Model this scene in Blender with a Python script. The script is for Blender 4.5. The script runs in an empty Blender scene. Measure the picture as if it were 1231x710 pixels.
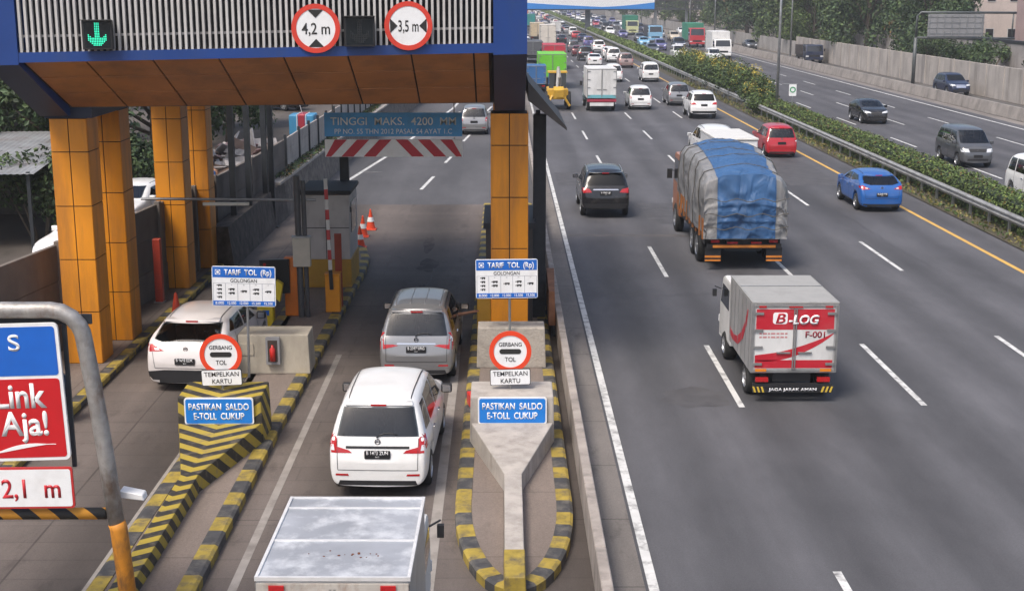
import bpy, bmesh, math, random
from mathutils import Vector, Matrix, noise
from mathutils.bvhtree import BVHTree
R = math.radians
random.seed(11)
SC = bpy.context.scene
COL = SC.collection

# ------------------------------------------------------------------ camera, sky, sun, exposure
cd = bpy.data.cameras.new('camera'); cam = bpy.data.objects.new('camera', cd); COL.objects.link(cam)
cd.sensor_fit = 'HORIZONTAL'; cd.sensor_width = 36; cd.lens = 1600/1231*36
cd.clip_start = 0.3; cd.clip_end = 9000
cam.location = (0, 0, 8.2)
cam.rotation_euler = (R(90-12.7485), 0, R(-0.3667))
SC.camera = cam
W = bpy.data.worlds.new('World'); SC.world = W; W.use_nodes = True
wn = W.node_tree.nodes; wl = W.node_tree.links
bg = wn['Background']
sky = wn.new('ShaderNodeTexSky'); sky.sky_type = 'NISHITA'; sky.sun_disc = False
SUN_EL, SUN_AZ = 58, 218          # azimuth clockwise from +Y: behind the camera, to the left
sky.sun_elevation = R(SUN_EL); sky.sun_rotation = R(SUN_AZ)
sky.air_density = 1.0; sky.dust_density = 5.0; sky.ozone_density = 1.0
wl.new(sky.outputs[0], bg.inputs[0]); bg.inputs[1].default_value = 0.14
ld = bpy.data.lights.new('sun', 'SUN'); ld.energy = 1.7; ld.angle = R(18); ld.color = (1, .95, .88)
sun = bpy.data.objects.new('sun', ld); COL.objects.link(sun)
sd = Vector((math.sin(R(SUN_AZ))*math.cos(R(SUN_EL)), math.cos(R(SUN_AZ))*math.cos(R(SUN_EL)), math.sin(R(SUN_EL))))
sun.rotation_euler = sd.to_track_quat('Z', 'Y').to_euler(); sun.location = (0, -20, 60)
SC.view_settings.view_transform = 'Standard'; SC.view_settings.look = 'None'
SC.view_settings.exposure = 0.52; SC.view_settings.gamma = 1; SC.view_settings.use_curve_mapping = False
SC.cycles.volume_step_rate = 4; SC.cycles.max_bounces = 6

# ------------------------------------------------------------------ materials
MATS = {}
def mat(name, c, rough=.6, metal=0, var=.12, scale=4., bump=0., bscale=40., spec=.5, emit=None, island=0, dirt=None, coat=0):
    if name in MATS: return MATS[name]
    m = bpy.data.materials.new(name); m.use_nodes = True; MATS[name] = m
    n = m.node_tree.nodes; l = m.node_tree.links; b = n['Principled BSDF']
    c = tuple(c)+(1,) if len(c) == 3 else c
    b.inputs['Base Color'].default_value = c; b.inputs['Roughness'].default_value = rough
    b.inputs['Metallic'].default_value = metal; b.inputs['Specular IOR Level'].default_value = spec
    if coat: b.inputs['Coat Weight'].default_value = coat; b.inputs['Coat Roughness'].default_value = .06
    if emit: b.inputs['Emission Color'].default_value = c; b.inputs['Emission Strength'].default_value = emit
    tc = n.new('ShaderNodeTexCoord')
    last = None
    if var:
        t = n.new('ShaderNodeTexNoise'); t.inputs['Scale'].default_value = scale; t.inputs['Detail'].default_value = 6
        l.new(tc.outputs['Object'], t.inputs['Vector'])
        r = n.new('ShaderNodeMapRange'); r.inputs[1].default_value = .3; r.inputs[2].default_value = .7
        r.inputs[3].default_value = 1-var; r.inputs[4].default_value = 1+var
        l.new(t.outputs[0], r.inputs[0])
        x = n.new('ShaderNodeVectorMath'); x.operation = 'SCALE'; x.inputs[0].default_value = c[:3]
        l.new(r.outputs[0], x.inputs['Scale']); last = x.outputs[0]
    if island:
        g = n.new('ShaderNodeNewGeometry'); r2 = n.new('ShaderNodeMapRange')
        r2.inputs[3].default_value = 1-island; r2.inputs[4].default_value = 1+island
        l.new(g.outputs['Random Per Island'], r2.inputs[0])
        x2 = n.new('ShaderNodeVectorMath'); x2.operation = 'SCALE'
        if last: l.new(last, x2.inputs[0])
        else: x2.inputs[0].default_value = c[:3]
        l.new(r2.outputs[0], x2.inputs['Scale']); last = x2.outputs[0]
    if dirt:                                   # (colour, amount 0..1, scale, z stretch): blotches and runs of grime with shapes of their own
        dc, amt, ds, zs = dirt
        mp = n.new('ShaderNodeMapping'); mp.inputs['Scale'].default_value = (1, 1, zs); l.new(tc.outputs['Object'], mp.inputs[0])
        t = n.new('ShaderNodeTexNoise'); t.inputs['Scale'].default_value = ds; t.inputs['Detail'].default_value = 8; t.inputs['Roughness'].default_value = .65
        l.new(mp.outputs[0], t.inputs['Vector'])
        r = n.new('ShaderNodeMapRange'); r.inputs[1].default_value = .48; r.inputs[2].default_value = .72; r.inputs[4].default_value = amt
        l.new(t.outputs[0], r.inputs[0])
        mx = n.new('ShaderNodeMix'); mx.data_type = 'RGBA'; l.new(r.outputs[0], mx.inputs[0])
        if last: l.new(last, mx.inputs[6])
        else: mx.inputs[6].default_value = c
        mx.inputs[7].default_value = tuple(dc)+(1,); last = mx.outputs[2]
    if last: l.new(last, b.inputs['Base Color'])
    if bump:
        t = n.new('ShaderNodeTexNoise'); t.inputs['Scale'].default_value = bscale; t.inputs['Detail'].default_value = 5
        l.new(tc.outputs['Object'], t.inputs['Vector'])
        bp = n.new('ShaderNodeBump'); bp.inputs['Strength'].default_value = bump; bp.inputs['Distance'].default_value = .02
        l.new(t.outputs[0], bp.inputs['Height']); l.new(bp.outputs[0], b.inputs['Normal'])
    return m
def paint(name, c, rough=.28, metal=0.): return mat(name, c, rough, metal, .04, 2, coat=.5, dirt=((.22, .2, .18), .16, 1.6, 2))
GLASS = mat('car_glass', (.014, .016, .018), .03, 0, 0, spec=.6, coat=.6)
GLASST = bpy.data.materials.new('window_glass'); GLASST.use_nodes = True      # tinted glass one can see into
_n = GLASST.node_tree.nodes; _l = GLASST.node_tree.links
for q in list(_n):
    if q.type == 'BSDF_PRINCIPLED': _n.remove(q)
_t = _n.new('ShaderNodeBsdfTransparent'); _t.inputs[0].default_value = (.30, .33, .33, 1)
_g = _n.new('ShaderNodeBsdfGlossy'); _g.inputs['Roughness'].default_value = .03; _g.inputs[0].default_value = (.95, .97, 1, 1)
_f = _n.new('ShaderNodeFresnel'); _f.inputs[0].default_value = 1.65; _m = _n.new('ShaderNodeMixShader')
_l.new(_f.outputs[0], _m.inputs[0]); _l.new(_t.outputs[0], _m.inputs[1]); _l.new(_g.outputs[0], _m.inputs[2])
_l.new(_m.outputs[0], [q for q in _n if q.type == 'OUTPUT_MATERIAL'][0].inputs[0])
SEAT = mat('seat_cloth', (.07, .068, .066), .9, 0, .2, 6); SEATL = mat('seat_beige', (.30, .27, .23), .9, 0, .15, 6)
GLASSD = mat('tinted_glass', (.008, .009, .010), .06, 0, 0, spec=.3)
GLASS.node_tree.nodes['Principled BSDF'].inputs['Coat IOR'].default_value = 1.5
BLACK = mat('black_plastic', (.018, .018, .02), .5, 0, .1)
RUBBER = mat('tyre_rubber', (.018, .018, .018), .8, 0, .2, 8)
RIM = mat('wheel_alloy', (.42, .43, .45), .3, .8, .1)
CHROME = mat('chrome', (.7, .7, .72), .15, 1, 0)
REDL = mat('red_lamp_lens', (.42, .012, .015), .15, 0, .1, 20, coat=.6)
CLEARL = mat('clear_lamp_lens', (.68, .7, .72), .12, .2, .1, 30, coat=.6)
AMBER = mat('amber_lens', (.7, .22, .02), .2, 0, .05)
PLATE = mat('plate_black', (.02, .02, .022), .35, 0, 0)
WHITE = mat('white_paint', (.78, .78, .77), .45, 0, .04, 6)
STEEL = mat('galvanised_steel', (.36, .37, .38), .42, .75, .15, 5, dirt=((.2, .15, .11), .35, 4, 1))
DARKST = mat('dark_steel', (.035, .04, .048), .5, .3, .2, 4)
LETW = mat('white_lettering', (.85, .85, .85), .4, 0, 0)
LETK = mat('black_lettering', (.02, .02, .02), .5, 0, 0)
SIGNW = mat('sign_white', (.8, .81, .82), .4, 0, .03, 5, dirt=((.45, .42, .38), .25, 3, 1))
SIGNB = mat('sign_blue', (.012, .13, .52), .38, 0, .05, 4)
SIGNR = mat('sign_red', (.62, .05, .03), .4, 0, .06, 4)
CONC = mat('barrier_concrete', (.40, .365, .33), .85, 0, .14, 3, .35, 60, dirt=((.17, .15, .135), .55, 3.5, .4))
YEL = mat('kerb_yellow', (.32, .235, .04), .75, 0, .25, 5, .2, 60, dirt=((.10, .085, .065), 1., 4.5, 1))
KBL = mat('kerb_black', (.05, .05, .052), .75, 0, .25, 6, .2, 60, dirt=((.2, .18, .15), .65, 4, 1))

# ------------------------------------------------------------------ mesh helpers
def xsmooth(me): me.polygons.foreach_set('use_smooth', [True]*len(me.polygons))
def link(name, me, parent=None):
    o = bpy.data.objects.new(name, me); COL.objects.link(o)
    if parent: o.parent = parent
    return o
def tag(o, label=None, cat=None, group=None, kind=None):
    if label: o['label'] = label
    if cat: o['category'] = cat
    if group: o['group'] = group
    if kind: o['kind'] = kind
    return o
def thing(name, label, cat, loc=(0, 0, 0), rz=0, group=None):
    o = bpy.data.objects.new(name, None); COL.objects.link(o); o.empty_display_size = .2
    o.location = loc; o.rotation_euler = (0, 0, rz)
    return tag(o, label, cat, group)
def copy_thing(o, parent=None):
    c = o.copy(); COL.objects.link(c); c.parent = parent
    for ch in list(o.children): copy_thing(ch, c)
    return c
class MB:
    def __init__(s): s.v = []; s.f = []; s.m = []
    def add(s, vs, fs, mi=0):
        b = len(s.v); s.v += [tuple(v) for v in vs]; s.f += [tuple(b+i for i in f) for f in fs]; s.m += [mi]*len(fs); return s
    def box(s, x0, x1, y0, y1, z0, z1, mi=0):
        return s.add([(x0,y0,z0),(x1,y0,z0),(x1,y1,z0),(x0,y1,z0),(x0,y0,z1),(x1,y0,z1),(x1,y1,z1),(x0,y1,z1)],
                     [(3,2,1,0),(4,5,6,7),(0,1,5,4),(1,2,6,5),(2,3,7,6),(3,0,4,7)], mi)
    def hexa(s, lo, hi, mi=0):                 # four lower and four upper corners
        return s.add(list(lo)+list(hi), [(3,2,1,0),(4,5,6,7),(0,1,5,4),(1,2,6,5),(2,3,7,6),(3,0,4,7)], mi)
    def tube(s, pts, r, n=10, mi=0, cap=True):
        pts = [Vector(p) for p in pts]; rs = r if isinstance(r, (list, tuple)) else [r]*len(pts)
        vs = []; fs = []; up = None
        for i, p in enumerate(pts):
            d = (pts[min(i+1, len(pts)-1)]-pts[max(i-1, 0)]).normalized()
            if up is None: up = d.orthogonal().normalized()
            up = (up-d*up.dot(d)).normalized(); q = d.cross(up)
            vs += [p+(up*math.cos(2*math.pi*k/n)+q*math.sin(2*math.pi*k/n))*rs[i] for k in range(n)]
        for i in range(len(pts)-1):
            for k in range(n):
                fs.append((i*n+k, i*n+(k+1) % n, (i+1)*n+(k+1) % n, (i+1)*n+k))
        if cap: fs.append(tuple(reversed(range(n)))); fs.append(tuple(range((len(pts)-1)*n, len(pts)*n)))
        return s.add(vs, fs, mi)
    def disc(s, c, r, ax, h, n=32, mi=0):      # a short cylinder centred on c along axis ax
        a = Vector(ax).normalized()*h/2; c = Vector(c); return s.tube([c-a, c+a], r, n, mi)
    def ring(s, c, ro, ri, y0, y1, n=40, mi=0):  # flat ring facing -Y
        vs = []; fs = []
        for k in range(n):
            a = 2*math.pi*k/n; ca, sa = math.cos(a), math.sin(a)
            for rr, y in ((ro,y0),(ri,y0),(ri,y1),(ro,y1)): vs.append((c[0]+rr*ca, y, c[2]+rr*sa))
        for k in range(n):
            a = k*4; b = ((k+1) % n)*4
            for j in range(4): fs.append((a+j, b+j, b+(j+1) % 4, a+(j+1) % 4))
        return s.add(vs, fs, mi)
    def prism(s, poly, y0, y1, mi=0, ax='y'):  # polygon in (x,z) extruded in y, or (y,z) in x, or (x,y) in z
        f = {'y': lambda a, b, t: (a, t, b), 'x': lambda a, b, t: (t, a, b), 'z': lambda a, b, t: (a, b, t)}[ax]
        n = len(poly); vs = [f(a, b, y0) for a, b in poly]+[f(a, b, y1) for a, b in poly]
        return s.add(vs, [tuple(range(n)), tuple(reversed(range(n, 2*n)))]+[(i, i+n, (i+1) % n+n, (i+1) % n) for i in range(n)], mi)
    def lathe(s, prof, c, ax='x', n=24, mi=0): # profile of (along, radius)
        vs = []; fs = []; m = len(prof)
        for k in range(n):
            a = 2*math.pi*k/n
            for t, r in prof:
                p = (t, r*math.cos(a), r*math.sin(a)) if ax == 'x' else (r*math.cos(a), r*math.sin(a), t)
                vs.append((c[0]+p[0], c[1]+p[1], c[2]+p[2]))
        for k in range(n):
            for i in range(m-1): fs.append((k*m+i, k*m+i+1, ((k+1) % n)*m+i+1, ((k+1) % n)*m+i))
        return s.add(vs, fs, mi)
    def mesh(s, name, mats, bevel=0, smooth=False, seg=1):
        me = bpy.data.meshes.new(name); me.from_pydata(s.v, [], s.f)
        me.polygons.foreach_set('material_index', s.m)
        bm = bmesh.new(); bm.from_mesh(me); bmesh.ops.recalc_face_normals(bm, faces=bm.faces[:])
        if bevel:
            es = [e for e in bm.edges if len(e.link_faces) == 2 and e.calc_face_angle(0) > .5]
            bmesh.ops.bevel(bm, geom=es, offset=bevel, segments=seg, affect='EDGES', profile=.6, clamp_overlap=True)
        bm.to_mesh(me); bm.free()
        for m in (mats if isinstance(mats, (list, tuple)) else [mats]): me.materials.append(m)
        if smooth: xsmooth(me)
        return me
    def build(s, name, mats, parent=None, bevel=0, smooth=False, seg=1):
        return link(name, s.mesh(name, mats, bevel, smooth, seg), parent)
def smooth_angle(o, a=40):
    me = o.data; xsmooth(me)
    bm = bmesh.new(); bm.from_mesh(me)
    for e in bm.edges: e.smooth = not (len(e.link_faces) == 2 and e.calc_face_angle(0) > R(a))
    bm.to_mesh(me); bm.free(); return o
_tx = {}
def lettering(parent, s, x, y, z, h, w=None, m=None, align='c', name='lettering', bold=0., shear=0., rz=0, depth=.004):
    """words standing on a surface that faces -Y; h is the cap height, w fits the width"""
    cu = bpy.data.curves.new('t', 'FONT'); cu.body = s; cu.size = 1; cu.extrude = 0; cu.offset = bold; cu.shear = shear
    o = bpy.data.objects.new('t', cu); COL.objects.link(o)
    me = bpy.data.meshes.new_from_object(o.evaluated_get(bpy.context.evaluated_depsgraph_get()))
    bpy.data.objects.remove(o); bpy.data.curves.remove(cu)
    xs = [v.co.x for v in me.vertices]; ys = [v.co.y for v in me.vertices]
    x0, x1, y0, y1 = min(xs), max(xs), min(0, min(ys)) if False else 0, max(ys)
    sy = h/(y1-y0); sx = (w/(x1-x0)) if w else sy
    bm = bmesh.new(); bm.from_mesh(me)
    for v in bm.verts:
        v.co = Vector(((v.co.x-(x0+x1)/2)*sx, 0, (v.co.y-(y0+y1)/2)*sy))
    if depth:
        r = bmesh.ops.extrude_face_region(bm, geom=bm.faces[:])
        for v in [g for g in r['geom'] if isinstance(g, bmesh.types.BMVert)]: v.co.y -= depth
    bm.to_mesh(me); bm.free()
    me.materials.clear(); me.materials.append(m or LETK)
    o = link(name, me, parent); o.location = (x, y, z); o.rotation_euler = (0, 0, rz)
    return o
def rrect(x0, x1, z0, z1, r, n=5):
    p = []
    for cx, cz, a0 in ((x1-r, z1-r, 0), (x0+r, z1-r, 90), (x0+r, z0+r, 180), (x1-r, z0+r, 270)):
        for k in range(n+1):
            a = R(a0+90*k/n); p.append((cx+r*math.cos(a), cz+r*math.sin(a)))
    return p
def lerp(a, b, t): return a+(b-a)*t
def interp(tab, x):
    if x <= tab[0][0]: return tab[0][1]
    for (x0, y0), (x1, y1) in zip(tab, tab[1:]):
        if x <= x1: return lerp(y0, y1, (x-x0)/(x1-x0) if x1 > x0 else 0)
    return tab[-1][1]
# ------------------------------------------------------------------ ground, roads and painted lines
def road_mat(name, c, lane0, lanew, track, patch, fine=60, joint=None, spots=0., rib=0):
    m = bpy.data.materials.new(name); m.use_nodes = True
    n = m.node_tree.nodes; l = m.node_tree.links; b = n['Principled BSDF']; b.inputs['Roughness'].default_value = .78
    b.inputs['Specular IOR Level'].default_value = .35
    tc = n.new('ShaderNodeTexCoord')
    def noi(sc, stretch=(1, 1, 1), det=6, rough=.55):
        mp = n.new('ShaderNodeMapping'); mp.inputs['Scale'].default_value = stretch; l.new(tc.outputs['Object'], mp.inputs[0])
        t = n.new('ShaderNodeTexNoise'); t.inputs['Scale'].default_value = sc; t.inputs['Detail'].default_value = det; t.inputs['Roughness'].default_value = rough
        l.new(mp.outputs[0], t.inputs['Vector']); return t.outputs[0]
    def mr(src, a, b2, c2, d2):
        r = n.new('ShaderNodeMapRange'); l.new(src, r.inputs[0])
        for i, v in enumerate((a, b2, c2, d2)): r.inputs[i+1].default_value = v
        return r.outputs[0]
    def mul(p, q):
        x = n.new('ShaderNodeMath'); x.operation = 'MULTIPLY'; l.new(p, x.inputs[0]); l.new(q, x.inputs[1]); return x.outputs[0]
    f = mul(mr(noi(.12), .3, .7, 1-patch, 1+patch), mr(noi(.9, (1, .05, 1)), .3, .7, .88, 1.12))
    f = mul(f, mr(noi(24, det=6, rough=.9), .36, .64, .86, 1.14))
    f = mul(f, mr(noi(.35, (1, .35, 1), 8, .65), .36, .64, .86, 1.12))
    f = mul(f, mr(noi(fine, det=4, rough=.8), .35, .65, .82, 1.18))
    f = mul(f, mr(noi(3., (1, .25, 1), 8, .7), .35, .75, 1.07, .9))
    sx = n.new('ShaderNodeSeparateXYZ'); l.new(tc.outputs['Object'], sx.inputs[0])
    q = n.new('ShaderNodeMath'); q.operation = 'MULTIPLY_ADD'; l.new(sx.outputs[0], q.inputs[0]); q.inputs[1].default_value = 2*math.pi/lanew; q.inputs[2].default_value = -2*math.pi*lane0/lanew
    s = n.new('ShaderNodeMath'); s.operation = 'COSINE'; l.new(q.outputs[0], s.inputs[0])
    f = mul(f, mr(s.outputs[0], -1, 1, 1+track*.5, 1-track))
    if joint:
        jx, jy, dark = joint
        br = n.new('ShaderNodeTexBrick'); br.offset = 0; br.inputs['Color1'].default_value = (1, 1, 1, 1); br.inputs['Color2'].default_value = (.93, .93, .93, 1)
        br.inputs['Mortar'].default_value = (dark, dark, dark, 1); br.inputs['Scale'].default_value = 1; br.inputs['Mortar Size'].default_value = .018
        br.inputs['Brick Width'].default_value = jx; br.inputs['Row Height'].default_value = jy
        l.new(tc.outputs['Object'], br.inputs[0]); f = mul(f, br.outputs[0])
    if rib:
        br = n.new('ShaderNodeTexBrick'); br.offset = .37; br.inputs['Color1'].default_value = (1, 1, 1, 1); br.inputs['Color2'].default_value = (.9, .9, .9, 1)
        br.inputs['Mortar'].default_value = (.8, .8, .8, 1); br.inputs['Scale'].default_value = 1; br.inputs['Mortar Size'].default_value = .03; br.inputs['Mortar Smooth'].default_value = .8
        br.inputs['Brick Width'].default_value = 3.6; br.inputs['Row Height'].default_value = rib
        l.new(tc.outputs['Object'], br.inputs[0]); f = mul(f, br.outputs[0])
    if spots:
        f = mul(f, mr(noi(1.6, (1, .4, 1), 8, .7), .56, .7, 1, 1-spots))
    x = n.new('ShaderNodeVectorMath'); x.operation = 'SCALE'; x.inputs[0].default_value = c; l.new(f, x.inputs['Scale'])
    l.new(x.outputs[0], b.inputs['Base Color'])
    bp = n.new('ShaderNodeBump'); bp.inputs['Strength'].default_value = .35; bp.inputs['Distance'].default_value = .01
    l.new(noi(140, det=3), bp.inputs['Height']); l.new(bp.outputs[0], b.inputs['Normal'])
    return m
ASPH = road_mat('highway_asphalt', (.088, .087, .094), 3.45, 1.83, .2, .18)
ASPH2 = road_mat('opposite_asphalt', (.083, .081, .087), 21.1, 1.58, .12, .14)
TCON = road_mat('toll_lane_concrete', (.125, .104, .092), -2.45, 3.62, .42, .18, 70, (7.2, 5.0, .6), .35, .66)
TASP = road_mat('exit_road_asphalt', (.088, .086, .09), -2.45, 3.62, .12, .1)
SHOU = road_mat('shoulder_concrete', (.20, .18, .165), 1.7, 3, .05, .25, 60, (40, 2.5, .55), .45)
PAVE = road_mat('island_paving', (.20, .162, .138), 0, 3, .03, .15, 60, (9, 2.6, .72), .25)
DIRT = road_mat('dirt', (.115, .095, .075), 0, 5, .05, .3, 30, None, .4)
SERV = road_mat('frontage_asphalt', (.10, .095, .09), 37, 3, .05, .2)
PMAT = mat('worn_road_paint', (.60, .60, .585), .7, 0, .1, 3, dirt=((.13, .125, .125), 1., 4, .35))
PYEL = mat('worn_yellow_paint', (.62, .37, .08), .7, 0, .12, 2, dirt=((.2, .15, .1), .5, 4, 1))
PDIM = mat('faded_edge_paint', (.28, .255, .23), .8, 0, .15, 2, dirt=((.16, .14, .125), .9, 2.2, .3))
def sheet(name, pts, z, m):
    me = bpy.data.meshes.new(name); me.from_pydata([(x, y, z) for x, y in pts], [], [tuple(range(len(pts)))])
    me.materials.append(m); o = link(name, me); return tag(o, kind='structure')
def rect(name, x0, x1, y0, y1, z, m): return sheet(name, [(x0, y0), (x1, y0), (x1, y1), (x0, y1)], z, m)
FAR = 1400
rect('ground', -3000, 3000, -400, 6000, -.03, DIRT)
rect('toll_plaza_road', -9, 1.36, -20, 52.7, 0, TCON)
sheet('exit_road', [(-8.2, 52.7), (1.36, 52.7), (1.36, FAR), (-3, FAR), (-4.6, 240), (-5.6, 150), (-7.6, 80)], 0, TASP)
rect('highway_road', 1.36, 17.0, -20, FAR, 0, ASPH)
rect('opposite_road', 19.3, 33.2, -20, FAR, 0, ASPH2)
rect('road_shoulder', 33.2, 34.1, -20, FAR, 0, SHOU)
rect('frontage_road', 34.9, 39.3, -20, FAR, 0, SERV)
rect('median_soil', 17.0, 19.3, -20, FAR, .03, mat('dry_grass_soil', (.07, .058, .038), .9, 0, .4, 1.5, .5, 20, dirt=((.07, .09, .02), .7, 1, 1)))
def strip(mb, path, w, z=.004, h=0.0):
    for (xa, ya), (xb, yb) in zip(path, path[1:]):
        mb.add([(xa-w/2, ya, z), (xa+w/2, ya, z), (xb+w/2, yb, z), (xb-w/2, yb, z)], [(0, 1, 2, 3)])
def marking(name, m, mb): return tag(mb.build(name, m), kind='structure')
mb = MB()
for x0, ph in ((4.85, 25.9-12.8), (8.6, 26.0-12.8), (12.12, 26.75-12.8)):     # dashes of the carriageway beside the toll gate
    k = 0
    while ph+12.8*k < 700:
        y = ph+12.8*k; k += 1
        if x0 == 4.85 and 50 < y < 55: continue
        strip(mb, [(x0, y), (x0, y+4.9)], .125)
marking('lane_dashes', PMAT, mb)
mb = MB()
for x0, ph in ((22.7, 60.1-38.7), (25.8, 60-38.7), (28.95, 60.2-38.7)):
    k = 0
    while ph+12.9*k < 700: strip(mb, [(x0, ph+12.9*k), (x0, ph+12.9*k+5)], .13); k += 1
marking('opposite_lane_dashes', PMAT, mb)
mb = MB(); strip(mb, [(2.12, -20), (2.12, 900)], .145); strip(mb, [(32.3, -20), (32.3, 900)], .17); marking('edge_lines', PMAT, mb)
mb = MB(); strip(mb, [(15.72, -20), (15.72, 900)], .16); marking('yellow_edge_line', PYEL, mb)
mb = MB(); strip(mb, [(-1.08, 5), (-1.08, 28), (-1.15, 34)], .17); strip(mb, [(-3.84, 5), (-3.84, 30)], .13)
strip(mb, [(-5.93, 10), (-5.93, 24)], .06); marking('toll_lane_edge_lines', PDIM, mb)
mb = MB(); strip(mb, [(-7.1, 59), (-5.97, 69.7), (-3.7, 98.8), (-2.4, 130), (-1.8, 240)], .18)
strip(mb, [(-6.55, 62.6), (-5.85, 62.7)], .4)
for y_, x_ in ((56.9, -3.55), (66.2, -2.9), (76, -2.3), (86, -1.6), (96, -1.2), (108, -.9), (121, -.7), (134, -.6), (147, -.5)): strip(mb, [(x_, y_), (x_+.33, y_+4.2)], .15)
marking('exit_road_lines', PMAT, mb)
# patches, seams, an erased line and tyre-dark stains that wear has left in the surface
random.seed(31)
def blob(cx, cy, rx, ry, n=14, j=.25): return [(cx+rx*math.cos(2*math.pi*k/n)*random.uniform(1-j, 1+j), cy+ry*math.sin(2*math.pi*k/n)*random.uniform(1-j, 1+j)) for k in range(n)]
def surf(name, polys, z, m):
    mb = MB()
    for p in polys: mb.add([(x, y, z) for x, y in p], [tuple(range(len(p)))])
    return marking(name, m, mb)
PATCH = mat('repair_asphalt', (.072, .070, .074), .8, 0, .2, 2, .3, 90); LPATCH = mat('old_asphalt', (.092, .087, .087), .82, 0, .2, 2, .3, 90)
surf('asphalt_patches', [[(5.4, 48), (8.2, 48), (8.2, 53), (5.4, 53)], [(12.6, 58), (15, 58), (15, 66), (12.6, 66)], [(2.4, 58), (4.5, 58), (4.5, 62.5), (2.4, 62.5)], blob(4.0, 26.6, .75, .7, 16, .2)], .003, PATCH)
surf('worn_asphalt', [[(2.25, 45.5), (8.3, 45.3), (8.3, 45.75), (2.25, 46)]], .0025, LPATCH)
mb = MB()
def crack(x, y, dx, dy, n, w):
    p = [(x, y)]
    for k in range(n): x += dx/n+random.gauss(0, .05); y += dy/n+random.gauss(0, .12); p.append((x, y))
    for (a, b), (c, d) in zip(p, p[1:]):
        nx, ny = -(d-b), c-a; q = math.hypot(nx, ny) or 1; nx, ny = nx/q*w/2, ny/q*w/2
        mb.add([(a-nx, b-ny, .0046), (c-nx, d-ny, .0046), (c+nx, d+ny, .0046), (a+nx, b+ny, .0046)], [(0, 1, 2, 3)])
for c in ((2.3, 36.5, 6, .5, 40, .02), (3.6, 63, .2, 12, 30, .02), (13.2, 40, .4, 10, 40, .016), (-2.1, 33, .1, 6, 20, .014)): crack(*c)
marking('tar_cracks', mat('tar', (.045, .043, .044), .6, 0, .2, 5), mb)
OILM = mat('oil_stain', (.05, .043, .04), .8, 0, .2, 4, spec=.2, dirt=((.10, .085, .077), .9, 2., .4))
surf('oil_stains', [blob(-2.45+random.gauss(0, .12), y, random.uniform(.12, .34), random.uniform(.5, 1.5)) for y in (17.6, 21.8, 25.2, 28.2, 31.5, 34, 37, 40.5, 44)]+[blob(-7.1+random.gauss(0, .15), y, random.uniform(.1, .3), random.uniform(.3, 1)) for y in (31, 36)], .0035, OILM)
# shoulder between the low wall and the first lane, with its broken tar edge
rect('highway_shoulder', 1.44, 2.0, -20, 400, .004, SHOU)

# ------------------------------------------------------------------ islands with black and yellow kerbs
def island(name, outline, closed=True, kw=.26, h=.17, seg=.52, yellow_from=0):
    """a raised paved slab with a kerb that runs along its outline, painted in blocks"""
    pts = [Vector((x, y)) for x, y in outline]
    dense = [pts[0]]
    for a, b in zip(pts, pts[1:]):
        L = (b-a).length; n = max(1, round(L/seg))
        dense += [a+(b-a)*(k/n) for k in range(1, n+1)]
    nrm = []
    for i in range(len(dense)):
        d = (dense[min(i+1, len(dense)-1)]-dense[max(i-1, 0)]).normalized(); nrm.append(Vector((-d.y, d.x)))
    top = [p+n_*kw for p, n_ in zip(dense, nrm)]
    o = sheet(name, [tuple(p) for p in top], h-.012, PAVE)
    mb = MB()
    for i in range(len(dense)-1):
        a, b, c, d = dense[i], dense[i+1], top[i+1], top[i]
        cha = (a-d)*.06; chb = (b-c)*.06
        vs = [(a.x, a.y, 0), (b.x, b.y, 0), (b.x, b.y, h-.03), (a.x, a.y, h-.03), ((b-chb*3).x, (b-chb*3).y, h), ((a-cha*3).x, (a-cha*3).y, h), (c.x, c.y, h), (d.x, d.y, h), (c.x, c.y, 0), (d.x, d.y, 0)]
        mi = i % 2
        mb.add(vs, [(0, 1, 2, 3), (3, 2, 4, 5), (5, 4, 6, 7), (7, 6, 8, 9)], mi)
    k = mb.build(name.replace('island', 'kerb').replace('footpath', 'footpath_kerb'), [YEL, KBL]); tag(k, kind='structure')
    return o
def nose(cx, y, hw, yn, n=8):      # left side coming down to a pointed nose and up the right side
    L = [(cx-hw, y)]
    R_ = []
    for k in range(n+1):
        a = math.pi/2*k/n
        L.append((cx-hw*(math.cos(a) if k < n else 0)-(.0), y-(y-yn)*math.sin(a)))
    for k in range(n-1, -1, -1):
        a = math.pi/2*k/n
        R_.append((cx+hw*math.cos(a), y-(y-yn)*math.sin(a)))
    return L+R_
OR_ = [(-.78, 52)]+nose(.16, 20.4, .95, 17.1, 10)+[(1.11, 52)]
island('toll_island', OR_)
OL = [(-5.82, 43.5), (-5.80, 26)]+nose(-5.04, 16.5, .76, 7)+[(-4.28, 24), (-4.14, 39.1), (-4.2, 41.0), (-4.45, 42.6), (-5.0, 43.6), (-5.82, 43.5)]
island('toll_island', OL)
OW = [(-8.56, 50), (-8.58, 32), (-8.56, 5)]
# the footpath by the left wall: kerb and paving
mbk = MB(); y = 5.; i = 0
while y < 46:
    mbk.box(-8.82, -8.56, y, y+.519, 0, .17, 0 if i % 2 else 1); y += .52; i += 1
tag(mbk.build('footpath_kerb', [YEL, KBL], bevel=.03), kind='structure')
sheet('footpath', [(-8.82, 5), (-8.82, 46), (-8.82, 60), (-9.2, 60), (-13, 22), (-13, 5)], .155, PAVE)

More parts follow.
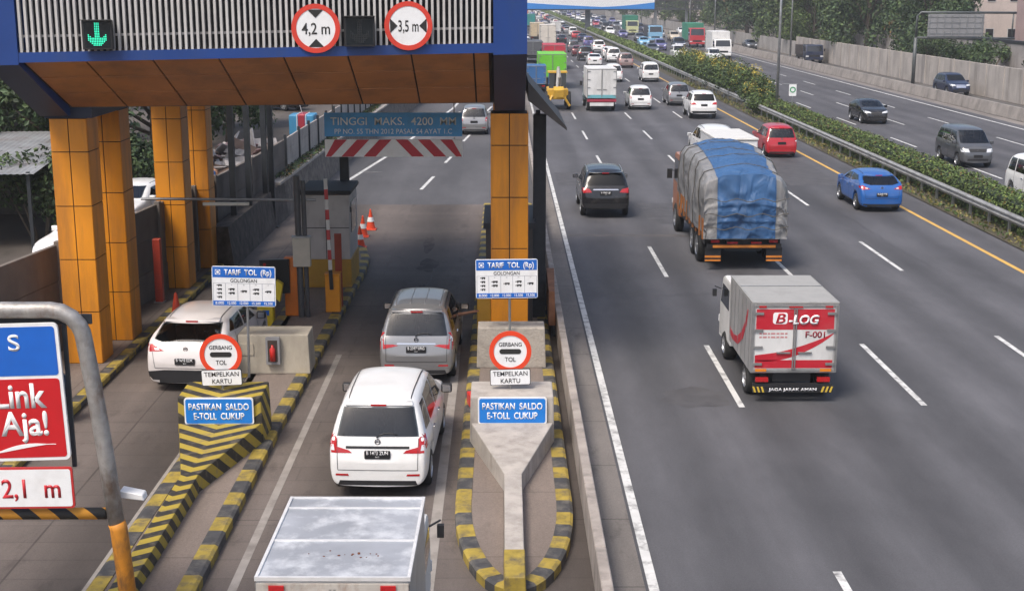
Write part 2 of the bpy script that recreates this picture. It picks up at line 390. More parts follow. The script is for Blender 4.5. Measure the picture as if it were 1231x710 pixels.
# ------------------------------------------------------------------ walls, guard rail, terrace
STONE = mat('rubble_stone', (.20, .17, .15), .9, 0, .3, 2.2, .8, 6, dirt=((.07, .065, .06), .8, 2.5, .5))
PANEL = mat('stained_wall_panel', (.15, .128, .112), .9, 0, .2, 1.2, .3, 30, dirt=((.10, .09, .08), .75, 1.3, .35))
def low_wall(name, label, x0, x1, y0, y1, h, m, seg=2.5, group=None):
    t = thing(name, label, 'barrier', ((x0+x1)/2, y0, 0), 0, group)
    mb = MB(); n = round((y1-y0)/seg)
    for k in range(n): mb.box(x0-(x0+x1)/2, x1-(x0+x1)/2, k*seg+.006, (k+1)*seg-.006, -.02, h, 0)
    mb.build('wall', m, t, bevel=.015); return t
low_wall('divider_wall', 'long low weathered concrete wall between the toll lane and the highway', 1.28, 1.44, -20, 230, .62, mat('divider_concrete', (.33, .29, .26), .9, 0, .22, 1.5, .4, 40, dirt=((.11, .10, .09), .75, 2.2, .5)))
t = thing('concrete_barrier', 'long grey concrete barrier between the far carriageway and the frontage road', 'barrier', (34.5, -20, 0))
mb = MB()
for k in range(170):
    y0, y1 = k*3+.02, k*3+2.98
    for pa, pb in (((-.3, 0), (-.26, .2)), ((-.26, .2), (-.12, .8)), ((-.12, .8), (.12, .8)), ((.12, .8), (.3, 0))):
        mb.add([(pa[0], y0, pa[1]), (pa[0], y1, pa[1]), (pb[0], y1, pb[1]), (pb[0], y0, pb[1])], [(0, 1, 2, 3)])
    mb.add([(-.3, y0, 0), (-.26, y0, .2), (-.12, y0, .8), (.12, y0, .8), (.3, y0, 0)], [(0, 1, 2, 3, 4)])
mb.build('wall', mat('barrier_old_concrete', (.27, .245, .225), .9, 0, .2, .8, .3, 20, dirt=((.10, .09, .085), .7, .9, .6)), t)
# guard rail: a W-beam on steel posts
t = thing('guard_rail', 'galvanised W-beam guard rail on posts in front of the median hedge', 'guard rail', (17.7, -20, 0))
prof = [(0, .44), (-.03, .47), (-.09, .52), (-.09, .56), (-.02, .60), (-.02, .63), (-.09, .67), (-.09, .71), (-.03, .76), (0, .78)]
mb = MB(); L = 560; ys = [k*4 for k in range(L//4+1)]
for ya, yb in zip(ys, ys[1:]):
    for (xa, za), (xb, zb) in zip(prof, prof[1:]):
        mb.add([(xa, ya, za), (xa, yb+.05, za), (xb, yb+.05, zb), (xb, ya, zb)], [(0, 1, 2, 3)])
    mb.box(-.012, 0, ya, yb, .765, .79); mb.box(-.012, 0, ya, yb, .43, .45)
mb.build('beam', mat('rail_zinc', (.38, .38, .37), .55, .45, .2, 1.2, dirt=((.13, .12, .11), .6, 1.5, 1)), t)
pm = MB(); pm.box(.02, .1, -.06, .06, -.05, .74); pm.box(-.02, .02, -.05, .05, .5, .7)
pme = pm.mesh('post', STEEL)
for k in range(95): o = link('post', pme, t); o.location = (0, 20+k*2, 0)
pm = MB()
for k in range(160): pm.box(.02, .1, 210+k*2-.06, 210+k*2+.06, -.05, .74)
tag(pm.build('far_posts', STEEL, t), kind='stuff')

TZ = .8      # level of the ground behind the left walls
# the left wall: stone base, panels above it that close in on the road as it goes
wall_path = [(-12.4, 18), (-11.2, 24), (-10.65, 27), (-9.75, 33), (-9.15, 39), (-8.78, 46), (-8.62, 52.4)]
t = thing('panel_wall', 'dark stained concrete panel wall behind the orange gate columns on the left', 'wall', (-10, 20, 0))
mb = MB(); cap = MB(); pil = MB(); pil_pos = []
for (xa, ya), (xb, yb) in zip(wall_path, wall_path[1:]):
    n = max(1, round((yb-ya)/2.6))
    for k in range(n):
        p = Vector((lerp(xa, xb, k/n)+10, lerp(ya, yb, k/n)-20)); q = Vector((lerp(xa, xb, (k+1)/n)+10, lerp(ya, yb, (k+1)/n)-20))
        for j, (z0, z1) in enumerate(((-.02, .92), (.93, 1.78), (1.79, 2.62))):
            ox = (.02, .0, .012)[j]
            mb.hexa([(p.x-.1, p.y, z0), (p.x+ox, p.y, z0), (q.x+ox, q.y-.02, z0), (q.x-.1, q.y-.02, z0)], [(p.x-.1, p.y, z1), (p.x+ox, p.y, z1), (q.x+ox, q.y-.02, z1), (q.x-.1, q.y-.02, z1)])
        pil_pos.append(p)
mb.build('wall_panels', PANEL, t, bevel=.01)
pm = MB(); pm.box(-.06, .09, -.09, .09, -.02, 2.7); me = pm.mesh('post', PANEL, bevel=.01)
for p in pil_pos: o = link('post', me, t); o.location = (p.x, p.y, 0)
# stone retaining wall with planted strip and post fence above
t = thing('stone_retaining_wall', 'rough stone retaining wall with a pale coping along the exit road', 'wall', (-8.1, 40, 0))
mb = MB(); mc = MB(); mn = MB(); sp = [(-.25, 0), (-.2, 8), (.1, 22), (.4, 34), (.9, 50), (2.2, 75), (3.6, 110), (4.4, 190)]
random.seed(4)
for (xa, ya), (xb, yb) in zip(sp, sp[1:]):
    n = round((yb-ya)/1.)
    for k in range(n):
        p0, p1 = k/n, (k+1)/n
        x0, x1, y0, y1 = lerp(xa, xb, p0), lerp(xa, xb, p1), lerp(ya, yb, p0), lerp(ya, yb, p1)
        (mn if y0 < 10 else mb).hexa([(x0-.5, y0, -.02), (x0+.12, y0, -.02), (x1+.12, y1, -.02), (x1-.5, y1, -.02)], [(x0-.5, y0, 1.3), (x0-.04, y0, 1.3), (x1-.04, y1, 1.3), (x1-.5, y1, 1.3)])
        if y0 >= 9: mc.hexa([(x0-.35, y0, 1.302), (x0+.02, y0, 1.302), (x1+.02, y1, 1.302), (x1-.35, y1, 1.302)], [(x0-.35, y0, 1.40), (x0+.02, y0, 1.40), (x1+.02, y1, 1.40), (x1-.35, y1, 1.40)])
mb.build('stonework', None or mat('stonework', (.17, .145, .125), .95, 0, .3, 3, 1., 5, dirt=((.05, .048, .045), .9, 4, .8)), t)
mn.build('shaded_stonework', mat('shaded_stonework', (.085, .072, .064), .95, 0, .35, 3, 1., 5, dirt=((.03, .028, .026), .9, 4, .8)), t)  # near stretch: darkened copy of the stonework, shade put into its colour
mc.build('coping', mat('coping', (.36, .33, .3), .85, 0, .2, 2, .2, 30), t)
t = thing('panel_fence', 'pale concrete panel fence with dark posts above the stone retaining wall', 'fence', (-8.75, 46, 1.3))
fp = [(.13, 6.6), (.15, 10), (.6, 36), (1.7, 65), (3.2, 110), (3.9, 180)]
mb = MB(); pm = MB(); pm.box(-.04, .07, -.05, .05, -.1, 1.5); pme = pm.mesh('post', DARKST)
for (xa, ya), (xb, yb) in zip(fp, fp[1:]):
    n = round((yb-ya)/2.5)
    for k in range(n):
        x0, x1, y0, y1 = lerp(xa, xb, k/n), lerp(xa, xb, (k+1)/n), lerp(ya, yb, k/n), lerp(ya, yb, (k+1)/n)
        for z0, z1 in ((-.1, .44), (.45, .88), (.89, 1.32)):
            mb.hexa([(x0-.06, y0, z0), (x0, y0, z0), (x1, y1, z0), (x1-.06, y1, z0)], [(x0-.06, y0, z1), (x0, y0, z1), (x1, y1, z1), (x1-.06, y1, z1)])
        o = link('post', pme, t); o.location = (x0, y0, 0)
mb.build('fence_panels', mat('fence_panel', (.40, .36, .33), .85, 0, .15, 1.5, .2, 30, dirt=((.16, .14, .12), .6, 1.5, .5)), t)
# raised ground behind the walls
sheet('terrace', [(-120, 18), (-12.6, 18), (-10.8, 27), (-9.3, 39), (-8.95, 46), (-8.9, 60), (-8.4, 80), (-7.2, 110), (-5.6, 155), (-4.8, 400), (-120, 400)], TZ,
      road_mat('terrace_paving', (.095, .082, .072), 0, 5, .05, .25, 30, None, .35))
# the tall wall on the far side of the frontage road
t = thing('boundary_wall', 'tall streaked concrete boundary wall beyond the frontage road', 'wall', (39.5, 30, 0))
mb = MB()
for k in range(38): mb.box(0, .25, k*4+.03, k*4+3.97, -.02, 2.6)
for k in range(39): mb.box(-.06, 0, k*4-.12, k*4+.12, -.02, 2.68)
mb.build('wall_panels', mat('streaked_wall', (.39, .355, .325), .9, 0, .18, .6, .2, 20, dirt=((.17, .155, .14), .8, 1.1, .12)), t, bevel=.01)
t = thing('far_boundary_wall', 'lower plain boundary wall under the roadside trees', 'wall', (39.9, 182.2, 0))
mb = MB()
for k in range(70): mb.box(0, .25, k*5+.03, k*5+4.97, -.02, 1.9)
mb.build('wall_panels', mat('far_wall', (.33, .31, .29), .9, 0, .18, .4, dirt=((.17, .155, .14), .7, .6, .2)), t)
t = thing('upper_wall', 'second wall with a dark top rail standing behind the boundary wall', 'wall', (45, 60, 0))
mb = MB()
for k in range(30): mb.box(0, .3, k*4+.02, k*4+3.98, 0, 3.9)
mb.build('wall_panels', mat('upper_wall', (.30, .28, .27), .9, 0, .2, .5, dirt=((.12, .11, .1), .7, .8, .2)), t)
mb = MB(); mb.box(-.05, .35, 0, 120, 3.91, 4.2); mb.build('top_rail', DARKST, t)
sheet('embankment', [(39.75, -20), (60, -20), (60, 180), (39.75, 180)], 1.6, DIRT)
# ------------------------------------------------------------------ cars: a smooth shell, with glass, lamps and trim laid on it
def shell(P, sub=2):
    """P: L, W, sill, top [(y,z)], belt [(y,z)], wid [(y,half width)], roofw, wheels (yr,yf,ra)"""
    yr, yf, ra = P['yr'], P['yf'], P['ra']
    ys = set([y for y, _ in P['top']])
    for yc in (yr, yf):
        for d in (-1.12, -1.0, -.72, -.3, .3, .72, 1.0, 1.12): ys.add(yc+d*ra)
    ys = sorted(ys); keep = [ys[0]]
    for y in ys[1:]:
        if y-keep[-1] > .035: keep.append(y)
        elif any(abs(y-t[0]) < 1e-6 for t in P['top']): keep[-1] = y
    ys = keep; vs = []; rows = []
    for y in ys:
        w = interp(P['wid'], y); zt = interp(P['top'], y); zb = interp(P['belt'], y); s = P['sill']
        arch = 0
        for yc in (yr, yf):
            d = abs(y-yc)
            if d < ra*1.02: arch = max(arch, ra*.93+math.sqrt(max(0, (ra*1.02)**2-d*d)))
        zl = max(s, arch); g = zt-zb
        zm = max(min(.56, zt-.14), zl+.04)
        if g > .13:
            wr = interp(P['roofw'], zt)*w
            t = min(1, g/.35); wr = lerp(w*.93, wr, t)
            sec = [(0, zl), (w*.72, zl), (w*.97, zl+.02), (w, max(zm, zl+.05)), (w*.985, max(zb-.07, zm+.06)), (w*.94, zb+.02), (wr+.03, zt-.13*t-.01), (wr*.82, zt-.012), (0, zt+.022)]
        else:
            z4 = max(min(zb-.05, zt-.07), zm+.02)
            sec = [(0, zl), (w*.72, zl), (w*.97, zl+.02), (w, zm), (w*.985, z4), (w*.93, max(zt-.012, z4+.02)), (w*.75, zt+.004), (w*.45, zt+.012), (0, zt+.02)]
        row = []
        for i, (x, z) in enumerate(sec):
            vs.append((x, y, z)); a = len(vs)-1
            if x > 0: vs.append((-x, y, z)); row.append((a, a+1))
            else: row.append((a, a))
        rows.append(row)
    fs = []
    for a, b in zip(rows, rows[1:]):
        for i in range(8):
            for sgn in (0, 1):
                q = [a[i][sgn], b[i][sgn], b[i+1][sgn], a[i+1][sgn]]
                if sgn: q.reverse()
                fs.append(tuple(dict.fromkeys(q)))
    for row, rev in ((rows[0], 0), (rows[-1], 1)):
        for i in range(8):
            q = [row[i][0], row[i+1][0], row[i+1][1], row[i][1]]
            q = list(dict.fromkeys(q))
            if rev: q.reverse()
            fs.append(tuple(q))
    me = bpy.data.meshes.new('body'); me.from_pydata(vs, [], fs)
    bm = bmesh.new(); bm.from_mesh(me); bmesh.ops.recalc_face_normals(bm, faces=bm.faces[:]); bm.to_mesh(me); bm.free()
    o = bpy.data.objects.new('tmp', me); COL.objects.link(o)
    md = o.modifiers.new('s', 'SUBSURF'); md.levels = sub; md.render_levels = sub
    m2 = bpy.data.meshes.new_from_object(o.evaluated_get(bpy.context.evaluated_depsgraph_get()))
    bpy.data.objects.remove(o); m2.name = 'body'; xsmooth(m2)
    bm = bmesh.new(); bm.from_mesh(m2); bvh = BVHTree.FromBMesh(bm); bm.free()
    return m2, bvh
def patch(bvh, side, poly, m, off=.007, s=.07, name='patch', mirror=False, me_in=None, thick=.02):
    """a panel cut to poly that follows the shell: side = rear/front (x,z), right/left (y,z), top (x,y)"""
    bm = bmesh.new()
    for mir in ((1, -1) if mirror else (1,)):
        pl = [(a*mir, b) for a, b in poly] if side in ('rear', 'front', 'top') else poly
        sd_ = side if mir == 1 or side in ('rear', 'front', 'top') else {'right': 'left'}[side]
        b2 = bmesh.new()
        f = b2.faces.new([b2.verts.new((a, b, 0)) for a, b in pl])
        bmesh.ops.triangulate(b2, faces=b2.faces[:])
        for ax in (0, 1):
            lo = min(p[ax] for p in pl); hi = max(p[ax] for p in pl); k = math.ceil((lo+1e-4)/s)
            while k*s < hi-1e-4:
                co = [0, 0, 0]; no = [0, 0, 0]; co[ax] = k*s; no[ax] = 1
                bmesh.ops.bisect_plane(b2, geom=b2.verts[:]+b2.edges[:]+b2.faces[:], plane_co=co, plane_no=no); k += 1
        dead = []
        for v in b2.verts:
            a, b = v.co.x, v.co.y
            o_, d = {'rear': ((a, -5, b), (0, 1, 0)), 'front': ((a, 14, b), (0, -1, 0)), 'right': ((5, a, b), (-1, 0, 0)),
                     'left': ((-5, a, b), (1, 0, 0)), 'top': ((a, b, 7), (0, 0, -1))}[sd_]
            h, n, i_, _ = bvh.ray_cast(Vector(o_), Vector(d))
            if h is None or abs(n.dot(Vector(d))) < .16: dead.append(v); continue
            if n.dot(Vector(d)) > 0: n = -n
            v.co = h+n*off
        bmesh.ops.delete(b2, geom=dead, context='VERTS')
        bmesh.ops.recalc_face_normals(b2, faces=b2.faces[:])
        nn = sum((f.normal for f in b2.faces), Vector()); want = -Vector({'rear': (0, 1, 0), 'front': (0, -1, 0), 'right': (-1, 0, 0), 'left': (1, 0, 0), 'top': (0, 0, -1)}[sd_])
        if nn.dot(want) < 0: bmesh.ops.reverse_faces(b2, faces=b2.faces[:])
        tmp = bpy.data.meshes.new('t'); b2.to_mesh(tmp); b2.free(); bm.from_mesh(tmp); bpy.data.meshes.remove(tmp)
    me = bpy.data.meshes.new(name); bm.to_mesh(me); bm.free(); xsmooth(me); me.materials.append(m)
    return me
def wheel_mesh(r, w, spokes=5):
    t = MB(); t.lathe([(-w/2, r*.62), (-w/2, r*.9), (-w/2+.03, r), (w/2-.03, r), (w/2, r*.9), (w/2, r*.62)], (0, 0, 0))
    tm = t.mesh('wheel', RUBBER, smooth=True)
    m = MB(); m.lathe([(w/2-.005, r*.63), (w/2+.005, r*.58), (w/2-.03, r*.54)], (0, 0, 0)); m.disc((w/2-.09, 0, 0), r*.6, (1, 0, 0), .02, 20, 1)
    for k in range(spokes):
        a = 2*math.pi*k/spokes; c, s_ = math.cos(a), math.sin(a); px, pz = -s_*.03, c*.03
        m.hexa([(w/2-.06, r*.08*c+px*1.4, r*.08*s_+pz*1.4), (w/2-.06, r*.08*c-px*1.4, r*.08*s_-pz*1.4), (w/2-.06, r*.58*c-px, r*.58*s_-pz), (w/2-.06, r*.58*c+px, r*.58*s_+pz)],
               [(w/2-.015, r*.08*c+px*1.4, r*.08*s_+pz*1.4), (w/2-.015, r*.08*c-px*1.4, r*.08*s_-pz*1.4), (w/2-.01, r*.58*c-px, r*.58*s_-pz), (w/2-.01, r*.58*c+px, r*.58*s_+pz)])
    m.disc((w/2-.015, 0, 0), r*.14, (1, 0, 0), .03, 12)
    return tm, m.mesh('rim', [RIM, BLACK], smooth=False)
def cut_window(me, side, poly, k=.965):
    """cuts the opening behind a window out of the shell, edge by edge"""
    cx = sum(a for a, b in poly)/len(poly); cz = sum(b for a, b in poly)/len(poly)
    pl = [(cx+(a-cx)*k, cz+(b-cz)*k) for a, b in poly]
    if sum(p[0]*q[1]-q[0]*p[1] for p, q in zip(pl, pl[1:]+pl[:1])) < 0: pl.reverse()
    bm = bmesh.new(); bm.from_mesh(me)
    get = (lambda v: (v.x, v.z)) if side in ('rear', 'front') else (lambda v: (v.y, v.z))
    ok = {'rear': lambda n: n.y < -.12, 'front': lambda n: n.y > .12, 'right': lambda n: n.x > .3, 'left': lambda n: n.x < -.3}[side]
    x0, x1 = min(p[0] for p in pl)-.2, max(p[0] for p in pl)+.2; z0, z1 = min(p[1] for p in pl)-.2, max(p[1] for p in pl)+.2
    def region(): return [f for f in bm.faces if ok(f.normal) and x0 < get(f.calc_center_median())[0] < x1 and z0 < get(f.calc_center_median())[1] < z1]
    for p, q in zip(pl, pl[1:]+pl[:1]):
        d = (q[0]-p[0], q[1]-p[1]); n = (d[1], -d[0])
        co, no = ((p[0], 0, p[1]), (n[0], 0, n[1])) if side in ('rear', 'front') else ((0, p[0], p[1]), (0, n[0], n[1]))
        fs = region(); g = set(fs)
        for f in fs: g.update(f.edges); g.update(f.verts)
        bmesh.ops.bisect_plane(bm, geom=list(g), plane_co=co, plane_no=no)
    def inside(c):
        return all((q[0]-p[0])*(c[1]-p[1])-(q[1]-p[1])*(c[0]-p[0]) > -1e-5 for p, q in zip(pl, pl[1:]+pl[:1]))
    bmesh.ops.delete(bm, geom=[f for f in region() if inside(get(f.calc_center_median()))], context='FACES')
    bm.to_mesh(me); bm.free()
CARS = {}
def car_proto(kind, P):
    """parts as (name, mesh, matrix, children, painted?)"""
    me, bvh = shell(P); me.materials.append(None); L, Wd = P['L'], P['W']
    parts = []
    def add(name, m, loc=(0, 0, 0), rz=0, kids=(), body=False): parts.append((name, m, loc, rz, kids, body))
    add('body', me, body=True)
    u = MB(); u.box(-Wd/2+.27, Wd/2-.27, .25, L-.25, P['sill']+.02, P['sill']+.34)
    add('underbody', u.mesh('underbody', BLACK))
    cuts = []
    for nm, side, polys, m, mir in P['patches']:
        if m is GLASS:
            m = GLASST
            for pl in polys:
                cuts.append((side, pl))
                if mir == 'each': cuts.append(('left', pl))
        for pl in polys: 
            if mir == 'each':
                add(nm, patch(bvh, side, pl, m, name=nm))
                if side == 'right': add(nm, patch(bvh, 'left', pl, m, name=nm))
                else: add(nm, patch(bvh, side, [(-a, b) for a, b in pl], m, name=nm))
            else: add(nm, patch(bvh, side, pl, m, name=nm, mirror=mir, off=P.get('offs', {}).get(nm, .007)))
    tm, rm = wheel_mesh(P['ra']*.86, .205)
    for y in (P['yr'], P['yf']):
        for sgn in (1, -1): add('wheel', tm, (sgn*(Wd/2-.125), y, P['ra']*.86), 0 if sgn > 0 else math.pi, (('rim', rm),))
    zs = interp(P['belt'], P['yf']-1.)
    dx_ = .36
    for sx in (-1, 1):
        for row, y in enumerate((P['yf']-1.35, P['yr']+.75)):
            s_ = MB(); s_.box(-.24, .24, -.02, .5, .50, .66); s_.hexa([(-.24, -.12, .62), (.24, -.12, .62), (.24, .02, .62), (-.24, .02, .62)], [(-.21, -.26, zs+.16), (.21, -.26, zs+.16), (.21, -.16, zs+.16), (-.21, -.16, zs+.16)]); s_.box(-.12, .12, -.28, -.19, zs+.18, zs+.36)
            add('seat', s_.mesh('seat', SEATL if kind in ('mpv_split', 'hatch') else SEAT, bevel=.03, seg=2, smooth=True), (sx*dx_, y, 0))
    s_ = MB(); s_.hexa([(-Wd*.42, P['yf']-.42, .6), (Wd*.42, P['yf']-.42, .6), (Wd*.40, P['yf']-.05, .6), (-Wd*.40, P['yf']-.05, .6)], [(-Wd*.42, P['yf']-.40, zs+.0), (Wd*.42, P['yf']-.40, zs+.0), (Wd*.40, P['yf']-.1, zs-.03), (-Wd*.40, P['yf']-.1, zs-.03)]); add('dashboard', s_.mesh('dashboard', BLACK, bevel=.02))
    # mirrors
    ym, zm = P['mirror']
    x0 = bvh.ray_cast(Vector((5, ym, zm)), Vector((-1, 0, 0)))[0].x
    mm = MB(); mm.box(-.03, .17, -.06, .07, -.07, .09); mmesh = mm.mesh('wing_mirror', BLACK if P.get('blackmirror') else None, bevel=.03, seg=2, smooth=True)
    g = MB(); g.box(0, .15, -.066, -.061, -.045, .07); gm = g.mesh('mirror_glass', CHROME)
    for sgn in (1, -1):
        add('wing_mirror', mmesh, (sgn*(x0+.06)-(.14 if sgn < 0 else 0), ym, zm+.02), 0, (('mirror_glass', gm),), not P.get('blackmirror'))
    for f in P.get('extra', ()): f(add, bvh, P)
    for sd_, pl in cuts: cut_window(me, sd_, pl)
    CARS[kind] = (P, parts)
def place_car(kind, x, ynear, pm, label, cat='car', name='car', group=None, facing=0, rz=0, plate=None, sc=1.0, blackroof=False):
    """ynear: the end nearest to the viewer; facing=1 when the car comes towards us"""
    P, parts = CARS[kind]; L = P['L']
    rot = (math.pi if facing else 0)+rz
    root = thing(name, label, cat, (x, ynear+L*sc/2, 0), rot, group); root.scale = (sc, sc, sc)
    for nm, me, loc, r, kids, body in parts:
        o = link(nm, me, root); o.location = (loc[0], loc[1]-L/2, loc[2]); o.rotation_euler = (0, 0, r)
        if body and me.materials:
            o.material_slots[0].link = 'OBJECT'; o.material_slots[0].material = pm
        for kn, km in kids: link(kn, km, o)
        if nm == 'number_plate' and plate and loc[1] < L/2:
            lettering(o, plate, 0, -.004, .035, .062, .36, LETW, depth=.002, bold=.015)
            lettering(o, '05.27', 0, -.004, -.035, .022, None, LETW, depth=.002)
    return root
def plate_at(x, z, front=False):
    def f(add, bvh, P):
        y = -5 if not front else 14
        h = [bvh.ray_cast(Vector((dx, y, z+dz)), Vector((0, 1 if not front else -1, 0)))[0] for dx in (-.2, .2) for dz in (-.06, .06)]
        hy = (min if not front else max)(p.y for p in h if p)
        b = MB(); b.prism(rrect(-.215, .215, -.07, .07, .02), -.004 if not front else .004, .02 if not front else -.02)
        add('number_plate', b.mesh('number_plate', PLATE), (x, hy+(-.012 if not front else .012), z))
    return f
def rails(yl, yh, m=None, x=None):
    def f(add, bvh, P):
        for sgn in (1, -1):
            pts = []
            for k in range(9):
                y = lerp(yl, yh, k/8); xx = sgn*(x or P['W']*.355)
                h = bvh.ray_cast(Vector((xx, y, 7)), Vector((0, 0, -1)))[0]
                pts.append((xx, y, h.z+(.035 if 0 < k < 8 else .0)))
            b = MB(); b.tube(pts, .017, 6); add('roof_rail', b.mesh('roof_rail', m or BLACK, smooth=True))
    return f
def wiper(x0=-.02, x1=.33, z=1.05, zz=.13):
    def f(add, bvh, P):
        pts = []
        for k in range(6):
            t = k/5; x = lerp(x0, x1, t); zc = z+zz*math.sin(t*math.pi*.6)*(1-t*.7)
            h, n, _, _ = bvh.ray_cast(Vector((x, -5, zc)), Vector((0, 1, 0)))
            pts.append(h-Vector((0, .02, 0)))
        b = MB(); b.tube(pts, .012, 6); add('wiper', b.mesh('wiper', BLACK, smooth=True))
    return f
def badge(z, r=.05, front=False):
    def f(add, bvh, P):
        h = bvh.ray_cast(Vector((0, -5 if not front else 14, z)), Vector((0, 1 if not front else -1, 0)))[0]
        b = MB(); s_ = -1 if not front else 1
        b.ring((0, 0, 0), r, r*.72, -.01, .01, 20); b.box(-r*.7, r*.7, -.008, .008, -r*.12, r*.12)
        add('badge', b.mesh('badge', CHROME), (0, h.y+s_*.012, z))
    return f
def spoiler(z, y, w, d=.2, m=None):
    def f(add, bvh, P):
        b = MB(); b.hexa([(-w, y, z-.035), (w, y, z-.035), (w*.97, y+d, z-.01), (-w*.97, y+d, z-.01)], [(-w*.98, y+.02, z), (w*.98, y+.02, z), (w*.95, y+d, z+.02), (-w*.95, y+d, z+.02)])
        add('spoiler', b.mesh('spoiler', None or bpy.data.materials.new('slot'), bevel=.012, smooth=True), body=True)
        l_ = MB(); l_.box(-.13, .13, -.012, .01, -.014, .014); add('brake_light', l_.mesh('brake_light', REDL), (0, y-.002, z-.02))
    return f
def handles(ys, z):
    def f(add, bvh, P):
        for y in ys:
            for sgn in (1, -1):
                h = bvh.ray_cast(Vector((5*sgn, y, z)), Vector((-sgn, 0, 0)))[0]
                b = MB(); b.box(-.015, .015, -.09, .09, -.015, .015); add('door_handle', b.mesh('door_handle', CHROME, bevel=.006), (h.x+sgn*.02, y, z))
    return f
def seam(ya, za, yb, zb, w=.008): return [(ya-w, za), (ya+w, za), (yb+w, zb), (yb-w, zb)]
def std_patches(P):
    return []
RW_ = [(0, .93), (1.0, .92), (1.2, .86), (1.45, .8), (1.7, .76), (1.9, .74)]
# --- people carriers with an upright tail
def mpv(kind, tail, W=1.70, H=1.0, front_lamps=True, extra=(), L=4.26, glass_tail=None, dark=None, rwin=None):
    top = [(0, .50), (.015, .62), (.06, .78), (.13, 1.02), (.24, 1.28), (.40, 1.585), (.62, 1.655), (1.0, 1.685), (1.9, 1.695), (2.45, 1.645), (2.95, 1.36), (3.42, 1.075), (3.75, 1.0), (4.05, .9), (4.2, .76), (4.26, .52)]
    P = dict(L=L, W=W, sill=.23, yr=.80, yf=3.48, ra=.365, top=top, belt=[(0, 1.02), (.2, 1.03), (2, 1.0), (3.3, .96), (4.26, .9)],
             wid=[(0, W*.415), (.015, W*.445), (.1, W*.475), (.3, W*.49), (1, W*.5), (3.3, W*.5), (3.9, W*.475), (4.15, W*.43), (4.26, W*.36)], roofw=RW_, mirror=(3.02, 1.02))
    w = W/2
    rw = rwin or [(-w*.80, 1.06), (w*.80, 1.06), (w*.77, 1.2), (w*.69, 1.50), (-w*.69, 1.50), (-w*.77, 1.2)]
    P['patches'] = [
        ('rear_window', 'rear', [rw], GLASS, False),
        ('windscreen', 'front', [[(-w*.80, 1.10), (w*.80, 1.10), (w*.70, 1.56), (-w*.70, 1.56)]], GLASS, False),
        ('side_window', 'right', [[(.42, 1.10), (.95, 1.08), (.95, 1.50), (.60, 1.50)], [(1.03, 1.08), (1.92, 1.06), (1.92, 1.53), (1.03, 1.52)], [(2.0, 1.06), (2.92, 1.04), (2.45, 1.50), (2.0, 1.53)]], GLASS, 'each'),
        ('door_seam', 'right', [seam(1.0, .5, .98, 1.06), seam(1.96, .3, 1.96, 1.05), seam(2.98, .4, 2.96, 1.0)], BLACK, 'each'),
        ('headlight', 'front', [[(w*.42, .70), (w*.86, .76), (w*.90, .92), (w*.74, .92), (w*.45, .82)]], CLEARL, 'each'),
        ('grille', 'front', [[(-w*.40, .70), (w*.40, .70), (w*.42, .80), (-w*.42, .80)], [(-w*.55, .34), (w*.55, .34), (w*.48, .5), (-w*.48, .5)]], BLACK, False),
        ('bumper_trim', 'rear', [[(-w*.78, .26), (w*.78, .26), (w*.74, .34), (-w*.74, .34)]], BLACK, False),
        ('reflector', 'rear', [[(w*.56, .42), (w*.82, .42), (w*.82, .455), (w*.58, .455)]], REDL, 'each'),
        ('tailgate_seam', 'rear', [[(w*.775, .52), (w*.785, .52), (w*.80, 1.03), (w*.79, 1.03)], [(-w*.785, .52), (-w*.775, .52), (-w*.79, 1.03), (-w*.80, 1.03)], [(-w*.78, .515), (w*.78, .515), (w*.78, .524), (-w*.78, .524)]], BLACK, False),
        ('fuel_flap', 'right', [[(.55, .80), (.74, .80), (.74, .808), (.55, .808)]], BLACK, False),
    ]+tail(w)
    P['blackmirror'] = kind != 'mpv'
    P['extra'] = (plate_at(0, .78), plate_at(0, .56, True), wiper(), badge(.985), spoiler(1.565, .335, w*.68, .16), handles((1.2, 2.15), .92))+tuple(extra)
    car_proto(kind, P)
def tail_wide(w):   # tall corner lamps with a red wing running inward and a dark strip over the plate
    return [('tail_light', 'rear', [[(w*.80, .80), (w*.99, .80), (w*1.0, 1.10), (w*.86, 1.12), (w*.80, 1.02)], [(w*.50, .80), (w*.80, .80), (w*.80, .90), (w*.56, .845)]], REDL, 'each'),
            ('tail_light', 'right', [[(.04, .84), (.3, .88), (.30, 1.08), (.16, 1.10)]], REDL, 'each'),
            ('reversing_light', 'rear', [[(w*.84, .84), (w*.96, .84), (w*.97, .93), (w*.86, .93)]], CLEARL, 'each'),
            ('tailgate_strip', 'rear', [[(-w*.62, .87), (w*.62, .87), (w*.62, .91), (-w*.62, .91)]], BLACK, False),
            ('roof_seam', 'top', [[(w*.60, .55), (w*.62, .55), (w*.66, 2.3), (w*.64, 2.3)]], BLACK, 'each')]
def tail_split(w):  # lamps in two tiers: clear over red, the red tapering towards the plate
    return [('tail_light', 'rear', [[(w*.83, .88), (w*1.0, .88), (w*.99, 1.20), (w*.87, 1.22)], [(w*.46, .86), (w*1.0, .76), (w*1.0, .88), (w*.60, .885)]], REDL, 'each'),
            ('tail_light', 'right', [[(.03, .8), (.25, .86), (.25, 1.14), (.2, 1.18)]], REDL, 'each'),
            ('reversing_light', 'rear', [[(w*.86, .94), (w*.97, .94), (w*.96, 1.06), (w*.88, 1.06)]], CLEARL, 'each'),
            ('tailgate_strip', 'rear', [[(-w*.5, .885), (w*.5, .885), (w*.5, .915), (-w*.5, .915)]], CHROME, False),
            ('bumper_lip', 'rear', [[(-w*.84, .40), (w*.84, .40), (w*.84, .42), (-w*.84, .42)]], STEEL, False)]
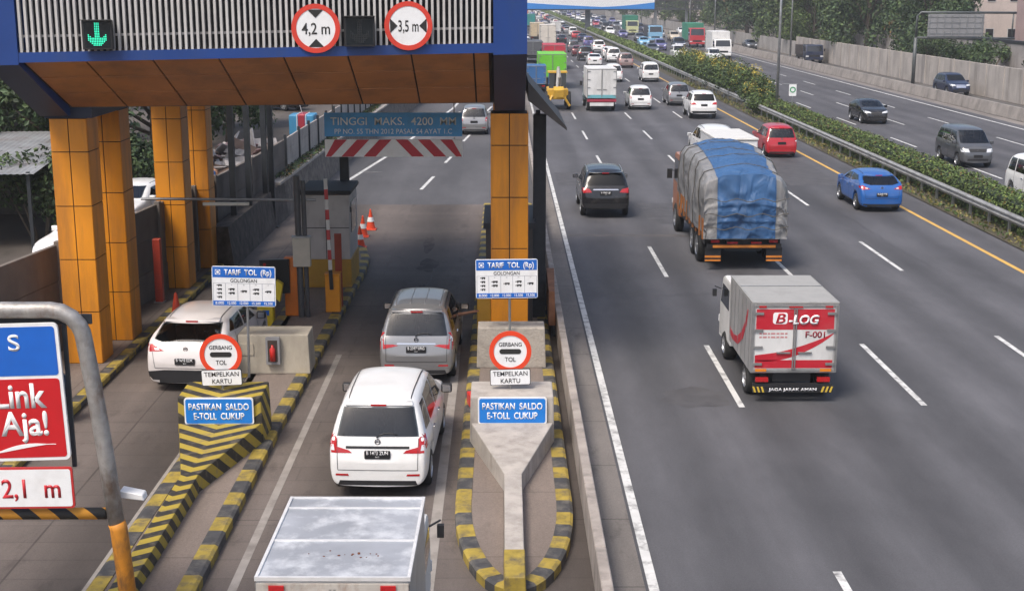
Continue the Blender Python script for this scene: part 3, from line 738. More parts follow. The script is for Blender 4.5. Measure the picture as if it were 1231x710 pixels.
def tail_plain(w):
    return [('tail_light', 'rear', [[(w*.78, .82), (w*1.0, .82), (w*.99, 1.12), (w*.84, 1.14)]], REDL, 'each'),
            ('tail_light', 'right', [[(.04, .86), (.2, .88), (.24, 1.06), (.18, 1.10)]], REDL, 'each'),
            ('reversing_light', 'rear', [[(w*.82, .86), (w*.96, .86), (w*.96, .93), (w*.82, .93)]], CLEARL, 'each')]
def ribs(add, bvh, P):
    b = MB()
    for x in (-.48, -.16, .16, .48):
        pts = [(x, lerp(.62, 2.15, k/6), bvh.ray_cast(Vector((x, lerp(.62, 2.15, k/6), 7)), Vector((0, 0, -1)))[0].z+.004) for k in range(7)]
        b.tube(pts, .012, 6)
    add('roof_rib', b.mesh('roof_rib', bpy.data.materials.new('slot'), smooth=True), body=True)
mpv('mpv_wide', tail_wide)
mpv('mpv_split', tail_split, W=1.66, extra=(rails(.6, 2.2), ribs))
mpv('mpv', tail_plain)
# --- hatchbacks
def hatch(kind, L=4.2, W=1.75, Ht=1.53, dark_tail=False, seamroof=True):
    k = Ht/1.53
    top = [(0, .48), (.015, .60), (.06, .78), (.16, 1.0), (.42, 1.22*k), (.74, 1.42*k), (1.05, 1.49*k), (1.5, 1.525*k), (2.0, 1.53*k), (2.4, 1.475*k), (2.85, 1.24*k), (3.25, 1.02), (3.7, .94), (4.0, .84), (4.15, .70), (4.2, .48)]
    w = W/2
    P = dict(L=L, W=W, sill=.21, yr=.78, yf=3.36, ra=.375, top=top, belt=[(0, 1.0), (.5, 1.06), (2, 1.0), (3.2, .95), (4.2, .86)],
             wid=[(0, w*.82), (.015, w*.88), (.1, w*.95), (.35, w*.99), (1, w), (3.2, w), (3.8, w*.95), (4.08, w*.86), (4.2, w*.7)], roofw=RW_, mirror=(2.78, 1.02))
    P['patches'] = [
        ('rear_window', 'rear', [[(-w*.80, 1.10), (-w*.5, 1.03), (w*.5, 1.03), (w*.80, 1.10), (w*.72, 1.36*k), (-w*.72, 1.36*k)]], GLASS, False),
        ('windscreen', 'front', [[(-w*.78, 1.07), (w*.78, 1.07), (w*.66, 1.42*k), (-w*.66, 1.42*k)]], GLASS, False),
        ('side_window', 'right', [[(.72, 1.17), (1.72, 1.07), (1.72, 1.39*k), (1.05, 1.36*k)], [(1.8, 1.07), (2.72, 1.05), (2.32, 1.36*k), (1.8, 1.39*k)]], GLASS, 'each'),
        ('door_seam', 'right', [seam(.98, .5, 1.0, 1.1), seam(1.76, .28, 1.76, 1.06), seam(2.76, .34, 2.74, 1.0)], BLACK, 'each'),
        ('headlight', 'front', [[(w*.40, .70), (w*.86, .74), (w*.92, .86), (w*.6, .82), (w*.42, .77)]], CLEARL, 'each'),
        ('grille', 'front', [[(-w*.38, .58), (w*.38, .58), (w*.44, .76), (-w*.44, .76)], [(-w*.6, .30), (w*.6, .30), (w*.5, .42), (-w*.5, .42)]], BLACK, False),
        ('bumper_trim', 'rear', [[(-w*.86, .22), (w*.86, .22), (w*.9, .46 if dark_tail else .34), (w*.5, .5 if dark_tail else .32), (-w*.5, .5 if dark_tail else .32), (-w*.9, .46 if dark_tail else .34)]], BLACK, False),
        ('tail_light', 'rear', [[(w*.52, .885), (w*.99, .86), (w*.98, 1.0), (w*.82, 1.01)]], REDL, 'each'),
        ('tail_light', 'right', [[(.06, .88), (.34, .93), (.40, 1.0), (.12, 1.0)]], REDL, 'each'),
        ('reversing_light', 'rear', [[(w*.62, .90), (w*.74, .90), (w*.76, .94), (w*.66, .94)]], CLEARL, 'each'),
        ('tailgate_seam', 'rear', [[(-w*.72, .53), (w*.72, .53), (w*.72, .54), (-w*.72, .54)], [(w*.72, .53), (w*.73, .53), (w*.80, .86), (w*.79, .86)], [(-w*.73, .53), (-w*.72, .53), (-w*.79, .86), (-w*.80, .86)]], BLACK, False),
        ('sill_trim', 'right', [seam(1.3, .25, 2.85, .25, .0)[:0] or [(1.2, .24), (2.95, .24), (2.95, .32), (1.2, .32)]], BLACK, 'each'),
    ]
    if seamroof: P['patches'].append(('roof_seam', 'top', [[(w*.62, .85), (w*.64, .85), (w*.66, 2.1), (w*.64, 2.1)]], BLACK, 'each'))
    P['extra'] = (plate_at(0, .68), plate_at(0, .5, True), badge(.93), spoiler(1.415*k, .66, w*.68, .22), handles((1.2, 2.0), .88))
    P['blackmirror'] = dark_tail
    car_proto(kind, P)
hatch('hatch_dark', dark_tail=True, W=1.77)
hatch('hatch', L=4.2, W=1.72, Ht=1.48)
# --- sport utility wagons
def suv(kind, L=4.75, W=1.84):
    w = W/2
    top = [(0, .60), (.015, .74), (.06, .92), (.14, 1.16), (.30, 1.46), (.46, 1.70), (.75, 1.775), (1.4, 1.82), (2.2, 1.82), (2.75, 1.75), (3.2, 1.45), (3.55, 1.22), (4.0, 1.15), (4.45, 1.05), (4.68, .86), (4.75, .6)]
    P = dict(L=L, W=W, sill=.36, yr=.92, yf=3.72, ra=.43, top=top, belt=[(0, 1.16), (2, 1.12), (3.5, 1.08), (4.75, 1.0)],
             wid=[(0, w*.84), (.015, w*.9), (.1, w*.96), (.3, w*.99), (1, w), (3.7, w), (4.3, w*.95), (4.6, w*.87), (4.75, w*.74)], roofw=[(0, .93), (1.1, .92), (1.4, .86), (1.7, .79), (1.9, .77)], mirror=(3.25, 1.16))
    P['patches'] = [
        ('rear_window', 'rear', [[(-w*.78, 1.22), (w*.78, 1.22), (w*.70, 1.62), (-w*.70, 1.62)]], GLASSD, False),
        ('windscreen', 'front', [[(-w*.78, 1.26), (w*.78, 1.26), (w*.68, 1.68), (-w*.68, 1.68)]], GLASSD, False),
        ('side_window', 'right', [[(.45, 1.24), (1.1, 1.20), (1.1, 1.62), (.62, 1.62)], [(1.18, 1.20), (2.1, 1.18), (2.1, 1.65), (1.18, 1.64)], [(2.18, 1.18), (3.12, 1.16), (2.7, 1.61), (2.18, 1.65)]], GLASSD, 'each'),
        ('door_seam', 'right', [seam(1.16, .7, 1.14, 1.18), seam(2.14, .42, 2.14, 1.17), seam(3.2, .5, 3.18, 1.1)], BLACK, 'each'),
        ('headlight', 'front', [[(w*.46, .86), (w*.88, .90), (w*.92, 1.02), (w*.5, .97)]], CLEARL, 'each'),
        ('grille', 'front', [[(-w*.42, .72), (w*.42, .72), (w*.44, .98), (-w*.44, .98)]], CHROME, False),
        ('bumper_trim', 'rear', [[(-w*.9, .40), (w*.9, .40), (w*.9, .56), (-w*.9, .56)]], BLACK, False),
        ('bumper_trim', 'front', [[(-w*.8, .40), (w*.8, .40), (w*.7, .58), (-w*.7, .58)]], BLACK, False),
        ('tail_light', 'rear', [[(w*.56, .98), (w*1.0, .96), (w*.99, 1.16), (w*.66, 1.10)]], REDL, 'each'),
        ('tail_light', 'right', [[(.05, 1.0), (.32, 1.02), (.36, 1.14), (.1, 1.14)]], REDL, 'each'),
        ('tailgate_strip', 'rear', [[(-w*.52, 1.06), (w*.52, 1.06), (w*.5, 1.10), (-w*.5, 1.10)]], CHROME, False),
    ]
    P['extra'] = (plate_at(0, .94), plate_at(0, .62, True), spoiler(1.69, .36, w*.69, .2), rails(.7, 2.5, STEEL), handles((1.35, 2.35), 1.05))
    car_proto(kind, P)
suv('suv')
# --- box-shaped vans
def van(kind, L=4.2, W=1.66, Ht=1.86):
    w = W/2
    top = [(0, .52), (.015, .68), (.05, .9), (.10, 1.15), (.2, 1.5), (.32, 1.74), (.6, 1.83), (1.4, 1.86), (2.5, 1.85), (2.95, 1.76), (3.35, 1.4), (3.7, 1.12), (3.95, 1.02), (4.12, .86), (4.2, .55)]
    P = dict(L=L, W=W, sill=.26, yr=.82, yf=3.46, ra=.375, top=top, belt=[(0, 1.1), (3.6, 1.06), (4.2, .95)],
             wid=[(0, w*.84), (.015, w*.9), (.1, w*.96), (.3, w*.99), (1, w), (3.4, w), (3.9, w*.95), (4.1, w*.87), (4.2, w*.76)], roofw=[(0, .93), (1.1, .93), (1.4, .88), (1.8, .82)], mirror=(3.3, 1.14))
    P['patches'] = [
        ('rear_window', 'rear', [[(-w*.80, 1.16), (w*.80, 1.16), (w*.74, 1.66), (-w*.74, 1.66)]], GLASS, False),
        ('windscreen', 'front', [[(-w*.84, 1.16), (w*.84, 1.16), (w*.76, 1.72), (-w*.76, 1.72)]], GLASS, False),
        ('side_window', 'right', [[(.35, 1.16), (1.1, 1.15), (1.1, 1.66), (.5, 1.66)], [(1.18, 1.15), (2.15, 1.14), (2.15, 1.68), (1.18, 1.67)], [(2.23, 1.14), (3.3, 1.12), (2.88, 1.64), (2.23, 1.68)]], GLASS, 'each'),
        ('door_seam', 'right', [seam(1.14, .5, 1.14, 1.14), seam(2.19, .32, 2.19, 1.12), seam(3.2, .6, 3.3, 1.08)], BLACK, 'each'),
        ('headlight', 'front', [[(w*.48, .76), (w*.92, .78), (w*.94, .95), (w*.54, .92)]], CLEARL, 'each'),
        ('grille', 'front', [[(-w*.46, .78), (w*.46, .78), (w*.5, .92), (-w*.5, .92)], [(-w*.6, .36), (w*.6, .36), (w*.6, .46), (-w*.6, .46)]], BLACK, False),
        ('tail_light', 'rear', [[(w*.84, .9), (w*1.0, .9), (w*.98, 1.3), (w*.88, 1.3)]], REDL, 'each'),
        ('bumper_trim', 'rear', [[(-w*.9, .3), (w*.9, .3), (w*.9, .42), (-w*.9, .42)]], BLACK, False)]
    P['extra'] = (plate_at(0, .78), plate_at(0, .58, True), badge(.85, .05, True), handles((2.0, 2.4), .95))
    car_proto(kind, P)
van('van')
# --- saloons
def sedan(kind, L=4.5, W=1.75):
    w = W/2
    top = [(0, .46), (.015, .60), (.05, .82), (.14, .98), (.5, 1.04), (.78, 1.08), (1.15, 1.30), (1.5, 1.42), (2.05, 1.465), (2.55, 1.42), (3.0, 1.2), (3.4, .98), (3.9, .90), (4.25, .82), (4.45, .68), (4.5, .46)]
    P = dict(L=L, W=W, sill=.21, yr=.95, yf=3.58, ra=.365, top=top, belt=[(0, .98), (3.4, .93), (4.5, .85)],
             wid=[(0, w*.8), (.015, w*.87), (.1, w*.94), (.4, w*.98), (1, w), (3.5, w), (4.1, w*.94), (4.38, w*.85), (4.5, w*.68)], roofw=RW_, mirror=(2.95, .99))
    P['patches'] = [
        ('rear_window', 'rear', [[(-w*.74, 1.11), (w*.74, 1.11), (w*.66, 1.36), (-w*.66, 1.36)]], GLASS, False),
        ('windscreen', 'front', [[(-w*.78, 1.02), (w*.78, 1.02), (w*.66, 1.37), (-w*.66, 1.37)]], GLASS, False),
        ('side_window', 'right', [[(1.1, 1.08), (1.95, 1.03), (1.95, 1.34), (1.45, 1.31)], [(2.02, 1.03), (2.92, 1.01), (2.48, 1.31), (2.02, 1.34)]], GLASS, 'each'),
        ('door_seam', 'right', [seam(1.2, .5, 1.2, 1.04), seam(1.98, .26, 1.98, 1.02), seam(2.98, .34, 2.96, .96)], BLACK, 'each'),
        ('headlight', 'front', [[(w*.42, .64), (w*.84, .68), (w*.92, .80), (w*.6, .78), (w*.44, .72)]], CLEARL, 'each'),
        ('grille', 'front', [[(-w*.36, .56), (w*.36, .56), (w*.4, .70), (-w*.4, .70)], [(-w*.6, .28), (w*.6, .28), (w*.52, .42), (-w*.52, .42)]], BLACK, False),
        ('tail_light', 'rear', [[(w*.55, .82), (w*.98, .80), (w*.97, .94), (w*.62, .93)]], REDL, 'each'),
        ('bumper_trim', 'rear', [[(-w*.7, .23), (w*.7, .23), (w*.66, .32), (-w*.66, .32)]], BLACK, False)]
    P['extra'] = (plate_at(0, .70), plate_at(0, .46, True), handles((1.3, 2.2), .85), badge(.66, .05, True))
    car_proto(kind, P)
sedan('sedan')
# ------------------------------------------------------------------ the toll gate
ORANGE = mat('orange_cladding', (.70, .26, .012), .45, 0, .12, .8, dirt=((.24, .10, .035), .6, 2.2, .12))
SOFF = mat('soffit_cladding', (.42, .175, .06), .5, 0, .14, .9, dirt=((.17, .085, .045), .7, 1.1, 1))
BLUEC = mat('blue_cladding', (.012, .05, .22), .4, 0, .1, .8, dirt=((.05, .07, .12), .4, 1.2, .3))
DKBLUE = mat('shaded_dark_blue', (.02, .035, .08), .5, 0, .12, 1)  # darker blue: the shade of the undersides is put into the colour
GAP = mat('panel_gap', (.03, .02, .015), .8, 0, 0)
SLAT = mat('slat_paint', (.50, .49, .48), .5, 0, .08, 3, dirt=((.2, .19, .18), .4, 2, .2))
gate = thing('toll_gate', 'wide toll gate canopy with blue frame, pale vertical slats and orange clad columns', 'toll gate', (-5, 29, 0))
gx, gy = 5, -29
def yf(x): return 27.25+.134*x
def zf(x): return 7.08+.0147*x          # the lower edge of the facade
XL, XR, XO, XQ = -9.3, -.24, -9.88, .48
def G(x, y, z): return (x+gx, y+gy, z)
m = MB()   # roof body behind the facade
m.hexa([G(XO, yf(XO)+2.75, 5.83), G(XQ, yf(XQ)+2.75, 5.83), G(XQ, 41.5, 5.83), G(XO, 40.5, 5.83)], [G(XO, yf(XO)+.5, 9.3), G(XQ, yf(XQ)+.5, 9.3), G(XQ, 41.5, 9.3), G(XO, 40.5, 9.3)])
m.build('roof', mat('roof_shell', (.09, .085, .085), .7), gate)
# soffit panels slope down from the facade to the beam; dark joints run between them
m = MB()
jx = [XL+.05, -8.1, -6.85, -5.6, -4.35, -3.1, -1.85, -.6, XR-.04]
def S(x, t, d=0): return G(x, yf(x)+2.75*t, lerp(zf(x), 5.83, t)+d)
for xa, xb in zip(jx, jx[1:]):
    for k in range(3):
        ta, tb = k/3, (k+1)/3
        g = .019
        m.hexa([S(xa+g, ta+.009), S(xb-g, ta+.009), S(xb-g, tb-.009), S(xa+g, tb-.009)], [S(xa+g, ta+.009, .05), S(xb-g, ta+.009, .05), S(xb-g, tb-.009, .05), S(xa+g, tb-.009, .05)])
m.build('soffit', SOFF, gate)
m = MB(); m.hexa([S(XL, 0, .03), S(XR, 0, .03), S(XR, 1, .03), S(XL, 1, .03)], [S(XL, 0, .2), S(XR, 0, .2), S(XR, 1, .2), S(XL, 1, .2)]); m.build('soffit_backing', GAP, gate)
# blue end blocks, the beam on the left columns and the band under the slats
def endblock(x0, x1, zb):
    m = MB(); vs = []
    for x in (x0, x1):
        vs += [G(x, yf(x)+a, b) for a, b in ((-.06, 9.3), (-.06, zf(x)-.07), (2.65, zb), (3.4, zb), (3.4, 9.3))]
    n = 5
    m.add(vs, [tuple(range(n)), tuple(reversed(range(n, 2*n)))]); mi = [0, 1, 1, 0, 0]
    for i in range(n): m.add([vs[i], vs[i+n], vs[(i+1) % n+n], vs[(i+1) % n]], [(0, 1, 2, 3)], mi[i])
    m.build('end_block', [BLUEC, DKBLUE], gate)
endblock(XO, XL, 5.66); endblock(XR+.04, XQ, 5.66)
m = MB(); m.box(-9.86+gx, -8.85+gx, 28.8+gy, 40.4+gy, 5.6, 5.826); m.build('side_beam', DKBLUE, gate)
def bar(m, y0, y1, a, b, x0=None, x1=None):
    x0 = XL if x0 is None else x0; x1 = XR+.04 if x1 is None else x1
    m.hexa([G(x0, yf(x0)+y0, zf(x0)+a), G(x1, yf(x1)+y0, zf(x1)+a), G(x1, yf(x1)+y1, zf(x1)+a), G(x0, yf(x0)+y1, zf(x0)+a)], [G(x0, yf(x0)+y0, zf(x0)+b), G(x1, yf(x1)+y0, zf(x1)+b), G(x1, yf(x1)+y1, zf(x1)+b), G(x0, yf(x0)+y1, zf(x0)+b)])
m = MB(); bar(m, -.05, .2, -.03, .16); bar(m, -.05, .2, 1.9, 2.2); m.build('facade_band', BLUEC, gate)
m = MB(); x = XL+.06
while x < XR:
    y = yf(x); m.box(x-.024+gx, x+.024+gx, y-.03+gy, y+.05+gy, zf(x)+.161, 8.95); x += .1135
m.build('slat_screen', SLAT, gate)
m = MB(); bar(m, .055, .1, .44, .485); bar(m, .055, .1, 1.2, 1.245); m.build('slat_rails', SLAT, gate)
m = MB(); bar(m, .5, .54, .05, 2.1); m.build('screen_backing', mat('dark_void', (.02, .02, .025), .8, 0, 0), gate)
def column(x0, x1, y0, y1, rows=1.18, top=5.6, z0=.16):
    c = MB(); c.box(x0+gx+.02, x1+gx-.02, y0+gy+.02, y1+gy-.02, z0, top)
    o = c.build('column', GAP, gate); p = MB(); z = z0+.0; xm = (x0+x1)/2; g = .011
    while z < top-.05:
        zt = min(z+rows, top)
        for xa, xb in ((x0, xm), (xm, x1)):
            p.box(xa+gx+g, xb+gx-g, y0+gy, y0+gy+.019, z+g, zt-g); p.box(xa+gx+g, xb+gx-g, y1+gy-.019, y1+gy, z+g, zt-g)
        for xx, s_ in ((x0, 1), (x1, -1)):
            p.box(min(xx, xx+s_*.019)+gx, max(xx, xx+s_*.019)+gx, y0+gy+.025, y1+gy-.025, z+g, zt-g)
        z = zt
    p.build('cladding', ORANGE, o)
for xx, ya, yb in ((-9.75, 28.72, 29.55), (-9.63, 30.75, 31.6), (-9.6, 36.5, 37.35), (-9.55, 39.3, 40.1)): column(xx, xx+.8, ya, yb)
column(-.29, .56, 29.95, 30.75); column(-.25, .5, 32.6, 33.3); column(-.2, .5, 38.5, 39.3)
# a lean-to eave and a dark post at the highway side
m = MB(); m.hexa([G(.585, 31.6, 5.75), G(1.5, 31.6, 5.05), G(1.5, 36.5, 5.05), G(.585, 36.5, 5.75)], [G(.585, 31.6, 6.2), G(1.5, 31.6, 5.12), G(1.5, 36.5, 5.12), G(.585, 36.5, 6.2)])
m.build('side_eave', mat('eave_grey', (.09, .08, .075), .6, 0, .1), gate)
m = MB(); m.box(.74+gx, 1.06+gx, 33+gy, 33.3+gy, 0, 5.3); m.box(.86+gx, .98+gx, 35.5+gy, 35.62+gy, 0, 5.2); m.build('side_post', DARKST, gate)
for i, (px, py, pl) in enumerate(((-8.62, 42.2, 'left of the lamp pipe'), (-8.5, 44.2, 'second from the left'), (-8.45, 47.0, 'by the stone wall foot'), (-8.3, 47.5, 'nearest the black cars'))):
    p = thing('steel_post', f'dark steel post standing behind the gate, {pl}', 'post', (px, py, 0), 0, 'dark posts behind the gate')
    m = MB(); m.box(-.09, .09, -.09, .09, 0, 6.2); m.build('shaft', DARKST, p); m = MB(); m.box(-.2, .2, -.2, .2, 0, .04); m.build('base_plate', DARKST, p)
# lane signals
def signal(x, z0, z1, w, on, label):
    t = thing('lane_signal', label, 'lane signal', (x, yf(x)-.18, (z0+z1)/2), R(7.6))
    h = (z1-z0)/2
    m = MB(); m.box(-w/2, w/2, -.09, .09, -h, h); m.box(-w/2-.01, w/2+.01, -.2, -.09, h-.0, h+.015); m.box(-.04, .04, .09, .2, -.05, .05); m.build('housing', BLACK, t, bevel=.01)
    m = MB(); m.box(-w/2+.04, w/2-.04, -.096, -.091, -h+.04, h-.04); m.build('screen', mat('led_screen', (.008, .012, .016), .25, 0, 0), t)
    led = MB(); n = 15
    for i in range(n):
        for j in range(n):
            u, v = (i-7)/7, (j-7)/7
            inside = (abs(u) < .2 and v > -.5) or (abs(abs(u)-(v+.86)*1.05) < .32 and -.95 < v < .25 and abs(u) < .85)
            if inside: led.disc((u*w*.4, -.1, v*h*.8), .0125, (0, 1, 0), .006, 8)
    led.build('led_arrow', mat('led_green', (.03, .72, .42), .4, 0, 0, emit=.75) if on else mat('led_off', (.03, .032, .035), .4, 0, 0), t)
signal(-7.77, 7.16, 7.71, .56, True, 'black lane signal with a lit green down arrow on the slats')
signal(-2.83, 7.19, 7.77, .60, False, 'black unlit lane signal between the two round signs')
def round_sign(x, z, r, txt, horiz, label):
    t = thing('height_sign' if not horiz else 'width_sign', label, 'road sign', (x, yf(x)-.1, z), R(4))
    m = MB(); m.disc((0, 0, 0), r*.99, (0, 1, 0), .02, 48); m.build('disc', SIGNW, t, smooth=False)
    m = MB(); m.ring((0, 0, 0), r, r*.80, -.018, .0, 56); m.build('rim', SIGNR, t)
    for s_ in (1, -1):
        m = MB(); a = .42 if horiz else .42
        tri = [(-r*.33, s_*r*.76), (r*.33, s_*r*.76), (0, s_*r*.42)] if not horiz else [(s_*r*.76, -r*.3), (s_*r*.76, r*.3), (s_*r*.45, 0)]
        m.prism(tri, -.016, -.0105); m.build('arrow_mark', LETK, t)
    lettering(t, txt, 0, -.011, 0, r*.46, r*(1.16 if not horiz else .84), LETK, bold=.01)
    m = MB(); m.box(-.03, .03, .01, .12, -r*.5, r*.5); m.build('bracket', STEEL, t)
round_sign(-3.68, 7.54, .475, '4,2 m', False, 'round red rimmed height sign with the figures 4,2 m')
round_sign(-1.88, 7.585, .475, '3,5 m', True, 'round red rimmed width sign with the figures 3,5 m')
# boards hanging over the lane
t = thing('overhead_board', 'blue board reading TINGGI MAKS. 4200 MM hanging under the gate', 'sign', (-2.72, 33, 5.06))
m = MB(); m.box(-1.70, 1.70, -.02, .02, -.29, .29); m.build('panel', mat('old_sign_blue', (.08, .36, .75), .45, 0, .08, 3, dirt=((.1, .16, .25), .4, 2, 1)), t)
LETG = mat('grey_lettering', (.82, .85, .86), .5, 0, .1, 8)
lettering(t, 'TINGGI  MAKS.  4200  MM', 0, -.021, .085, .19, 3.1, LETG, bold=.008)
lettering(t, 'PP NO. 55 THN 2012 PASAL 54 AYAT 1.C', 0, -.021, -.165, .12, 2.9, LETG)
m = MB(); m.tube([(-1.5, .05, .29), (-1.5, .05, .6)], .015, 6); m.tube([(1.5, .05, .29), (1.5, .05, .6)], .015, 6); m.build('hangers', STEEL, t)
t = thing('striped_board', 'red and white striped height warning board hanging below the blue board', 'sign', (-2.72, 33, 4.48))
m = MB(); m.box(-1.70, 1.70, -.02, .02, -.215, .215); m.build('panel', SIGNW, t)
m = MB()
for k in range(3):
    for s_ in (1, -1):
        a, b = .05+k*.55, .35+k*.55; sl = .40
        m.prism([(s_*(a), .21), (s_*b, .21), (s_*min(b+sl, 1.69), -.21), (s_*min(a+sl, 1.6), -.21)], -.026, -.0205)
m.build('red_stripes', mat('faded_red', (.50, .03, .05), .5, 0, .08, 3), t)
m = MB(); m.tube([(-1.5, .05, .215), (-1.5, .05, .27)], .015, 6); m.tube([(1.5, .05, .215), (1.5, .05, .27)], .015, 6); m.build('hangers', STEEL, t)

# ------------------------------------------------------------------ island furniture
def chevron_mat():
    m = bpy.data.materials.new('chevron_paint'); m.use_nodes = True; n = m.node_tree.nodes; l = m.node_tree.links; b = n['Principled BSDF']; b.inputs['Roughness'].default_value = .65
    tc = n.new('ShaderNodeTexCoord'); sx = n.new('ShaderNodeSeparateXYZ'); l.new(tc.outputs['Object'], sx.inputs[0])
    def M2(op, a, b_):
        q = n.new('ShaderNodeMath'); q.operation = op
        for i, v in enumerate((a, b_)):
            if isinstance(v, (int, float)): q.inputs[i].default_value = v
            elif v is not None: l.new(v, q.inputs[i])
        return q.outputs[0]
    xs = M2('ADD', sx.outputs[0], M2('MULTIPLY', M2('MINIMUM', M2('ADD', sx.outputs[1], 2.2), 0), -.045))
    v = M2('ADD', M2('ADD', sx.outputs[1], M2('MULTIPLY', sx.outputs[2], 1.0)), M2('MULTIPLY', M2('ABSOLUTE', xs, None), -.72))
    fr = M2('FRACT', M2('MULTIPLY', v, 1/.42), None)
    st = M2('GREATER_THAN', fr, .5)
    t = n.new('ShaderNodeTexNoise'); t.inputs['Scale'].default_value = 7; t.inputs['Detail'].default_value = 8; l.new(tc.outputs['Object'], t.inputs[0])
    r = n.new('ShaderNodeMapRange'); r.inputs[1].default_value = .52; r.inputs[2].default_value = .75; r.inputs[4].default_value = .6; l.new(t.outputs[0], r.inputs[0])
    mx = n.new('ShaderNodeMix'); mx.data_type = 'RGBA'; l.new(st, mx.inputs[0]); mx.inputs[6].default_value = (.028, .026, .022, 1); mx.inputs[7].default_value = (.38, .28, .035, 1)
    m2 = n.new('ShaderNodeMix'); m2.data_type = 'RGBA'; l.new(r.outputs[0], m2.inputs[0]); l.new(mx.outputs[2], m2.inputs[6]); m2.inputs[7].default_value = (.17, .14, .10, 1)
    l.new(m2.outputs[2], b.inputs['Base Color']); return m
def crash_barrier(x, label, m, tip=None, slant=0, yoff=0, y_end=-7.4):
    """upright block, a wedge that narrows towards the traffic and a long low tail"""
    t = thing('crash_barrier', label, 'crash barrier', (x, 23.3+yoff, 0))
    b = MB(); w = .78
    b.hexa([(-w, 0, .1), (w, 0, .1), (w, .95, .1), (-w, .95, .1)], [(-w+.02, .02, 1.03), (w-.02, .02, 1.03), (w-.02, .93, 1.06), (-w+.02, .93, 1.06)])
    b.build('block', m, t, bevel=.03, seg=2)
    b = MB(); n = 10; L = 2.45
    tw = .155
    lo = [(-w, -.005), (w, -.005), (tw, -L), (-tw, -L)]
    b.hexa([(-w+.01, -.004, .1), (-tw, -L, .1), (tw, -L, .1), (w-.01, -.004, .1)], [(-w+.03, -.004, .54), (-tw+.01, -L, .46), (tw-.01, -L, .46), (w-.03, -.004, .54)])
    b.build('wedge', m, t, bevel=.02, seg=2)
    b = MB(); y0, y1 = -L-.004, y_end
    s0, s1 = 0, slant
    b.hexa([(-tw, y0, .1), (-tw+s1, y1, .1), (tw+s1, y1, .1), (tw, y0, .1)], [(-tw+.01, y0, .46), (-tw+.02+s1, y1, .36), (tw-.02+s1, y1, .36), (tw-.01, y0, .46)])
    o = b.build('tail', m, t, bevel=.015, seg=2)
    if tip:
        q = MB(); q.hexa([(-tw-.003, -5.35, .105), (-tw-.003, y1-.01, .105), (tw+.003, y1-.01, .105), (tw+.003, -5.35, .105)], [(-tw+.005, -5.35, .388), (-tw+.012, y1-.01, .366), (tw-.012, y1-.01, .366), (tw-.005, -5.35, .388)])
        q.build('painted_tip', tip, t, bevel=.012)
    return t
crash_barrier(-5.2, 'crash barrier painted in black and yellow chevrons on the left island', chevron_mat(), None, -.0)
crash_barrier(.15, 'bare concrete crash barrier with a long low tail on the right island', CONC, YEL, y_end=-6.25)
def balance_sign(x, where):
    t = thing('information_sign', f'blue sign reading PASTIKAN SALDO E-TOLL CUKUP on the {where}', 'sign', (x, 23.29, .78))
    m = MB(); m.prism(rrect(-.63, .63, -.255, .255, .05), -.03, .0); m.build('panel', SIGNW, t)
    m = MB(); m.prism(rrect(-.605, .605, -.23, .23, .04), -.034, -.0305); m.build('blue_face', mat('bright_sign_blue', (.01, .19, .62), .35, 0, .05, 4), t)
    lettering(t, 'PASTIKAN  SALDO', 0, -.0345, .09, .125, 1.10, LETW, bold=.02); lettering(t, 'E-TOLL  CUKUP', 0, -.0345, -.09, .125, .92, LETW, bold=.02)
balance_sign(-5.2, 'black and yellow barrier'); balance_sign(.155, 'bare concrete barrier')
def stop_sign(x, z, where, tilt):
    t = thing('gate_sign', f'round red rimmed GERBANG TOL sign on a short post above the {where}', 'road sign', (x, 23.75, 0))
    m = MB(); m.tube([(0, .03, 1.0), (0, .03, z+.3)], .025, 8); m.build('post', STEEL, t)
    m = MB(); m.disc((0, 0, z), .385, (0, 1, 0), .02, 48); m.build('disc', SIGNW, t)
    m = MB(); m.ring((0, 0, z), .39, .305, -.022, 0, 56); m.build('rim', mat('bright_red_rim', (.72, .06, .02), .35, 0, .04), t)
    m = MB(); m.prism(rrect(-.2, .2, z-.048, z+.048, .047, 8), -.016, -.0105); m.build('bar_mark', LETK, t)
    lettering(t, 'GERBANG', 0, -.011, z+.135, .075, .42, LETK, bold=.008); lettering(t, 'TOL', 0, -.011, z-.15, .085, .2, LETK, bold=.008)
    p = thing('instruction_plate', f'white plate reading TEMPELKAN KARTU below the round sign of the {where}', 'sign', (x+.0, 23.72, 1.285))
    p.rotation_euler = (0, R(tilt), 0)
    m = MB(); m.prism(rrect(-.375, .375, -.155, .155, .03), 0, .015); m.build('panel', LETK, p)
    m = MB(); m.prism(rrect(-.363, .363, -.143, .143, .025), -.004, -.0005); m.build('white_face', SIGNW, p)
    lettering(p, 'TEMPELKAN', 0, -.0045, .068, .085, .64, LETK, bold=.004); lettering(p, 'KARTU', 0, -.0045, -.068, .085, .36, LETK, bold=.004)
stop_sign(-5.22, 1.72, 'black and yellow barrier', -1.5); stop_sign(.12, 1.77, 'bare concrete barrier', -1.5)
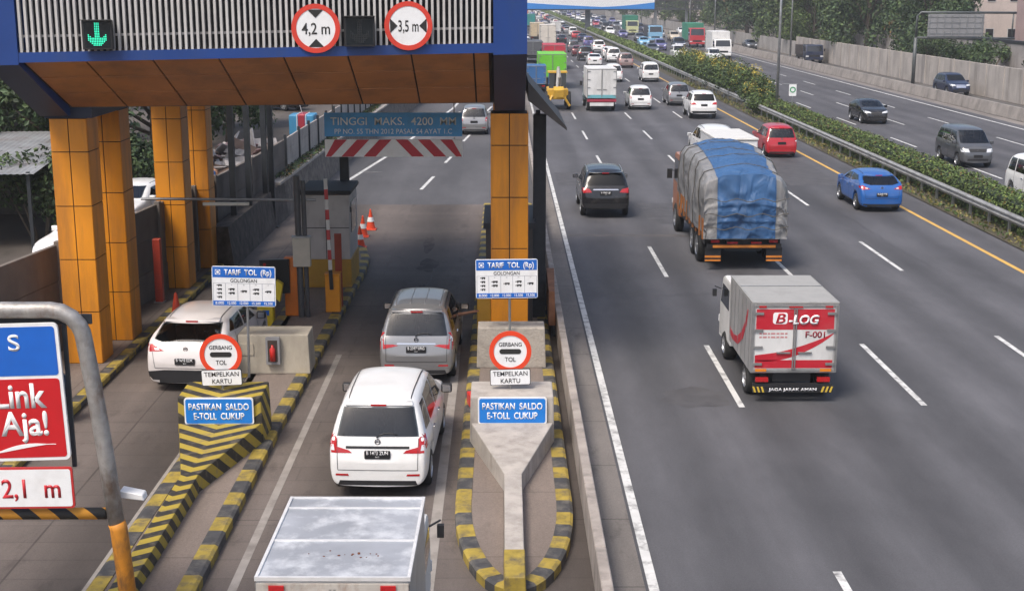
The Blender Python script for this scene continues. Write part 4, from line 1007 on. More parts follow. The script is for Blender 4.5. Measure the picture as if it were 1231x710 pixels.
def tariff(x, y, zc, px, where, zpole, tilt):
    t = thing('tariff_sign', f'blue and white TARIF TOL board on a pole {where}', 'sign', (x, y, zc)); t.rotation_euler = (0, R(tilt), 0)
    m = MB(); m.prism(rrect(-.67, .67, -.43, .43, .04), 0, .03); m.build('panel', SIGNW, t)
    m = MB(); m.box(-.655, .655, -.004, -.0005, .19, .415); m.box(-.655, .655, -.004, -.0005, -.415, -.315); m.build('blue_bands', SIGNB, t)
    m = MB(); m.box(-.6, -.49, -.007, -.0045, .25, .36); m.build('emblem', LETW, t); m = MB(); m.ring((-.545, 0, .305), .048, .03, -.009, -.0072, 20); m.build('emblem_ring', SIGNB, t)
    lettering(t, 'TARIF  TOL  (Rp)', .09, -.0045, .305, .12, 1.0, LETW, bold=.025); lettering(t, 'GOLONGAN', 0, -.001, .125, .075, .56, LETK, bold=.005)
    m = MB()
    for k in range(6):
        xx = -.645+k*.258; m.box(xx-.004, xx+.004, -.003, -.0005, -.314, .06)
    m.box(-.649, .649, -.0025, -.0005, .06, .066); m.build('column_lines', mat('sign_line_grey', (.3, .32, .36), .5, 0, 0), t)
    def vehicle(mm, cx, cz, w, h):
        mm.box(cx-w/2, cx+w/2, -.004, -.001, cz-h/2, cz+h/2); mm.box(cx-w/2-.028, cx-w/2-.006, -.004, -.001, cz-h/2, cz+h*.15)
        for dx in (-w*.3, w*.3): mm.disc((cx+dx, -.0025, cz-h/2-.008), .013, (0, 1, 0), .003, 10)
    for k, rows in enumerate((4, 2, 1, 2, 1)):
        m = MB(); cx = -.516+k*.258
        for r in range(rows): vehicle(m, cx+.012, -.10+(rows-1)*.042-r*.084-(.0 if rows < 4 else .0), .105 if rows < 4 else .08, .032 if rows < 4 else .026)
        m.build('vehicle_marks', LETK, t)
    for k, (g_, pr) in enumerate((('I', '8.000'), ('II', '12.000'), ('III', '12.000'), ('IV', '15.500'), ('V', '15.500'))):
        lettering(t, pr, -.516+k*.258, -.0045, -.365, .055, .18, LETW, bold=.015); lettering(t, g_, -.516+k*.258, -.001, .03, .03, None, mat('grey_print', (.25, .25, .27), .5, 0, 0), depth=.001)
    m = MB(); m.tube([(px-x, .05, .40), (px-x, .05, zpole-zc)], .028, 8); m.build('pole', STEEL, t)
tariff(-5.5, 27.55, 2.17, -5.44, 'before the extinguisher block', .12, 1.2); tariff(.065, 28.15, 2.2, .12, 'before the right orange column', .12, -.6)
def block(x0, x1, y0, y1, h, label, m):
    t = thing('concrete_block', label, 'concrete block', ((x0+x1)/2, (y0+y1)/2, .16)); hw, hd = (x1-x0)/2, (y1-y0)/2
    b = MB(); b.hexa([(-hw, -hd, 0), (hw, -hd, 0), (hw, hd, 0), (-hw, hd, 0)], [(-hw+.03, -hd+.03, h), (hw-.03, -hd+.03, h), (hw-.03, hd-.03, h), (-hw+.03, hd-.03, h)])
    b.build('body', m, t, bevel=.025, seg=2); return t
LBLK = block(-5.78, -4.2, 27.85, 28.7, .87, 'smooth cream concrete block carrying the extinguisher cabinet', mat('cream_block', (.42, .375, .30), .8, 0, .1, 2, .15, 30, dirt=((.2, .17, .13), .5, 2, .4)))
m = MB(); m.prism(rrect(-.72, -.42, .42, .68, .02), -.429, -.40); m.build('access_panel', mat('cream_block', 0), LBLK)
block(-.6, .93, 28.3, 29.0, .9, 'rough mottled concrete block in front of the right orange column', mat('rough_block', (.40, .36, .31), .9, 0, .25, 5, .9, 25, dirt=((.16, .14, .12), .7, 5, 1)))
t = thing('extinguisher_cabinet', 'grey glazed cabinet with a red fire extinguisher on the cream block', 'cabinet', (-4.98, 27.84, .70))
m = MB(); m.prism(rrect(-.15, .15, -.3, .3, .015), -.1, .0); m.build('case', mat('cabinet_grey', (.28, .28, .29), .5, .3), t)
m = MB(); m.prism(rrect(-.105, .105, -.24, .24, .01), -.104, -.1005); m.build('window', mat('cabinet_window', (.06, .045, .04), .12, 0, 0), t)
m = MB(); m.lathe([(-.2, 0), (-.2, .062), (.06, .062), (.1, .03), (.15, .022), (.15, 0)], (0, -.125, -.01), 'z', 16); m.build('extinguisher', mat('extinguisher_red', (.5, .02, .015), .3, 0, .05), t, smooth=True)
# lane machines on the left island
t = thing('toll_booth', 'grey booth with a dark roof and ochre lower panels behind the boom', 'toll booth', (-4.95, 37.6, .16))
m = MB(); m.box(-.68, .66, -.98, .98, .8, 2.62); m.build('upper_wall', mat('booth_grey', (.50, .47, .45), .55, 0, .1, 1.5, dirt=((.15, .13, .12), .4, 2, .5)), t, bevel=.01)
m = MB(); m.box(-.7, .68, -1.0, 1.0, 0, .797); m.build('lower_wall', mat('booth_ochre', (.46, .26, .03), .55, 0, .12, 1.5, dirt=((.2, .14, .06), .4, 2, .5)), t, bevel=.01)
m = MB(); m.box(-.74, .72, -1.06, 1.06, 2.623, 2.74); m.build('roof', mat('booth_roof', (.03, .03, .032), .7, 0, .2), t, bevel=.02)
m = MB(); m.box(-.67, .65, -.99, -.981, 1.68, 1.70); m.box(-.01, .01, -.99, -.981, .81, 2.6); m.build('panel_seams', BLACK, t)
m = MB(); m.box(.661, .68, -.6, .5, 1.5, 2.35); m.build('window', GLASS, t)
m = MB(); m.box(.662, .70, -.8, -.7, 2.1, 2.25); m.build('intercom', BLACK, t)
t = thing('boom_barrier', 'orange boom barrier cabinet with its red and white arm raised', 'boom barrier', (-4.42, 33.75, .16))
m = MB(); m.box(-.19, .19, -.17, .17, 0, .98); m.build('cabinet', mat('boom_orange', (.72, .27, .01), .45, 0, .06, 3), t, bevel=.02)
m = MB(); m.box(-.2, .2, -.18, .18, .985, 1.02); m.build('lid', mat('boom_orange', 0), t)
arm = MB()
for k in range(11): arm.box(-.045, .045, -.25, -.19, .62+k*.26, .62+(k+1)*.26, (2 if k < 2 else (0 if k % 2 else 1)))
o = arm.build('arm', [mat('arm_red', (.42, .03, .03), .5, 0, .1), mat('arm_white', (.55, .53, .5), .5, 0, .1), BLACK], t); o.rotation_euler = (0, R(-1.5), 0)
t = thing('warning_post', 'flat rust red upright bar standing just behind the boom cabinet', 'post', (-4.33, 34.25, .16)); m = MB(); m.box(-.09, .09, -.03, .03, 0, 1.95); m.build('bar', mat('rust_red', (.32, .05, .02), .6, 0, .15), t)
t = thing('lamp_portal', 'grey pipe portal over the left lane with a tube lamp and a control box', 'portal', (-5.06, 33.1, .16))
m = MB(); m.tube([(-.1, 0, 0), (-.12, 0, 3.62)], .08, 10); m.tube([(.06, 0, 0), (.04, 0, 3.5)], .06, 8); m.build('pole', mat('pole_dark', (.09, .09, .095), .5, .4, .2, 4), t)
m = MB(); m.tube([(.35, .05, 3.0), (-4.1, .3, 3.0)], .035, 8); m.build('cross_pipe', STEEL, t)
m = MB(); m.box(-2.5, -1.35, .07, .17, 2.86, 2.93); m.build('tube_lamp', mat('tube_lamp', (.6, .58, .5), .4, 0, 0), t)
m = MB(); m.box(-.24, .2, -.22, -.05, 1.34, 2.08); m.build('control_box', mat('box_cream', (.44, .40, .33), .5, 0, .1, 4), t, bevel=.015); m = MB(); m.box(-.26, .22, -.24, -.04, 2.083, 2.12); m.build('box_lid', STEEL, t)
t = thing('display_post', 'orange cabinet with a black driver display facing the left lane', 'display', (-5.42, 33.3, .16))
m = MB(); m.box(-.17, .2, -.12, .15, 0, 1.52); m.build('cabinet', mat('display_orange', (.66, .17, .015), .45, 0, .08, 3), t, bevel=.02)
m = MB(); m.hexa([(-.75, -.32, .62), (-.02, -.2, .62), (-.02, -.125, .62), (-.75, -.24, .62)], [(-.75, -.32, 1.5), (-.02, -.2, 1.5), (-.02, -.125, 1.5), (-.75, -.24, 1.5)]); m.build('screen', mat('display_black', (.012, .012, .013), .3, 0, 0), t)
m = MB(); m.disc((-.62, -.305, 1.38), .04, (.16, -1, 0), .012, 14); m.build('red_lamp', mat('dim_red', (.35, .01, .01), .3, 0, 0), t)
t = thing('card_reader', 'bright yellow card reader pillar with blue pictures beside the left lane', 'card reader', (-6.0, 32.75, 0))
m = MB(); m.box(-.2, .2, -.15, .15, .0, 1.4); m.build('pillar', mat('reader_yellow', (.70, .52, .03), .4, 0, .05, 3), t, bevel=.02)
m = MB(); m.box(-.1, .1, -.156, -.151, .55, .68); m.box(-.1, .1, -.156, -.151, .32, .45); m.build('pictures', SIGNB, t)
m = MB(); m.hexa([(.25, -.1, .75), (.37, -.1, .65), (.37, .1, .65), (.25, .1, .75)], [(.3, -.1, 1.2), (.45, -.1, 1.1), (.45, .1, 1.1), (.3, .1, 1.2)]); m.build('reader_arm', mat('reader_yellow', 0), t)
for x, y, w in ((-4.75, 43.4, 'nearest of three by the booth'), (-4.87, 45.5, 'middle of three by the booth'), (-4.74, 46.9, 'farthest of three by the booth')):
    t = thing('traffic_cone', f'orange traffic cone with white band, {w}', 'traffic cone', (x, y, 0), 0, 'cones beyond the booth')
    m = MB(); m.lathe([(.04, .17), (.7, .03), (.74, .025), (.74, 0)], (0, 0, 0), 'z', 20); m.build('cone', mat('cone_orange', (.75, .07, .02), .5, 0, .08), t, smooth=True)
    m = MB(); m.lathe([(.30, .126), (.46, .092)], (0, 0, 0), 'z', 20); m.build('band', LETW, t, smooth=True)
    m = MB(); m.box(-.2, .2, -.2, .2, 0, .045); m.build('base', mat('cone_orange', 0), t, bevel=.01)
t = thing('traffic_cone', 'small red topped cone on the footpath behind the white hatchback', 'traffic cone', (-8.3, 32.9, .16))
m = MB(); m.lathe([(.03, .15), (.66, .035), (.7, 0)], (0, 0, 0), 'z', 18); m.build('cone', mat('cone_orange', 0), t, smooth=True); m = MB(); m.box(-.18, .18, -.18, .18, 0, .03); m.build('base', mat('cone_orange', 0), t)
t = thing('bollard', 'tall flat red bollard on the footpath before the second orange columns', 'bollard', (-9.2, 34.8, .16)); m = MB(); m.box(-.1, .1, -.1, .1, 0, 1.72); m.build('shaft', mat('bollard_red', (.42, .045, .02), .5, 0, .1), t, bevel=.01); m = MB(); m.box(-.14, .14, -.14, .14, 0, .03); m.build('base', STEEL, t)
t = thing('bar_gate', 'short red bar reaching out from the display post', 'bar', (-6.75, 33.6, .95)); m = MB(); m.box(-.45, .35, -.03, .03, -.06, .06); m.build('bar', mat('arm_red', 0), t); m = MB(); m.box(.28, .42, -.05, .05, -.8, .1); m.build('stand', STEEL, t)
t = thing('black_post', 'square black post rising behind the grey booth', 'post', (-4.66, 38.9, .16)); m = MB(); m.box(-.13, .13, -.1, .1, 0, 3.62); m.build('shaft', DARKST, t); m = MB(); m.box(-.14, .14, -.11, .11, 3.62, 3.66); m.build('cap', BLACK, t)
# machines by the right column
t = thing('card_reader', 'ochre card reader cabinet tucked beside the right orange column', 'card reader', (-.46, 30.75, .16)); m = MB(); m.box(-.17, .17, -.2, .2, 0, 1.35); m.build('cabinet', mat('ochre', (.40, .24, .03), .5, 0, .1), t, bevel=.02); m = MB(); m.box(-.18, -.172, -.12, .12, .8, 1.15); m.build('reader_face', BLACK, t)
t = thing('toll_booth', 'dark booth hidden behind the right orange column', 'toll booth', (.12, 33.4, .16)); m = MB(); m.box(-.56, .6, -1.0, 1.8, 0, 2.4); m.build('wall', mat('booth_dark', (.05, .045, .045), .5, 0, .1), t); m = MB(); m.box(-.62, .66, -1.06, 1.86, 2.403, 2.55); m.build('roof', DARKST, t)
t = thing('leaning_panel', 'rust brown sheet metal panel leaning beside the low wall', 'panel', (1.22, 31.6, .0)); m = MB(); m.hexa([(-.12, 0, .3), (.05, 0, .3), (.12, 2.6, .3), (-.1, 2.6, .3)], [(-.12, 0, 1.15), (.02, 0, 1.15), (.1, 2.6, 1.2), (-.1, 2.6, 1.2)]); m.build('sheet', mat('rust_sheet', (.27, .12, .06), .8, 0, .3, 4), t); m = MB(); m.box(-.05, .05, .1, .2, 0, .3); m.build('foot', DARKST, t)
t = thing('red_box', 'small red plastic case lying on the right island behind the barrier', 'case', (-.42, 25.6, .16), R(12)); m = MB(); m.box(-.3, .3, -.18, .18, 0, .26); m.build('case', mat('case_red', (.6, .03, .02), .35, 0, .05), t, bevel=.03, seg=2); m = MB(); m.box(-.22, -.1, -.184, -.181, .06, .18); m.build('sticker', LETW, t)
t = thing('drum', 'glossy dark blue rounded drum on the footpath below the orange column', 'drum', (-8.74, 25.0, .16)); m = MB(); m.lathe([(0, 0), (0, .19), (.06, .21), (.25, .24), (.5, .27), (.72, .25), (.84, .16), (.88, 0)], (0, 0, 0), 'z', 24); m.build('body', mat('drum_blue', (.012, .02, .04), .25, 0, .1), t, smooth=True); m = MB(); m.lathe([(.35, .262), (.35, .275), (.40, .277), (.40, .262)], (0, 0, 0), 'z', 24); m.build('hoop', BLACK, t)
# ------------------------------------------------------------------ height portal with the sponsor sign, close to the camera
def hazard_mat():
    m = bpy.data.materials.new('hazard_stripe'); m.use_nodes = True; n = m.node_tree.nodes; l = m.node_tree.links; b = n['Principled BSDF']; b.inputs['Roughness'].default_value = .55
    tc = n.new('ShaderNodeTexCoord'); w_ = n.new('ShaderNodeTexWave'); w_.bands_direction = 'DIAGONAL'; w_.inputs['Scale'].default_value = 1.35; w_.inputs['Distortion'].default_value = .15
    l.new(tc.outputs['Object'], w_.inputs[0]); cr = n.new('ShaderNodeValToRGB'); cr.color_ramp.interpolation = 'CONSTANT'
    cr.color_ramp.elements[0].color = (.02, .02, .02, 1); cr.color_ramp.elements[1].position = .5; cr.color_ramp.elements[1].color = (.60, .27, .03, 1)
    l.new(w_.outputs[0], cr.inputs[0]); l.new(cr.outputs[0], b.inputs['Base Color']); return m
PIPE = mat('weathered_pipe', (.33, .32, .31), .5, .5, .25, 6, .2, 30, dirt=((.16, .09, .05), .8, 5, .5))
t = thing('height_portal', 'bent grey pipe portal with a striped height bar in the left foreground', 'height portal', (-5, 15.6, 0))
path = [(-4.6, 0, 4.5), (-.45, 0, 4.5)]+[(-.45+.38*math.sin(R(a)), 0, 4.12+.38*math.cos(R(a))) for a in (20, 40, 60, 75, 88)]+[(.02, 0, 3.4), (.10, 0, 2.6), (.17, 0, 1.75)]
m = MB(); m.tube(path, .102, 16); m.build('pipe_frame', PIPE, t, smooth=True)
m = MB(); m.tube([(.168, 0, 1.78), (.19, 0, 1.70), (.30, 0, 0)], .107, 16); far_pole = MB(); far_pole.tube([(-4.6, 0, 0), (-4.6, 0, 4.5)], .112, 12); far_pole.build('pole', PIPE, t, smooth=True); m.build('painted_foot', mat('foot_orange', (.55, .22, .02), .6, 0, .2, 5, dirt=((.05, .04, .035), 1., 4.5, .5)), t, smooth=True)
m = MB(); m.tube([(-4.5, 0, 1.9), (.05, 0, 1.9)], .075, 12); m.build('height_bar', hazard_mat(), t, smooth=True)
m = MB(); m.box(-2.2, .0, .1, .14, 4.3, 4.42); m.box(-.34, -.29, .03, .07, 2.5, 4.45); m.box(-1.9, -1.85, .03, .07, 2.5, 4.45); m.build('sign_brackets', DARKST, t)
m = MB(); m.tube([(.14, .1, 2.0), (.22, .2, 2.08)], .02, 6); m.hexa([(.2, .1, 2.06), (.5, .1, 2.02), (.5, .28, 2.02), (.2, .28, 2.06)], [(.2, .1, 2.16), (.48, .1, 2.10), (.48, .28, 2.10), (.2, .28, 2.16)]); m.build('camera', mat('camera_white', (.72, .72, .72), .4, 0, 0), t, bevel=.012)
t = thing('sponsor_sign', 'blue and red sign reading S and LinkAja! hung on the pipe portal', 'sign', (-6.32, 15.48, 3.485)); t.rotation_euler = (0, R(-1.5), 0)
m = MB(); m.prism(rrect(-1.0, 1.0, -.86, .86, .07), 0, .04); m.build('panel', SIGNW, t)
m = MB(); m.prism(rrect(-.96, .96, .215, .82, .04), -.004, -.0005); m.build('blue_face', mat('sponsor_blue', (.012, .12, .52), .35, 0, .05), t)
m = MB(); m.prism(rrect(-.96, .96, -.82, .175, .04), -.004, -.0005); m.build('red_face', mat('sponsor_red', (.52, .012, .018), .35, 0, .05), t)
lettering(t, '- S', .36, -.0045, .63, .2, .34, LETW, bold=.012)
lettering(t, 'Link', .47, -.0045, -.03, .30, .62, LETW, bold=.024); lettering(t, 'Aja!', .48, -.0045, -.38, .30, .58, LETW, bold=.024)
m = MB(); n = 14; up = []; dn = []
for k in range(n+1):
    x = .1+.74*k/n; q = k/n; z = -.755+.10*q-.035*math.sin(q*math.pi)*-1; up.append((x, z+.022*math.sin(math.pi*min(1, q*1.15+.02))+.004)); dn.append((x, z-.022*math.sin(math.pi*min(1, q*1.15+.02))-.004))
m.prism(up+dn[::-1], -.008, -.0045); m.build('swoosh', LETW, t)
t = thing('height_limit_sign', 'white red bordered plate reading 2,1 m under the sponsor sign', 'sign', (-6.22, 15.47, 2.28)); t.rotation_euler = (0, R(-.6), 0)
m = MB(); m.prism(rrect(-.93, .93, -.265, .265, .04), 0, .03); m.build('panel', mat('plate_red_edge', (.5, .03, .03), .4, 0, .05), t)
m = MB(); m.prism(rrect(-.905, .905, -.24, .24, .03), -.004, -.0005); m.build('white_face', SIGNW, t)
lettering(t, '2,1  m', .41, -.0045, 0, .24, .72, mat('red_lettering', (.5, .02, .03), .4, 0, 0), bold=.015)
# ------------------------------------------------------------------ lorries
TYRE, RIMT = wheel_mesh(.45, .28, 6)
def cab_part(t, w, y0, L, zb, zt, pm, hood=.0, window_sign=None):
    """a cab-over front: body with windscreen, door glass, lamps, grille, bumper and mirrors"""
    y1 = y0+L; zm = lerp(zb, zt, .52)
    b = MB(); b.prism([(y0, zb), (y1-.02, zb), (y1, zb+.35), (y1-.04, zm), (y1-.34, zt-.06), (y1-.55, zt), (y0, zt)], -w/2, w/2, ax='x')
    c = b.build('cab', pm, t, bevel=.06, seg=2)
    h = zt-zb
    g = MB(); d = .012
    def F(x, s): return (x, lerp(y1-.04, y1-.34, s)+d, lerp(zm, zt-.06, s)+d*.5)
    g.add([F(-w*.44, .03), F(w*.44, .03), F(w*.41, .92), F(-w*.41, .92)], [(0, 1, 2, 3)]); g.build('windscreen', GLASS, c)
    for s_ in (1, -1):
        g = MB(); x = s_*(w/2+.006)
        g.add([(x, y1-.18, zm+.02), (x, y0+.25, zm+.02), (x, y0+.25, zt-.2), (x, y1-.42, zt-.2)], [(0, 1, 2, 3)]); g.build('side_window', GLASS, c)
        g = MB(); g.box(s_*w*.42-w*.09, s_*w*.42+w*.09, y1-.03, y1+.02, zb+.22, zb+.40); g.build('headlight', CLEARL, c, bevel=.02)
        g = MB(); xa = s_*(w/2+.14); k_ = .5 if w < 1.7 else 1; g.box(xa-.09*k_, xa+.09*k_, y1-.12, y1-.04, zm+.19-.17*k_, zm+.19+.17*k_); g.tube([(s_*w/2, y1-.2, zm+.3), (xa, y1-.08, zm+.34)], .015, 5); g.build('wing_mirror', BLACK, c)
    g = MB(); g.box(-w*.3, w*.3, y1-.02, y1+.012, zb+.26, zb+.5); g.build('grille', BLACK, c)
    g = MB(); g.box(-w*.49, w*.49, y1-.15, y1+.07, zb-.12, zb+.15); g.build('bumper', pm, c, bevel=.03)
    g = MB(); g.box(-.22, .22, y1+.071, y1+.08, zb-.06, zb+.06); g.build('number_plate', PLATE, c)
    return c
def lorry(name, label, x, ynear, facing, W, bl, z0, z1, cl, czt, cabm, boxm, box=True, dual=False, r=.40, group=None, rz=0, cat='truck', lowlamp=True):
    tot = bl+.1+cl
    t = thing(name, label, cat, (x, ynear+tot/2, 0), (math.pi if facing else 0)+rz, group); o = -tot/2
    fr = MB(); fr.box(-W*.22, W*.22, o+.1, o+tot-.4, r+.1, z0-.02); fr.box(-W*.47, W*.47, o+.3, o+bl-.2, r+.25, z0-.03); fr.build('chassis', BLACK, t)
    cab_part(t, W*.95, o+bl+.1, cl, r+.12, czt, cabm)
    ax = [o+bl*.27, o+tot-cl*.5-.1]+([o+bl*.27+1.15] if dual else [])
    for ya in ax:
        for s_ in (1, -1):
            w_ = link('wheel', TYRE, t); w_.location = (s_*(W/2-.16), ya, r); w_.rotation_euler = (0, 0, 0 if s_ > 0 else math.pi); w_.scale = (1, r/.45, r/.45)
            link('rim', RIMT, w_)
    if box:
        b = MB(); b.box(-W/2, W/2, o, o+bl, z0, z1); bx = b.build('cargo_box', boxm, t, bevel=.02)
        tr = MB(); f = .05
        for sx in (-1, 1):
            tr.box(sx*(W/2)-(.0 if sx < 0 else f)-.004*(-sx), sx*W/2+(f if sx < 0 else 0)+.004*sx if False else sx*W/2+(f if sx < 0 else .004), o-.012, o-.0005, z0+.02, z1-.02)
        tr.box(-W/2+.06, W/2-.06, o-.012, o-.0005, z1-.07, z1-.02); tr.box(-W/2+.06, W/2-.06, o-.012, o-.0005, z0+.02, z0+.07)
        tr.box(-.035, -.01, o-.03, o-.0005, z0+.08, z1-.08); tr.box(.01, .035, o-.03, o-.0005, z0+.08, z1-.08)
        for sx in (-1, 1):
            for k in range(4): zz = lerp(z0+.2, z1-.2, k/3); tr.box(sx*(W/2-.14)-.09, sx*(W/2-.14)+.09, o-.035, o-.013, zz-.025, zz+.025)
            tr.box(sx*.22-.14, sx*.22+.14, o-.04, o-.013, lerp(z0, z1, .3)-.015, lerp(z0, z1, .3)+.015)
        tr.build('door_frame', mat('door_hardware', (.25, .25, .25), .5, .4, .2), bx)
    for s_ in (1, -1):
        l_ = MB(); l_.box(s_*W*.36-.13, s_*W*.36+.13, o-.02, o+.05, z0-.18, z0-.09); l_.build('tail_light', REDL, t)
    b = MB(); b.box(-W*.46, W*.46, o-.02, o+.06, z0-.36, z0-.22); b.build('rear_bumper', BLACK, t)
    p = MB(); p.box(-.2, .2, o-.035, o-.021, z0-.34, z0-.24); p.build('number_plate', PLATE, t)
    return t, o, tot
WPN = paint('car_white', (.78, .78, .77)); SIL = paint('car_silver', (.30, .30, .305), .28, .55); GRY = paint('car_grey', (.10, .105, .115), .3, .3)
BLK = paint('car_black', (.010, .010, .012), .22); RED = paint('car_red', (.42, .012, .022)); BLU = paint('car_blue', (.012, .10, .36)); NAVY = paint('car_navy', (.012, .02, .055))
PNK = paint('car_pale_bronze', (.36, .26, .24), .3, .4); PUR = paint('car_violet', (.13, .12, .30), .3, .2); CYA = paint('car_pale_blue', (.22, .48, .68)); MAR = paint('car_maroon', (.12, .015, .02)); BGE = paint('car_beige', (.55, .47, .36)); PEARL = paint('car_pearl', (.66, .62, .60))
BOXW = mat('box_white', (.66, .66, .65), .5, 0, .06, 1.5, dirt=((.28, .26, .24), .45, 1.2, .3))
BOXG = mat('box_aluminium', (.42, .42, .42), .45, .3, .1, 2, dirt=((.22, .21, .2), .5, 1.5, .4))
# parcel van on the highway
blog, o, tot = lorry('box_van', 'white and red box van lettered B-LOG in the second lane', 5.93, 26.25, 0, 1.76, 2.65, .62, 2.08, 1.55, 1.88, BOXW, BOXG, r=.32)
cb = [c for c in blog.children if c.name.startswith('cargo_box')][0]
m = MB(); m.box(-.80, .80, o-.004, o-.0006, .72, 1.98); m.build('door_livery', BOXW, cb)
BRED = mat('livery_red', (.48, .015, .03), .4, 0, .06, 3, dirt=((.3, .1, .1), .3, 3, 1))
m = MB(); m.box(-.795, .795, o-.0065, o-.0045, 1.54, 1.97); m.box(-.795, .795, o-.0065, o-.0045, .73, .90); m.build('red_bands', BRED, cb)
pu = []; pd = []
for k in range(17):
    q = k/16; z = .98+.16*q+.30*q**4-.03*math.sin(q*6.0); pu.append((-.795+1.59*q, z+.055*math.sin(math.pi*q)**.7+.02)); pd.append((-.795+1.59*q, z-.05*math.sin(math.pi*q)**.7-.09*(1-q)))
m = MB(); m.prism(pu+pd[::-1], o-.0065, o-.0045); m.build('red_swoosh', BRED, cb)
m = MB(); m.prism(rrect(-.455, -.16, 1.66, 1.90, .05), o-.009, o-.007); m.build('logo_patch', LETW, cb)
lettering(cb, 'B', -.30, o-.0095, 1.78, .20, .20, BRED, bold=.02, shear=.2); lettering(cb, '-LOG', .17, o-.033, 1.76, .19, .62, LETW, bold=.03, shear=.2)
lettering(cb, 'F-001',   .42, o-.005, 1.44, .13, .40, mat('dark_red_print', (.25, .015, .03), .5, 0, 0), bold=.02); 
m = MB()
for r_ in range(2):
    x_ = -.72
    for w__ in (.05, .08, .04, .09, .06, .07, .05): m.box(x_, x_+w__, o-.0062, o-.0046, 1.44-r_*.075, 1.475-r_*.075); x_ += w__+.022
m.build('small_print', mat('pale_red_print', (.5, .22, .22), .5, 0, 0), cb)
m = MB(); m.box(-.82, .82, o-.05, o-.022, .22, .36); m.build('step_plate', PLATE, blog); lettering(blog, 'JAGA JARAK AMAN', 0, o-.052, .29, .06, .98, LETW, bold=.02)
m = MB()
for s_ in (1, -1):
    for k in range(3): m.prism([(s_*(.58+k*.085), .23), (s_*(.62+k*.085), .23), (s_*(.66+k*.085), .35), (s_*(.62+k*.085), .35)], o-.054, o-.0505)
m.build('hazard_marks', mat('mark_yellow', (.6, .42, .05), .5, 0, 0), blog)
m = MB(); m.box(-.78, -.55, o-.02, o-.0126, .66, .72); m.box(.55, .78, o-.02, o-.0126, .66, .72); m.build('amber_reflector', AMBER, cb)
m = MB(); m.box(-.14, .14, o-.03, o-.0126, 2.0, 2.03); m.box(-.75, -.6, o-.03, o-.0126, 2.0, 2.04); m.box(.6, .75, o-.03, o-.0126, 2.0, 2.04); m.build('marker_light', REDL, cb)
pu = [(2.5, .98), (2.1, .92), (1.6, 1.0), (1.1, 1.22), (.7, 1.55), (.5, 1.85), (.42, 1.85), (.56, 1.5), (.95, 1.1), (1.5, .84), (2.1, .78), (2.5, .84)]
m = MB(); m.prism([(a+o, b) for a, b in pu], -.886, -.8815, ax='x'); m.build('side_livery', BRED, cb)
m = MB(); m.box(-.885, .885, o-.005, o+2.66, 2.082, 2.11); m.box(-.02, .02, 0, 0, 0, 0) if False else None; m.build('roof_panel', mat('van_roof', (.36, .355, .34), .6, .1, .12, 2, dirt=((.16, .15, .14), .5, 2, 1)), cb)
m = MB(); m.box(-.88, .88, o+1.5, o+1.53, 2.111, 2.125); m.build('roof_joint', STEEL, cb)
m = MB()
for s_ in (1, -1):
    for k in range(26): m.disc((s_*.862, o+.05+k*.1, 2.113), .009, (0, 0, 1), .006, 6)
for k in range(17): m.disc((-.8+k*.1, o+.035, 2.113), .009, (0, 0, 1), .006, 6)
for k in range(6): m.box(-.889, -.881, o+.2+k*.44, o+.225+k*.44, .66, 2.05)
m.build('rivets', STEEL, cb)
# small pickup box in the foreground, seen from above
fgt, o, tot = lorry('box_truck', 'silver sheet metal box of a small truck at the bottom of the picture', -1.76, 12.82, 0, 1.60, 2.25, .75, 2.27, 1.45, 1.68, BOXW, BOXG, r=.31, rz=R(-.6))
cb = [c for c in fgt.children if c.name.startswith('cargo_box')][0]
TIN = mat('tin_roof', (.40, .42, .455), .40, .3, .22, 1.2, .5, 3.2, dirt=((.80, .82, .84), 1., 2.2, 1))
m = MB()
for a, b in ((0, .98), (.985, 1.93), (1.935, 2.25)): m.box(-.79, .79, o+a, o+b-.004, 2.272, 2.30)
m.build('roof_sheet', TIN, cb, bevel=.006)
m = MB()
for a in (.98, 1.93): m.box(-.79, .79, o+a-.018, o+a+.012, 2.298, 2.312)
m.box(-.81, -.775, o-.01, o+2.26, 2.273, 2.318); m.box(.775, .81, o-.01, o+2.26, 2.273, 2.318); m.box(-.774, .774, o-.012, o+.02, 2.273, 2.316); m.box(-.774, .774, o+2.23, o+2.26, 2.273, 2.316)
for k in range(22): m.disc((-.792, o+.06+k*.1, 2.319), .008, (0, 0, 1), .006, 6); m.disc((.792, o+.06+k*.1, 2.319), .008, (0, 0, 1), .006, 6)
m.build('roof_trim', mat('tin_trim', (.72, .72, .72), .4, .3, .1, 6), cb)
random.seed(3); m = MB()
for k in range(15): m.disc((random.uniform(-.35, .42), o+.60+random.gauss(0, .05), 2.301), random.uniform(.006, .018), (0, 0, 1), .004, 8)
m.build('rust_spots', mat('rust', (.14, .05, .025), .9, 0, .3, 20), cb)
m = MB(); m.box(-.79, .79, o-.03, o-.0126, 2.16, 2.25); m.build('header_rail', mat('rail_cream', (.45, .42, .38), .6, 0, .15, 5, dirt=((.2, .1, .06), .7, 6, .5)), cb)
m = MB(); m.box(-.66, -.5, o-.05, o-.031, 2.17, 2.235); m.box(.5, .66, o-.05, o-.031, 2.17, 2.235); m.build('marker_light', REDL, cb)
m = MB(); m.box(-.8, .8, o-.04, o-.0126, 2.06, 2.12); m.build('rusty_rail', mat('rusty_rail', (.30, .2, .15), .8, 0, .3, 8), cb)
